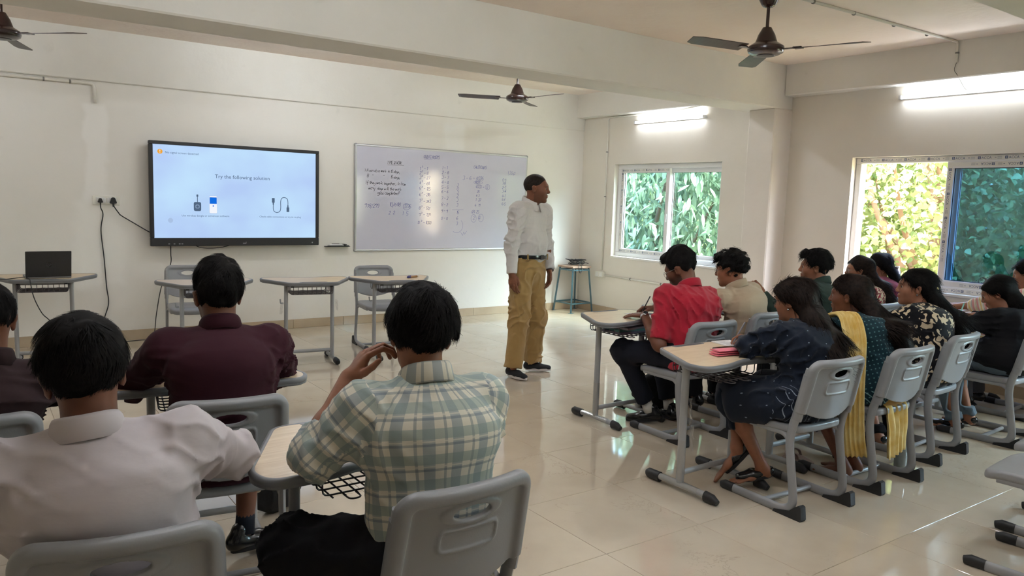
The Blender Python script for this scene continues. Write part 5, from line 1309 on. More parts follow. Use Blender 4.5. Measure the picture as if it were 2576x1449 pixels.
def watch(b, sd, mt_band, mt_face, frac=.93):
    E_,W_,a = b['AR'][sd]; p = E_+(W_-E_)*frac; ax = nrm(W_-E_); bk = nrm(np.array(a.get('b',(0,0,1)))-ax*np.dot(a.get('b',(0,0,1)),ax)); sd_ = np.cross(ax,bk)
    ring = [p+(bk*math.sin(q)+sd_*math.cos(q))*.030 for q in np.linspace(0,2*PI,20,endpoint=False)]
    o = MB().sweep(ring,.0022,.009,n=8,closed=True,up=ax).build('wristwatch',mt_band,b['t'],smooth=True)
    m4 = Matrix([[sd_[i],ax[i],bk[i],(p+bk*.030)[i]] for i in range(3)]+[[0,0,0,1]])
    MB().lathe([(.017,-.003),(.0185,.002),(.017,.006),(.015,.007)],20,m4).build('watch_case',mt_band,o,auto=40); MB().lathe([(.0145,.0068),(.0145,.0074)],20,m4).build('watch_dial',mt_face,o,auto=40)
# ------------------------------------------------------------------ printed fabrics (uv in metres, or frame coordinates)
def _wave(nt, sock, period, duty, phase=0.):
    L = nt.links; a = N(nt,'ShaderNodeMath',operation='MULTIPLY_ADD'); a.inputs[1].default_value=1/period; a.inputs[2].default_value=phase; L.new(sock,a.inputs[0])
    f_ = N(nt,'ShaderNodeMath',operation='FRACT'); L.new(a.outputs[0],f_.inputs[0]); l = N(nt,'ShaderNodeMath',operation='LESS_THAN'); l.inputs[1].default_value=duty; L.new(f_.outputs[0],l.inputs[0]); return l.outputs[0]
def _mixc(nt, fac, a, c, amt=1.):
    L = nt.links; m = N(nt,'ShaderNodeMix',data_type='RGBA')
    if amt != 1.: k = N(nt,'ShaderNodeMath',operation='MULTIPLY'); k.inputs[1].default_value=amt; L.new(fac,k.inputs[0]); fac = k.outputs[0]
    L.new(fac,m.inputs[0])
    if isinstance(a,tuple): m.inputs[6].default_value=col4(a)
    else: L.new(a,m.inputs[6])
    m.inputs[7].default_value=col4(c); return m.outputs[2]
def fabric(name, build, rough=.85, bump=.25, bscale=10.):
    m, nt, b = _nodes(name); L = nt.links; tc = N(nt,'ShaderNodeTexCoord'); sp = N(nt,'ShaderNodeSeparateXYZ'); so = N(nt,'ShaderNodeSeparateXYZ')
    L.new(tc.outputs['UV'],sp.inputs[0]); L.new(tc.outputs['Object'],so.inputs[0])
    L.new(build(nt,sp.outputs[0],sp.outputs[1],so,tc),b.inputs['Base Color'])
    b.inputs['Roughness'].default_value=rough; b.inputs['Specular IOR Level'].default_value=.2; b.inputs['Sheen Weight'].default_value=.12
    nb = N(nt,'ShaderNodeTexNoise'); nb.inputs['Scale'].default_value=bscale; nb.inputs['Detail'].default_value=6; L.new(tc.outputs['Object'],nb.inputs['Vector'])
    bp = N(nt,'ShaderNodeBump'); bp.inputs['Strength'].default_value=bump; bp.inputs['Distance'].default_value=.012; L.new(nb.outputs['Fac'],bp.inputs['Height']); L.new(bp.outputs[0],b.inputs['Normal']); return m
def plaid(nt,u,v,so,tc):
    blue, green, cream, dark = srgb(112,130,142), srgb(126,146,142), srgb(206,202,186), srgb(86,104,118)
    c = cream
    c = _mixc(nt,_wave(nt,u,.066,.40),c,blue,.62); c = _mixc(nt,_wave(nt,u,.066,.10,.28),c,dark,.5); c = _mixc(nt,_wave(nt,u,.066,.06,.12),c,cream,.6)
    c = _mixc(nt,_wave(nt,v,.066,.40),c,green,.62); c = _mixc(nt,_wave(nt,v,.066,.10,.28),c,dark,.5); c = _mixc(nt,_wave(nt,v,.066,.06,.12),c,cream,.6); return c
def check(nt,u,v,so,tc):
    c = srgb(200,197,194); c = _mixc(nt,_wave(nt,u,.052,.035),c,srgb(160,160,168),.22); return _mixc(nt,_wave(nt,v,.062,.03),c,srgb(160,160,168),.20)
def _dots(nt, su, sv, pu, pv, r, stag=True):
    L = nt.links
    def cell(s,p):
        a = N(nt,'ShaderNodeMath',operation='MULTIPLY'); a.inputs[1].default_value=1/p; L.new(s,a.inputs[0]); f_ = N(nt,'ShaderNodeMath',operation='FRACT'); L.new(a.outputs[0],f_.inputs[0]); q = N(nt,'ShaderNodeMath',operation='SUBTRACT'); q.inputs[1].default_value=.5; L.new(f_.outputs[0],q.inputs[0]); m_ = N(nt,'ShaderNodeMath',operation='MULTIPLY'); m_.inputs[1].default_value=p; L.new(q.outputs[0],m_.inputs[0]); return m_.outputs[0]
    cb = N(nt,'ShaderNodeCombineXYZ'); L.new(cell(su,pu),cb.inputs[0]); L.new(cell(sv,pv),cb.inputs[1]); ln = N(nt,'ShaderNodeVectorMath',operation='LENGTH'); L.new(cb.outputs[0],ln.inputs[0])
    l = N(nt,'ShaderNodeMath',operation='LESS_THAN'); l.inputs[1].default_value=r; L.new(ln.outputs['Value'],l.inputs[0]); return l.outputs[0]
def _below(nt, s, z):
    l = N(nt,'ShaderNodeMath',operation='LESS_THAN'); l.inputs[1].default_value=z; nt.links.new(s,l.inputs[0]); return l.outputs[0]
def _and(nt,a,b):
    m = N(nt,'ShaderNodeMath',operation='MULTIPLY'); nt.links.new(a,m.inputs[0]); nt.links.new(b,m.inputs[1]); return m.outputs[0]
def navy(nt,u,v,so,tc):
    c = srgb(15,23,37); c = _mixc(nt,_dots(nt,u,v,.075,.062,.0028),c,srgb(150,165,180),.6)
    st = _and(nt,_and(nt,_wave(nt,so.outputs[0],.019,.10),_below(nt,so.outputs[2],.64)),_below(nt,so.outputs[1],.17)); return _mixc(nt,st,c,srgb(140,150,165),.7)
def teal(nt,u,v,so,tc):
    c = srgb(13,42,51); c = _mixc(nt,_dots(nt,u,v,.021,.024,.0036),c,srgb(100,145,148),.6)
    L = nt.links; tri = N(nt,'ShaderNodeMath',operation='PINGPONG'); tri.inputs[1].default_value=.035; L.new(so.outputs[0],tri.inputs[0]); ad = N(nt,'ShaderNodeMath',operation='ADD'); L.new(tri.outputs[0],ad.inputs[0]); L.new(so.outputs[2],ad.inputs[1])
    zz = _and(nt,_and(nt,_wave(nt,ad.outputs[0],.03,.2),_below(nt,so.outputs[2],.545)),_below(nt,so.outputs[1],.2)); return _mixc(nt,zz,c,srgb(135,175,172),.7)
def floral(bg, fg, scale, thr, second=None):
    def b(nt,u,v,so,tc):
        L = nt.links; no = N(nt,'ShaderNodeTexNoise'); no.inputs['Scale'].default_value=scale; no.inputs['Detail'].default_value=0; no.inputs['Distortion'].default_value=1.2; L.new(tc.outputs['Object'],no.inputs['Vector'])
        g = N(nt,'ShaderNodeMath',operation='GREATER_THAN'); g.inputs[1].default_value=thr; L.new(no.outputs['Fac'],g.inputs[0]); c = _mixc(nt,g.outputs[0],bg,fg)
        if second:
            n2 = N(nt,'ShaderNodeTexNoise'); n2.inputs['Scale'].default_value=scale*1.2; n2.inputs['W' if False else 'Detail'].default_value=0; mp = N(nt,'ShaderNodeMapping'); mp.inputs['Location'].default_value=(3,5,7); L.new(tc.outputs['Object'],mp.inputs[0]); L.new(mp.outputs[0],n2.inputs['Vector'])
            g2 = N(nt,'ShaderNodeMath',operation='GREATER_THAN'); g2.inputs[1].default_value=thr+.02; L.new(n2.outputs['Fac'],g2.inputs[0]); c = _mixc(nt,g2.outputs[0],c,second)
        return c
    return b
def stripes(nt,u,v,so,tc):
    c = srgb(214,206,190); c = _mixc(nt,_wave(nt,v,.05,.25),c,srgb(206,120,130),.8); c = _mixc(nt,_wave(nt,v,.05,.15,.4),c,srgb(214,180,80),.8); return _mixc(nt,_wave(nt,v,.05,.08,.7),c,srgb(120,130,150),.7)
M_PLAID, M_CHECK, M_NAVY, M_TEAL = fabric('plaid_cotton',plaid), fabric('fine_check_cotton',check,bump=.2), fabric('navy_tunic',navy), fabric('teal_print_tunic',teal)
M_FLOR, M_FLOR2, M_STRIPE = fabric('black_cream_floral',floral(srgb(18,17,22),srgb(196,178,150),26,.60)), fabric('cream_red_floral',floral(srgb(205,190,160),srgb(150,30,50),38,.56,srgb(120,60,60))), fabric('pastel_stripes',stripes)
c_white = cloth('white_lavender_cotton',srgb(196,189,192),srgb(188,180,184)); c_maroon = cloth('maroon_cotton',srgb(52,18,29)); c_umber = cloth('dark_umber_cotton',srgb(44,29,31)); c_red = cloth('red_cotton',srgb(164,26,46),srgb(152,22,42))
c_beige = cloth('beige_cotton',srgb(174,154,130)); c_green = cloth('dark_green_cotton',srgb(48,62,56)); c_wine = cloth('wine_cotton',srgb(122,28,48)); c_blackc = cloth('black_cotton',srgb(20,20,24)); c_trou = cloth('black_trousers',srgb(22,22,26)); c_ink = cloth('ink_trousers',srgb(24,26,36))
c_khaki = cloth('khaki_twill',srgb(158,128,80),srgb(150,121,74),bump=.2); c_jeans = cloth('washed_denim',srgb(96,112,124)); c_navyp = cloth('navy_trousers',srgb(14,24,38)); c_must = cloth('mustard_cotton',srgb(150,116,58)); c_yel = cloth('yellow_chiffon',srgb(222,202,140),srgb(204,168,84),bump=.3,nscale=14); c_grey = cloth('grey_trousers',srgb(70,70,76)); c_whites = cloth('white_sock',srgb(220,218,214)); c_darks = cloth('dark_sock',srgb(26,30,40))
m_wood_black = mat('black_frame', srgb(18,18,20), .3)
ND = (0,1,0)
def seated(kx=.11, ky=.56, kz=.505, ax=.12, ay=.52, az=.085, **kw):
    return {'R':dict(k=(kx,ky,kz),a=(ax,ay,az),d=(.12,1,0),**kw),'L':dict(k=(-kx,ky,kz),a=(-ax,ay,az),d=(-.12,1,0),**kw)}
FLAT = dict(curl=(8,10,8),thumb='side'); PEN = dict(curl=((40,45,25),(48,52,30),(58,60,35),(62,62,35)),thumb='pinch')
desk_z = DH+.018
def arm(x,y,z,pole,**kw): d_=dict(w=(x,y,z),pole=pole); d_.update(kw); return d_

CAST = {}
def cast(key, *a, **k): CAST[key] = person(*a, **k)
# --- left foreground
cast('P2','man in a white shirt seen from behind at bottom left',(.24,1.74,0),-9.5,((-.072,.222,1.075),3,-10,-7),skin='c',s=1.0,seed=2,lod=0,
  arms={'R':arm(.12,.62,desk_z+.02,(1,-.25,-.3),d=(-.5,.8,0),b=(0,0,1),**FLAT),'L':arm(-.24,.62,desk_z+.02,(-1,-.3,-.3),d=(.4,.9,0),**FLAT)},legs=seated(),
  top=dict(mat=c_white,amp=.0055,loose=1.10,k=48.),bottom=dict(mat=c_trou),hair=dict(kind='man',top=.028,side=.014,back=.018,length=.05,messy=.28,swirl=35,tuft=.003,nape=-.094),shw=.192,face=False)
cast('P3','man in a dark maroon shirt seen from behind facing the display',(.725,2.72,0),-8,((.005,.315,1.108),5,-2,0),skin='c',s=1.02,seed=3,lod=0,
  arms={'R':arm(.06,.66,desk_z+.02,(1,-.4,-.25),d=(-.7,.7,0),**FLAT),'L':arm(-.08,.64,desk_z+.02,(-1,-.4,-.25),d=(.7,.7,0),**FLAT)},
  legs={'R':dict(k=(.15,.52,.50),a=(.11,.42,.105),d=(.93,.36,0),sock=c_darks,sockh=.26,hem=.62),'L':dict(k=(-.13,.54,.50),a=(-.13,.50,.085),d=(-.1,1,0))},
  top=dict(mat=c_maroon,amp=.005,loose=1.08),bottom=dict(mat=cloth('cream_trousers',srgb(186,172,146))),hair=dict(kind='man',top=.034,side=.008,back=.010,length=.042,messy=.5,swirl=20,tuft=.005),shw=.182,face=False)
cast('P4','man in a checked shirt in front, hand raised to his cheek',(1.02,1.62,0),1.5,((.034,.290,1.118),-24,-6,4),skin='b',s=1.02,seed=4,lod=0,
  arms={'L':dict(w=(-.125,.425,.985),e=(-.265,.335,.800),d=(.55,-.15,.80),b=(-.75,.15,.62),curl=((28,48,30),(30,52,32),(34,55,35),(38,58,36)),thumb='out',sleeve=.66,spread=5.),'R':arm(.17,.60,desk_z+.02,(1,-.3,-.3),d=(-.5,.8,0),**FLAT)},
  legs={'R':dict(k=(.16,.55,.505),a=(.14,.52,.085),d=(.1,1,0)),'L':dict(k=(-.29,.44,.51),a=(-.22,.50,.085),d=(-.3,1,0))},
  top=dict(mat=M_PLAID,amp=.0045,loose=1.07,hem=.0),bottom=dict(mat=c_trou,r=(.10,.086,.07,.06)),hair=dict(kind='man',top=.030,side=.018,back=.020,length=.058,messy=.35,swirl=30,fringe=.012,tuft=.004,lift=.10,nape=-.100),shw=.180,face=False,shoulder_yaw=-8,sh_drop=.035)
cast('P1','man in a dark brown shirt cut off by the left edge',(-.03,2.86,0),-5,((.050,.185,1.055),10,-5,0),skin='c',seed=5,lod=0,
  arms={'R':arm(.14,.62,desk_z+.02,(1,-.3,-.4),**FLAT),'L':arm(-.14,.62,desk_z+.02,(-1,-.3,-.4),**FLAT)},legs=seated(),top=dict(mat=c_umber),bottom=dict(mat=c_trou),hair=dict(kind='man',top=.020,side=.007,back=.008,length=.03),face=False,beard=.4)
# --- teacher
TL = (3.93,5.30,0)
cast('T','man standing by the whiteboard in a white shirt and khaki trousers',TL,194.7,((-.03,.045,1.612),30,-2,0),hip=(0,0,.945),skin='a',s=1.0,seed=6,lod=0,
  arms={'R':arm(.275,.05,.835,(.6,-1,0),d=(-.05,.12,-1),b=(.95,.3,0),curl=((18,20,12),(22,24,14),(26,28,16),(30,30,18)),thumb='side',sleeve=.985),'L':arm(-.215,.075,.905,(-1,-.9,.1),d=(.25,.25,-1),b=(-.9,.4,0),curl=(20,25,15),sleeve=.97)},
  legs={'R':dict(k=(.125,.03,.50),a=(.175,.02,.085),d=(.10,1,0),foot='sneaker',smat=mat('black_mesh_shoe',srgb(24,25,29),.8),solemat=mat('white_sole',srgb(205,198,196),.6),hem=.985),'L':dict(k=(-.115,.02,.50),a=(-.15,-.03,.085),d=(-.72,.70,0),foot='sneaker',smat=mat('black_mesh_shoe',(0,0,0)),solemat=mat('white_sole',(0,0,0)),hem=.985)},
  top=dict(mat=M_CHECK,amp=.0055,start=.112,loose=1.0,k=60.),bottom=dict(mat=c_khaki,r=(.098,.084,.082,.078),amp=.0045),hair=dict(kind='man',top=.006,side=.002,back=.004,length=.009,messy=.2,tuft=.0006,lift=.1,n=3000,mat=hair_mat('hair_cropped',(.016,.012,.010),(.03,.022,.018),.6)),beard=.35,belly=.022,shw=.172,bulge=.02,jaw=1.08)
# --- right group, front row
cast('R1','man in a red shirt and glasses bent over his desk writing',(3.834,3.18,0),-2,((.035,.335,1.085),22,-26,0),skin='c',s=1.02,seed=7,lod=1,beard=.75,glasses=m_silver,
  arms={'L':dict(w=(-.20,.415,desk_z+.018),e=(-.245,.22,.625),d=(-.12,1,-.08),b=(-.15,0,1),sleeve=.46,**FLAT),'R':arm(.08,.60,desk_z+.03,(1,-.3,-.4),d=(-.55,.8,-.15),b=(.35,.2,.9),sleeve=.62,**PEN)},
  legs={'L':dict(k=(-.20,.60,.50),a=(-.03,.49,.095),d=(-.62,.78,-.12),sock=c_whites,sockh=.16,hem=.84),'R':dict(k=(.12,.58,.50),a=(.17,.50,.085),d=(.1,1,0),sock=c_whites,sockh=.16,hem=.84)},
  top=dict(mat=c_red,amp=.0055,loose=1.07),bottom=dict(mat=c_ink,r=(.095,.078,.070,.062)),hair=dict(kind='man',top=.042,side=.010,back=.012,length=.04,messy=.25,fringe=.016,tuft=.003,burn=1),shw=.18)
cast('R2','curly-haired man in a beige shirt and glasses beyond the red shirt',(4.57,3.30,0),0,((-.085,.285,1.06),24,-8,0),skin='b',seed=8,lod=1,glasses=m_wood_black,
  arms={'L':arm(-.24,.66,desk_z+.012,(-1,-.2,-.5),**FLAT),'R':arm(.02,.64,desk_z+.012,(1,-.3,-.5),d=(-.4,.9,0),**FLAT)},legs=seated(),top=dict(mat=c_beige,loose=1.06),bottom=dict(mat=c_trou),hair=dict(kind='man',top=.026,side=.016,back=.018,length=.05,messy=.8,fringe=.012,tuft=.009,lift=.25))
cast('R3','man in a dark green shirt turned towards the display',(5.28,3.18,0),4,((.05,.270,1.068),34,0,0),skin='b',seed=9,lod=1,beard=.25,
  arms={'L':arm(-.34,.46,.855,(-.6,-.2,-1),d=(-.2,.6,.75),b=(-.6,-.7,.2),curl=(35,45,30),thumb='in'),'R':arm(.1,.6,desk_z+.012,(1,-.3,-.5),**FLAT)},legs=seated(),top=dict(mat=c_green,loose=1.05),bottom=dict(mat=c_trou),hair=dict(kind='man',top=.030,side=.016,back=.018,length=.06,messy=.5,fringe=.016,tuft=.006,lift=.12,nape=-.088),shoulder_yaw=12)
def LH(C, dx, pts): return pts
cast('R4','woman in glasses with a curly ponytail before the open window',(5.98,3.22,0),5,((.05,.275,1.022),30,-2,0),skin='b',fem=True,s=.96,seed=10,lod=2,glasses=m_silver,
  arms={'L':arm(-.12,.60,desk_z+.012,(-1,-.3,-.5),**FLAT),'R':arm(.12,.60,desk_z+.012,(1,-.3,-.5),**FLAT)},legs=seated(foot='shoe'),top=dict(mat=M_FLOR2,sleeve=.7,name='tunic'),bottom=dict(mat=c_wine),
  hair=dict(kind='long',path=[(.085,.185,.985),(.135,.115,.90),(.155,.07,.80),(.16,.055,.70)],w=[.04,.075,.085,.06],dp=[.035,.05,.055,.04],wavy=.55,mat=M_HAIRB,length=.10),collar=False)
cast('R5','woman in wine red with tied dark hair nearest the window',(6.60,3.42,0),4,((.085,.275,1.03),24,0,0),skin='b',fem=True,s=.96,seed=11,lod=2,
  arms={'L':arm(-.12,.60,desk_z+.012,(-1,-.3,-.5),**FLAT),'R':arm(.12,.60,desk_z+.012,(1,-.3,-.5),**FLAT)},legs=seated(foot='shoe'),top=dict(mat=c_wine,sleeve=.7,name='tunic'),bottom=dict(mat=c_grey),
  hair=dict(kind='long',path=[(.10,.175,1.0),(.13,.12,.90),(.14,.09,.78)],w=[.04,.05,.04],dp=[.035,.04,.03],wavy=.35),collar=False)
# --- right group, second row
def lap(kx=.12, ky=.56, r=(.112,.092), drop=None):
    L = [P_ecap((0,.15,.505),(0,.24,.525),.195,.085,.185,.085,(1,0,0),.05)]
    for sg in (-1,1): L.append(P_caps((sg*.09,.17,.535),(sg*kx,ky,.520),r[0],r[1],.05))
    if drop: L += drop
    return L
cast('R6','woman in a navy tunic and glasses with long brown hair, nearest of the right group',(3.46,2.10,0),-3,((.055,.300,1.030),12,-8,0),skin='b',fem=True,s=1.0,seed=12,lod=1,glasses=m_wood_black,
  arms={'L':dict(w=(.0,.515,desk_z+.02),e=(-.195,.375,.795),d=(.85,.5,0),b=(0,0,1),sleeve=.98,**FLAT),'R':arm(.035,.535,desk_z+.032,(1,-.3,-.4),d=(-.1,.95,-.05),b=(.45,-.1,.85),sleeve=.95,**PEN)},
  legs={'L':dict(k=(-.16,.50,.485),a=(-.02,.375,.125),d=(-.90,.36,-.10),foot='flat',hem=.66),'R':dict(k=(-.03,.56,.485),a=(-.085,.50,.205),d=(-.50,.40,-.80),foot='flat',hem=.66)},
  top=dict(mat=M_NAVY,amp=.005,name='tunic',loose=1.1,skirt=lap(.13,.50,(.118,.10),[P_ecap((-.19,.24,.50),(-.20,.44,.46),.05,.09,.05,.085,(1,0,0),.05)])),bottom=dict(mat=c_navyp,r=(.09,.075,.07,.062)),
  hair=dict(kind='long',path=[(.075,.185,.945),(.095,.110,.85),(.10,.075,.79)],w=[.088,.108,.085],dp=[.055,.055,.04],wavy=.30,mat=M_HAIRB,n=6500,length=.16),collar=False)
cast('R7','woman in a teal printed tunic with a yellow scarf and wavy hair',(4.147,2.087,0),-1,((.01,.385,1.018),20,-2,0),skin='c',fem=True,s=1.0,seed=13,lod=1,
  arms={'L':arm(-.13,.64,desk_z+.012,(-1,-.3,-.5),sleeve=.75,**FLAT),'R':arm(.11,.64,desk_z+.012,(1,-.3,-.5),sleeve=.75,**FLAT)},
  legs={'L':dict(k=(-.10,.54,.485),a=(-.135,.255,.085),d=(-.35,1,0),foot='bare',hem=.72),'R':dict(k=(.08,.54,.485),a=(-.02,.26,.085),d=(-.2,1,0),foot='bare',hem=.72)},
  top=dict(mat=M_TEAL,amp=.004,name='tunic',loose=1.06,skirt=lap(.12,.52)),bottom=dict(mat=c_must,r=(.09,.08,.078,.066)),
  hair=dict(kind='long',path=[(.055,.255,.925),(.105,.155,.845),(.125,.105,.765)],w=[.085,.125,.10],dp=[.055,.065,.05],wavy=.55,n=6500,length=.12,mat=M_HAIRB),collar=False)
cast('R8','woman in a black and cream floral dress with a flower in her long hair',(4.92,2.175,0),4,((.05,.315,1.032),34,2,0),skin='d',fem=True,s=1.0,seed=14,lod=1,
  arms={'L':arm(-.13,.62,desk_z+.012,(-1,-.3,-.5),sleeve=.75,**FLAT),'R':arm(.11,.62,desk_z+.012,(1,-.3,-.5),sleeve=.75,**FLAT)},legs=seated(foot='flat',ay=.40),
  top=dict(mat=M_FLOR,amp=.004,name='dress',loose=1.06,skirt=lap(.13,.56,(.12,.105))),bottom=dict(mat=c_blackc),
  hair=dict(kind='long',path=[(.10,.195,.945),(.155,.120,.86),(.185,.075,.76),(.19,.065,.68)],w=[.065,.088,.092,.07],dp=[.05,.05,.055,.035],wavy=.22,n=6000,length=.16),collar=False)
cast('R9','woman in a black top and jeans leaning over her desk writing at the right',(5.73,2.05,0),3,((.108,.305,.972),14,-24,0),skin='d',fem=True,s=.99,seed=15,lod=1,neck_off=(0,-.05,-.145),
  arms={'L':arm(-.02,.66,desk_z+.012,(-1,-.3,-.5),d=(.2,1,0),sleeve=.80,**FLAT),'R':arm(.20,.48,desk_z+.032,(1,-.4,-.3),d=(-.3,.9,-.1),b=(.4,0,.9),sleeve=.93,**PEN)},legs=seated(foot='flat',ay=.42),
  top=dict(mat=c_blackc,amp=.004,name='tunic',loose=1.08,skirt=[P_ecap((0,.14,.565),(0,.30,.565),.205,.125,.19,.105,(1,0,0),.05),P_ecap((.10,.035,.52),(.11,.0,.18),.12,.020,.13,.016,(1,0,0),.04)]),bottom=dict(mat=c_jeans),
  hair=dict(kind='long',path=[(.125,.190,.925),(.145,.120,.84),(.155,.085,.75)],w=[.075,.085,.06],dp=[.05,.05,.03],wavy=.15,n=2600),collar=False)
cast('R10','person in pastel striped sleeves at the right edge with forearms on a desk',(6.55,2.25,0),3,((.03,.215,1.075),10,-12,0),skin='d',fem=True,s=1.0,seed=16,lod=2,
  arms={'L':arm(-.12,.70,desk_z+.012,(-1,-.3,-.5),sleeve=.72,**FLAT),'R':arm(.04,.72,desk_z+.012,(1,-.3,-.5),d=(-.3,1,0),sleeve=.72,**FLAT)},legs=seated(foot='shoe'),
  top=dict(mat=M_STRIPE,amp=.004,name='tunic',loose=1.06,skirt=lap()),bottom=dict(mat=c_grey),hair=dict(kind='long',path=[(.04,.12,.98),(.05,.06,.88),(.05,.04,.78)],w=[.05,.06,.05],dp=[.04,.04,.03]),collar=False)
# ------------------------------------------------------------------ things on desks, stool, floor
def WL(cx_, cy_, deg, p):
    a = math.radians(deg); return (cx_+p[0]*math.cos(a)-p[1]*math.sin(a), cy_+p[0]*math.sin(a)+p[1]*math.cos(a), p[2])
# laptop
m_lap = mat('dark_laptop_shell', srgb(34,33,34), .5); m_lapd = mat('laptop_silver_deck', srgb(120,120,124), .4); m_logo = mat('laptop_logo', srgb(14,14,15), .25); m_logo2 = mat('laptop_logo_letters', srgb(44,43,44), .4)
t = thing('laptop', 'open dark laptop seen from behind on the left desk', 'laptop', (.535,7.40,DH+.001), math.radians(2))
MB().rbox((-.165,.0,0),(.165,.225,.016),.004).build('base', m_lapd, t)
MB().box((-.14,.03,.016),(.14,.13,.0175)).build('keyboard', m_lap, t)
ML = Matrix.Translation((0,.002,.012)) @ Matrix.Rotation(math.radians(12),4,'X')
lid = MB().rbox((-.165,-.006,0),(.165,.003,.222),.004,ML).build('lid', m_lap, t)
MB().box((-.155,.003,.012),(.155,.0035,.212),ML).build('screen', mat('laptop_screen',srgb(120,130,150),.3,emis=srgb(150,160,190),estr=.4), lid)
ring = [(.024*math.cos(a),.024*math.sin(a)) for a in np.linspace(0,2*PI,28,endpoint=False)]
MB().add([ML @ Vector((x,-.0066,.108+z)) for x,z in ring],[tuple(range(28))]).build('logo_disc', m_logo, lid)
mb = MB(); V,Fc = text_mesh('hp',1.,0,.28); V = V*.034; mb.add([ML @ Vector((v[0]-.018,-.0070,.101+v[1])) for v in V],Fc); mb.build('logo_letters', m_logo2, lid)
cord('laptop_charger_cord','black charger cord leaving the laptop towards the left edge',[(.375,7.46,DH+.012),(.34,7.44,DH+.010),(.27,7.40,DH+.006),(.19,7.36,DH+.005),(.05,7.33,DH+.006),(-.06,7.32,DH-.05),(-.10,7.34,.4),(-.12,7.5,.02),(-.3,7.7,.006)],.0035)
cord('laptop_video_cable','black cable from the laptop hanging over the desk edge to the floor',[(.372,7.44,DH+.010),(.385,7.36,DH+.008),(.395,7.30,DH+.002),(.398,7.275,DH-.03),(.417,7.26,.60),(.469,7.27,.47),(.53,7.30,.39),(.60,7.42,.22),(.66,7.62,.05),(.74,7.80,.006),(1.0,7.95,.006)],.0038)
# markers on the desk
m_brown = mat('brown_marker', srgb(150,110,70), .4); m_bluecap = mat('blue_cap', srgb(40,40,110), .4); m_clear = mat('marker_barrel', srgb(200,200,205), .3)
for k,(x,y,a,lab) in enumerate(((3.47,6.52,24,'brown-barrelled whiteboard marker lying on the desk under the whiteboard'),(3.50,6.56,22,'pale whiteboard marker behind the brown one on the desk'))):
    t = thing('whiteboard_marker', lab, 'marker', (x,y,DH+.011), math.radians(a), 'markers on the desk')
    MB().sweep([(-.045,0,0),(.06,0,0)],.0105,n=12).build('barrel', m_brown if k==0 else m_clear, t, auto=40); MB().sweep([(-.085,0,0),(-.08,0,0),(-.045,0,0)],[.007,.0095,.0115],n=12).build('cap', m_bluecap, t, auto=40)
# stool in the corner
m_stl = mat('teal_painted_steel', srgb(58,88,98), .45, c2=srgb(68,98,108), nscale=8); m_ply = mat('worn_ply_top', srgb(168,142,124), .7, c2=srgb(140,116,102), nscale=12, stretch=(1,8,1))
t = thing('stool', 'tall stool with teal steel legs and worn wooden top in the corner', 'stool', (6.86,8.16,0), math.radians(0))
MB().rbox((-.165,-.165,.615),(.165,.165,.640),.004).build('seat', m_ply, t)
for sx in (-1,1):
    for sy in (-1,1):
        MB().sweep([(sx*.19,sy*.19,.004),(sx*.14,sy*.14,.612)],.016,n=4,rot=PI/4).build('leg', m_stl, t); MB().rbox((sx*.19-.026,sy*.19-.026,0),(sx*.19+.026,sy*.19+.026,.005),.001).build('foot_plate', m_stl, t)
for z,h_ in ((.13,.183),(.585,.145)):
    for a,b_ in (((-1,-1),(1,-1)),((1,-1),(1,1)),((1,1),(-1,1)),((-1,1),(-1,-1))): MB().sweep([(a[0]*h_,a[1]*h_,z),(b_[0]*h_,b_[1]*h_,z)],.013,n=4,rot=PI/4).build('rail', m_stl, t)
g = np.random.default_rng(5); pts=[]; n=58
for i in range(n):
    a = i*2*PI/7.3; r = .085+.045*math.sin(i*.9)+g.normal()*.012; pts.append((6.86+r*1.15*math.cos(a)+g.normal()*.01, 8.15+r*.9*math.sin(a), .650+.030*(1+math.sin(i*.37))+abs(g.normal())*.018))
pts += [(6.80,7.99,.66),(6.78,7.965,.60),(6.80,7.96,.555),(6.84,7.965,.60),(6.85,8.0,.655),(6.95,8.05,.68),(7.01,8.04,.675)]
tag(MB().sweep(catmull(pts,6),.0052,n=6).build('coiled_cable',m_cord,smooth=True),'tangled coil of black cable lying on the corner stool','cable')
# papers, pens, books
m_paper = mat('white_paper', srgb(226,222,224), .7); m_line = mat('pencil_lines', srgb(150,150,160), .7)
def sheet(name, label, cat, w_, h_, x, y, deg, th=.002, z=DH, mt=m_paper, lines=True, group=None):
    t = thing(name, label, cat, (x,y,z+.0006), math.radians(deg), group); MB().rbox((-w_/2,-h_/2,0),(w_/2,h_/2,th),.0006).build('pages', mt, t)
    if lines:
        mb = MB(); r_ = random.Random(label)
        for k in range(9): yy = h_*.36-k*h_*.075; mb.box((-w_*.38,yy,th),(w_*(-.38+.35+.4*r_.random()),yy+.0012,th+.0004))
        mb.build('written_lines', m_line, t)
    return t
def pen(label, tip, up, length, mt, r=.0045):
    tip = np.array(tip,float); up = nrm(up); t = thing('pen', label, 'pen', tuple(tip)); q = [up*0,up*.012,up*.02,up*length*.96,up*length]
    MB().sweep(q,[.001,r*.6,r,r,r*.7],n=8).build('barrel', mt, t, auto=40); return t
def held(key, sd, extra=(0,0,0)):
    b = CAST[key]; E_,W_,a = b['AR'][sd]; d = nrm(a['d']); bk = np.array(a['b'],float); bk = nrm(bk-d*np.dot(bk,d)); return b, W_, d, bk, np.cross(d,bk)*(-1 if sd=='R' else 1)
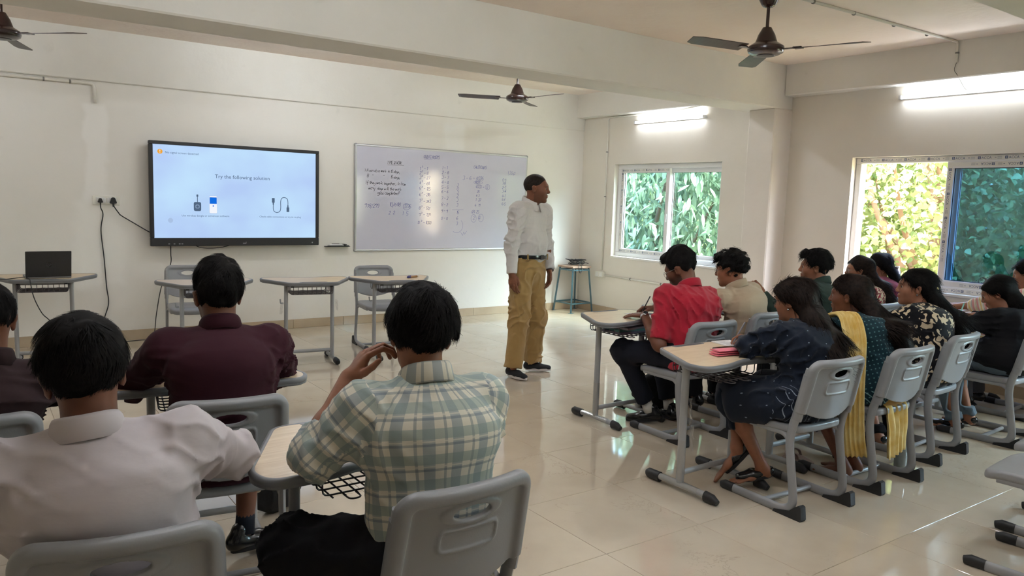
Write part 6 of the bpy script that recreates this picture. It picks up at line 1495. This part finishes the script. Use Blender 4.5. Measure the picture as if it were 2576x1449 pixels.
def held_pen(key, sd, label, mt, lean, length=.14):
    b,W_,d,bk,u = held(key,sd); t = b['t']; p = W_+d*.098+u*.030-bk*.052; M = Matrix.Translation(t.location) @ Matrix.Rotation(t.rotation_euler.z,4,'Z')
    zt = DH+.004; tip = np.array(M @ Vector(p)); l = nrm(np.array((M.to_3x3() @ Vector(lean)))); tip = tip-l*((tip[2]-zt)/l[2] if l[2]>.2 else 0); pen(label,tip,l,length,mt)
m_penk, m_peng, m_penm = mat('black_pen',srgb(20,20,22),.3), mat('silver_pen',srgb(140,142,150),.3,metal=.5), mat('mint_pen',srgb(140,200,185),.4)
held_pen('R1','R','black pen held by the man in the red shirt',m_penk,(.35,-.15,.8)); held_pen('R6','R','grey pen held by the woman in the navy tunic',m_peng,(.45,-.1,.75),.15); held_pen('R9','R','mint green pen held by the woman in the black top',m_penm,(.25,-.1,.8))
sheet('notebook_page','sheet of paper under the writing hand of the man in red','paper',.21,.28,3.84,3.75,-10)
sheet('notebook_page','white paper on the desk of the man in beige','paper',.21,.29,4.42,4.02,8)
sheet('notepad','small white notepad under the pen of the navy tunic woman','notepad',.13,.19,3.485,2.75,-12,.006)
sheet('notebook','open notebook on the desk of the woman writing in black','notebook',.28,.20,5.93,2.62,5,.008)
sheet('notebook','notebook under the striped forearms by the side wall','notebook',.26,.19,6.45,2.95,5,.010)
t = thing('phone', 'dark phone in an olive case beside the notepad', 'phone', (3.345,2.655,DH+.0005), math.radians(-8)); MB().rbox((-.085,-.038,0),(.085,.038,.012),.004).build('case', mat('olive_case',srgb(70,70,52),.5), t); MB().rbox((-.080,-.034,.011),(.080,.034,.0128),.001).build('screen', mat('phone_glass',srgb(12,12,14),.08), t)
mb = MB(); V = []
t = thing('folded_cloth', 'folded pink cloth on the desk of the navy tunic woman', 'cloth', (3.215,2.565,DH+.0005), math.radians(-10))
for k in range(3):
    pth = arc_path([(-.085,0,.006+k*.011),(.075,0,.006+k*.011),(.083,0,.011+k*.011),(.075,0,.016+k*.011)],.01,4) if k<2 else arc_path([(-.08,0,.006+k*.011),(.07,0,.006+k*.011)],.01,4); mb.sweep(pth,.038,.0042,n=10,up=(0,0,1))
mb.build('folds', cloth('pink_towel',srgb(226,120,136),srgb(216,108,126),bump=.4,bscale=60), t, auto=60)
bcol = [srgb(120,110,130),srgb(90,140,140),srgb(160,150,160)]
for k in range(3):
    t = thing('notebook', ['grey notebook lowest in the basket under the red shirt desk','teal notebook in the middle of the basket pile','pale lilac notebook on top of the basket pile'][k], 'notebook', (3.70+.012*k,3.84-.01*k,DH-.112+.0165*k), math.radians([4,-6,9][k]), 'notebooks in the desk basket')
    MB().rbox((-.14,-.10,0),(.14,.10,.015),.002).build('cover', mat('cover_%d'%k,bcol[k],.5), t); MB().box((-.136,-.098,.002),(.1405,.1005,.013)).build('pages', m_paper, t)
# bottles
def bottle(label, x, y, z, h_, r, mb_, mc):
    t = thing('bottle', label, 'bottle', (x,y,z)); MB().lathe([(r*.92,0),(r,.006),(r,h_*.74),(r*.75,h_*.82),(r*.62,h_*.85)],24).build('body', mb_, t, auto=35); MB().lathe([(r*.66,h_*.85),(r*.70,h_*.86),(r*.70,h_*.97),(r*.62,h_)],24).build('cap', mc, t, auto=35)
bottle('navy flask with a steel cap on the sill of the open window',W+.035,3.79,WZ0+.004,.20,.034,mat('navy_flask',srgb(26,34,56),.35),m_silver)
bottle('clear grey water bottle standing on the floor between two chairs',4.50,2.26,0.0,.27,.036,mat('smoky_bottle',srgb(120,126,126),.15,c2=srgb(150,155,152),nscale=8),mat('grey_cap',srgb(90,92,94),.4))
# backpacks
m_bag = mat('black_nylon', srgb(20,20,22), .7, bump=.3, bscale=60)
def backpack(label, x, y, deg, s=1.):
    t = thing('backpack', label, 'backpack', (x,y,0), math.radians(deg))
    V,Q = sdf_mesh([P_ecap((0,0,.07),(0,.01,.30),.13,.075,.12,.065,(1,0,0),.04),P_ell((0,-.07,.13),(.10,.045,.10),None,.03),P_fun((-.4,-.4,-.2),(.4,.4,.6),lambda X,Y,Z:.004-Z+0*X+0*Y,.01,'i')],.011,disp=folds(77,.003,40.)); V = V*s
    add_obj('bag', new_mesh('bag',V,Q), m_bag, t)
    for sx in (-1,1): MB().sweep(catmull([(sx*.06*s,.075*s,.33*s),(sx*.075*s,.13*s,.26*s),(sx*.09*s,.12*s,.12*s),(sx*.11*s,.08*s,.05*s)],5),.004,.018,n=6,up=(0,1,0)).build('strap', m_bag, t, auto=50)
    MB().sweep(catmull([(-.03*s,.04*s,.35*s),(0,.05*s,.385*s),(.03*s,.04*s,.35*s)],5),.006,n=6).build('grab_loop', m_bag, t, smooth=True)
backpack('black backpack on the floor by the maroon shirt desk',1.16,3.52,25,.85); backpack('black bag on the floor behind the legs of the man in red',4.05,3.86,-20,.8)
# sandals and slippers
def sandal(label, x, y, deg, mt, grp=None):
    t = thing('sandal', label, 'sandal', (x,y,0), math.radians(deg), grp); pr=[]
    for i in range(24):
        a=2*PI*i/24; yy=.12*math.cos(a); wd=float(np.interp(yy,[-.12,-.05,.03,.08,.12],[.026,.032,.038,.042,.030])); pr.append((math.copysign(abs(math.sin(a))**.7,math.sin(a))*wd,yy))
    MB().prism(pr[::-1],.001,.014).build('sole', mt, t); MB().sweep(catmull([(-.038,.03,.012),(-.03,.04,.04),(0,.05,.052),(.03,.04,.04),(.038,.03,.012)],5),.003,.014,n=6,up=(0,1,0)).build('strap', mt, t, auto=50)
m_sand = mat('brown_leather',srgb(112,58,38),.3); m_sand2 = mat('pinkish_sole',srgb(140,116,106),.6)
sandal('brown sandal under the floral dress chair, left of its pair',4.98,2.62,-30,m_sand,'brown sandals'); sandal('brown sandal under the floral dress chair, right of its pair',5.10,2.60,-20,m_sand,'brown sandals')
sandal('pale slipper left behind the bare feet of the yellow scarf woman',3.98,2.62,-25,m_sand2,'pale slippers'); sandal('pale slipper right behind the bare feet of the yellow scarf woman',4.08,2.66,-15,m_sand2,'pale slippers')
# clear wrap left on desk legs
def wrap(desk, pts, seed, wd=.03):
    g = np.random.default_rng(seed); V=[];Fc=[]; n=9; m=6; p = np.array(pts,float)
    for i in range(n):
        c = p[0]+(p[1]-p[0])*i/(n-1)
        for j in range(m): V.append(c+np.array(((j/(m-1)-.5)*wd*(1-.3*i/n),g.normal()*.007,g.normal()*.004)))
    for i in range(n-1):
        for j in range(m-1): a=i*m+j; Fc.append((a,a+1,a+m+1,a+m))
    MB().add(V,Fc).build('plastic_wrap', m_film, desk, smooth=False)
DK = {o.get('label'):o for o in bpy.data.objects if o.name.startswith('student_desk')}
for lab,pts,sd in (('desk of the woman in the navy tunic with a pink cloth on it',((-.175,-.215,.50),(-.165,-.235,.22)),1),('empty desk without a chair between the two empty chairs by the wall',((-.24,-.2,.56),(-.25,-.2,.46)),2),('empty desk without a chair between the two empty chairs by the wall',((.24,-.2,.55),(.25,-.2,.44)),3)): wrap(DK[lab],pts,sd)
for o in list(DK.values()):
    if 'navy' in o['label'] or 'red shirt' in o['label']:
        MB().sweep([(-.205,-.03,.034),(-.205,-.33,.034)],.021,.021,n=10,caps=False).build('plastic_wrap', m_film, o, smooth=False); MB().sweep([(-.205,-.2,.06),(-.205,-.2,.28)],.025,.020,n=10,caps=False).build('plastic_wrap', m_film, o, smooth=False)
# ------------------------------------------------------------------ clothing details
b = CAST['T']; t = b['t']; c = b['hip']+b['w']*.092
def ellring(c, rx, ry, n=40, u=(1,0,0), f=(0,1,0)): return [c+np.array(u)*rx*math.cos(a)+np.array(f)*ry*math.sin(a) for a in np.linspace(0,2*PI,n,endpoint=False)]
belt = MB().sweep(ellring(c+np.array((0,.010,0)),.170,.142,u=b['u'],f=b['fw']),.004,.018,n=6,closed=True,up=b['w']).build('belt', m_black_leather, t, auto=60)
MB().rbox((-.024,.150,c[2]-.02),(.024,.160,c[2]+.02),.004).build('buckle', m_black_leather, belt)
for a in (40,140,200,340): 
    a = math.radians(a); p = c+np.array((0,.010,0))+b['u']*.175*math.cos(a)+b['fw']*.147*math.sin(a); MB().rbox(p+np.array((-.006,-.006,-.024)),p+np.array((.006,.006,.024)),.002).build('belt_loop', c_khaki, belt)
watch(b,'L',mat('brown_strap',srgb(44,28,24),.5),mat('rose_dial',srgb(214,150,116),.3,metal=.6),.95); watch(CAST['R1'],'L',m_silver,mat('dark_dial',srgb(30,34,38),.3),.97)
# scarf over the yellow scarf woman's shoulder
def cloth_strip(name, parent, path, width, across, mt, pleats=6, amp=.010, seed=0):
    P = catmull(path,7); n=len(P); m=26; V=[];Fc=[]; across = [nrm(a) for a in across]; g = np.random.default_rng(seed); ph = g.uniform(0,6,3)
    T_ = np.gradient(P,axis=0); T_ /= np.linalg.norm(T_,axis=1)[:,None]
    for i in range(n):
        f_ = i/(n-1)*(len(across)-1); k=min(int(f_),len(across)-2); ac = nrm(across[k]*(1-f_+k)+across[k+1]*(f_-k)); ac = nrm(ac-T_[i]*np.dot(ac,T_[i])); nn = np.cross(T_[i],ac); wd = width[0]+(width[1]-width[0])*i/(n-1)
        for j in range(m):
            q = j/(m-1)-.5; V.append(P[i]+ac*q*wd+nn*amp*(math.sin(q*2*PI*pleats+ph[0]+.4*math.sin(i*.2))+.4*math.sin(q*2*PI*pleats*2.3+ph[1])))
    for i in range(n-1):
        for j in range(m-1): a=i*m+j; Fc.append((a,a+1,a+m+1,a+m))
    me = new_mesh(name,np.array(V),np.array(Fc)); o = add_obj(name,me,mt,parent); md = o.modifiers.new('thickness','SOLIDIFY'); md.thickness=.0012; return o
r7 = CAST['R7']['t']
cloth_strip('scarf',r7,[(-.05,.50,.76),(-.075,.46,.85),(-.105,.38,.920),(-.150,.28,.930),(-.21,.20,.84),(-.255,.165,.70),(-.262,.155,.50),(-.25,.145,.30),(-.225,.135,.17)],(.10,.14),[(-.8,.3,0),(-.8,.5,0),(-.6,.75,0),(-.5,.85,0),(-.5,.85,0)],c_yel,6,.011,1)
cloth_strip('scarf_end',r7,[(-.02,.13,.475),(.0,.06,.455),(.02,.045,.36),(.02,.04,.26),(.03,.04,.17)],(.22,.20),[(1,0,0),(1,.1,0)],c_yel,4,.012,2)
# hair ornaments
def ornament(key, name, p, mt, r=.014, n=5, spread=.016):
    b = CAST[key]; c = b['T'](p); mb = MB(); g = np.random.default_rng(3)
    for i in range(n):
        a = 2*PI*i/n; q = c+b['R']@np.array((spread*math.cos(a),0,spread*math.sin(a))); mb.lathe([(r*.2,-r*.8),(r*.8,-r*.3),(r,0),(r*.8,r*.3),(r*.2,r*.8)],8,Matrix.Translation(q))
    mb.build(name, mt, b['t'], smooth=True)
m_clip = mat('pearl_clip',srgb(170,165,165),.25,metal=.3); m_cream = mat('cream_flower',srgb(232,214,150),.6); m_pink = mat('pink_petal',srgb(200,70,90),.6)
ornament('R6','hair_clip',(-.035,-.112,.012),m_clip,.006,5,.014); ornament('R7','hair_clip',(-.045,-.112,.0),m_clip,.008,4,.012); ornament('R9','hair_clip',(.0,-.118,.025),m_clip,.006,6,.018)
ornament('R8','hair_flower',(-.045,-.118,.005),m_cream,.013,5,.015); ornament('R8','hair_petals',(-.035,-.122,-.030),m_pink,.015,3,.010)
b8 = CAST['R8']; MB().sweep(ellring(b8['T']((.0,-.105,-.055)),.040,.040,24,b8['R'][:,0],nrm(b8['R'][:,1]*.6+b8['R'][:,2]*.8)),.013,n=8,closed=True).build('scrunchie', M_FLOR, b8['t'], smooth=True)
b4 = CAST['R4']; MB().sweep(ellring(b4['T']((.0,-.105,-.03)),.036,.036,24,b4['R'][:,0],nrm(b4['R'][:,1]*.4+b4['R'][:,2]*.9)),.015,n=8,closed=True).build('scrunchie', mat('cream_scrunchie',srgb(206,186,140),.7), b4['t'], smooth=True)
for k,sx in (('R8',-1),('R6',-1)): 
    bb = CAST[k]; p = bb['T']((sx*.083,.0,-.038)); MB().lathe([(.001,-.006),(.0055,-.003),(.0055,.003),(.001,.006)],10,Matrix.Translation(p)).build('earring', m_silver, bb['t'], smooth=True)
# yoke seam lines on the backs of the near shirts, stitched a hair proud
# ------------------------------------------------------------------ outside: ground, trees
m_ground = mat('dry_ground', srgb(150,132,96), .95, c2=srgb(112,118,70), nscale=1.2)
struct('ground_outside', MB().box((W+.3,-40,-4.2),(60,45,-4.0)), m_ground)
def leaf_mat(name, c, c2, trans=.35):
    m, nt, b = _nodes(name); L = nt.links
    oi = N(nt,'ShaderNodeNewGeometry'); no = N(nt,'ShaderNodeTexNoise'); no.inputs['Scale'].default_value=2.2; no.inputs['Detail'].default_value=3; L.new(oi.outputs['Position'],no.inputs['Vector'])
    rp = N(nt,'ShaderNodeValToRGB'); rp.color_ramp.elements[0].position=.35; rp.color_ramp.elements[1].position=.65; rp.color_ramp.elements[0].color=col4(c); rp.color_ramp.elements[1].color=col4(c2); L.new(no.outputs['Fac'],rp.inputs[0])
    L.new(rp.outputs[0],b.inputs['Base Color']); b.inputs['Roughness'].default_value=.45; b.inputs['Specular IOR Level'].default_value=.4
    tr = N(nt,'ShaderNodeBsdfTranslucent'); L.new(rp.outputs[0],tr.inputs[0]); mx = N(nt,'ShaderNodeMixShader'); mx.inputs[0].default_value=trans; out = nt.nodes['Material Output']
    L.new(b.outputs[0],mx.inputs[1]); L.new(tr.outputs[0],mx.inputs[2]); L.new(mx.outputs[0],out.inputs[0]); return m
m_bark = mat('pale_bark', srgb(150,112,84), .9, c2=srgb(176,140,108), nscale=6, bump=.5, bscale=14)
m_bark2 = mat('dark_bark', srgb(84,70,58), .9, c2=srgb(108,92,74), nscale=6, bump=.5, bscale=14)
def leaf_shape(kind):
    """one leaf, 12 triangles, along +y, lightly folded"""
    if kind=='lance': w = [(0,0),(.10,.16),(.155,.4),(.13,.65),(.07,.85),(0,1)]
    else: w = [(0,0),(.34,.14),(.44,.34),(.34,.58),(.14,.82),(0,1.05)]
    V=[(0,0,0)]; F_=[]
    for x,y in w[1:-1]: V += [(-x,y,.10*x-.06*y*y),(0,y,-.06*y*y),(x,y,.10*x-.06*y*y)]
    V.append((0,w[-1][1],-.08)); n=len(w)-2
    F_ += [(0,2,1),(0,3,2)]
    for i in range(n-1):
        a=1+3*i; F_ += [(a,a+1,a+4,a+3),(a+1,a+2,a+5,a+4)]
    a=1+3*(n-1); e=len(V)-1; F_ += [(a,a+1,e),(a+1,a+2,e)]
    return np.array(V), F_
def tree(label, base, blobs, kind, lsize, nleaf, mleaf, mbark, seed, near, nsep=150, trunk_r=.16, branches=14, droop=.6):
    """base trunk foot; blobs: (centre, radii) of foliage; near: plane x where the separate leaves sit first"""
    g = np.random.default_rng(seed); t = thing('tree', label, 'tree', base); B = np.array(base,float)
    top = np.mean([b_[0] for b_ in blobs],0)-B
    tr = MB(); p = catmull([(0,0,0),(.1,.05,top[2]*.35),(top[0]*.4,top[1]*.4,top[2]*.7),(top[0],top[1],top[2]*1.05)],6); tr.sweep(p,np.linspace(trunk_r,trunk_r*.35,len(p)),n=9); tr.build('trunk',mbark,t,smooth=True)
    for i in range(branches):
        c,r = blobs[i%len(blobs)]; e = np.array(c)-B+g.normal(size=3)*np.array(r)*.6; s_ = p[int(g.uniform(.35,.85)*len(p))]; mid = (s_+e)/2+g.normal(size=3)*.18+np.array((0,0,.12))
        q = catmull([s_,mid,e],6); MB().sweep(q,np.linspace(trunk_r*.38,.012,len(q)),n=6).build('branch',mbark,t,smooth=True)
    LV,LF = leaf_shape(kind); pos=[]; 
    for c,r in blobs:
        n = int(nleaf*np.prod(r)**.67/sum(np.prod(q[1])**.67 for q in blobs)); d = g.normal(size=(n,3)); d /= np.linalg.norm(d,axis=1)[:,None]; pos.append(np.array(c)-B+d*np.array(r)*(g.uniform(.25,1.0,(n,1))**.5))
    pos = np.concatenate(pos)
    # keep foliage clear of the building
    keep = (pos[:,0]+B[0]) > W+.75; pos = pos[keep]; n = len(pos)
    yaw = g.uniform(0,2*PI,n); pit = -g.uniform(.1,1.2,n)*droop*1.6; rol = g.normal(size=n)*.6; sz = lsize*g.uniform(.65,1.25,n)
    cy_,sy_,cp,sp_,cr,sr = np.cos(yaw),np.sin(yaw),np.cos(pit),np.sin(pit),np.cos(rol),np.sin(rol)
    Rz = np.zeros((n,3,3)); Rz[:,0,0]=cy_;Rz[:,0,1]=-sy_;Rz[:,1,0]=sy_;Rz[:,1,1]=cy_;Rz[:,2,2]=1
    Rx = np.zeros((n,3,3)); Rx[:,0,0]=1;Rx[:,1,1]=cp;Rx[:,1,2]=-sp_;Rx[:,2,1]=sp_;Rx[:,2,2]=cp
    Ry = np.zeros((n,3,3)); Ry[:,1,1]=1;Ry[:,0,0]=cr;Ry[:,0,2]=sr;Ry[:,2,0]=-sr;Ry[:,2,2]=cr
    R = Rz@Rx@Ry
    order = np.argsort(np.abs(pos[:,0]+B[0]-near[0])+.6*np.abs(pos[:,1]+B[1]-near[1])+.6*np.abs(pos[:,2]+B[2]-near[2])); sepi = order[:nsep]; rest = order[nsep:]
    me = new_mesh('leaf',LV,LF); me.materials.append(mleaf)
    for i in sepi:
        o = add_obj('leaf',me,None,t); m4 = Matrix(R[i].tolist()).to_4x4() @ Matrix.Scale(float(sz[i]),4); m4.translation = Vector(pos[i]); o.matrix_local = m4
    # the rest as one mass
    VV = np.einsum('nij,kj->nki',R[rest],LV)*sz[rest][:,None,None]+pos[rest][:,None,:]; k=len(LV); m = len(rest)
    tri = [f for f in LF if len(f)==3]; qd = [f for f in LF if len(f)==4]; tq = [tuple(f)+(f[-1],) for f in tri]
    F4 = np.array([ (a,b_,c,d_) for a,b_,c,d_ in qd]); F3 = np.array(tri)
    F4 = np.concatenate([F4]+[np.zeros((0,4),int)]); 
    allF = (np.arange(m)[:,None,None]*k+F4[None]).reshape(-1,4); all3 = (np.arange(m)[:,None,None]*k+F3[None]).reshape(-1,3)
    me2 = bpy.data.meshes.new('foliage'); V = VV.reshape(-1,3).astype(np.float32); me2.vertices.add(len(V)); me2.vertices.foreach_set('co',V.ravel())
    li = np.concatenate([allF.ravel(),all3.ravel()]).astype(np.int32); ls = np.concatenate([np.arange(len(allF))*4,len(allF)*4+np.arange(len(all3))*3]).astype(np.int32)
    me2.loops.add(len(li)); me2.loops.foreach_set('vertex_index',li); me2.polygons.add(len(ls)); me2.polygons.foreach_set('loop_start',ls); me2.update(calc_edges=True)
    o = add_obj('foliage',me2,mleaf,t); o['kind']='stuff'
    return t
m_leafA = leaf_mat('mango_leaf', srgb(76,96,74), srgb(124,142,112)); m_leafB = leaf_mat('peepal_leaf', srgb(112,132,72), srgb(172,176,112), .4); m_leafD = leaf_mat('backdrop_leaf', srgb(120,136,78), srgb(170,176,118), .35); m_leafC = leaf_mat('far_leaf', srgb(84,100,74), srgb(128,140,102))
tree('dense mango tree with long drooping leaves filling the small window', (10.4,9.9,-4), [((9.6,8.6,1.4),(1.2,1.8,1.8)),((10.3,10.3,1.9),(1.6,1.9,2.2)),((9.6,9.4,-.3),(1.3,1.8,1.2)),((11.2,12.2,1.6),(1.8,1.8,2.2)),((9.3,7.9,2.6),(.9,.7,1.0))], 'lance', .21, 15000, m_leafA, m_bark2, 21, (8.9,8.4,1.6), 200, droop=.9)
tree('sunlit tree with pale branches and heart-shaped leaves outside the open window', (11.2,5.4,-4), [((10.6,5.4,1.5),(1.7,2.0,1.9)),((10.9,3.9,1.6),(1.6,1.6,1.9)),((11.6,6.6,2.0),(1.2,1.0,1.7)),((11.6,5.2,3.3),(1.6,1.8,1.2)),((11.0,5.4,-.4),(1.6,2.2,1.2))], 'heart', .092, 26000, m_leafB, m_bark, 22, (9.8,5.2,1.5), 200, .17, 26, .7)
tree('leafy tree farther right outside the blue-tinted sash', (10.6,1.6,-4), [((10.0,1.8,1.6),(1.4,1.5,1.7)),((10.6,.4,2.0),(1.5,1.5,1.9)),((10.4,1.4,-.3),(1.4,1.7,1.2))], 'heart', .12, 7000, m_leafC, m_bark, 23, (9.3,2.0,1.5), 100, .15, 12, .7)
tree('tall background tree behind the sunlit one', (15.5,8.2,-4), [((15,8,1.2),(2.4,3.2,2.8)),((15.4,11.5,2.2),(2.4,2.6,2.8)),((15,4.6,1.6),(2.3,2.6,2.8)),((15.5,14.5,1.5),(2.5,2.5,3)),((15.0,1.5,1.2),(2.2,2.4,2.6)),((16,18,2),(3,3,3.2))], 'lance', .34, 17000, m_leafD, m_bark2, 24, (13.5,7,1.5), 40, .2, 10, .7)
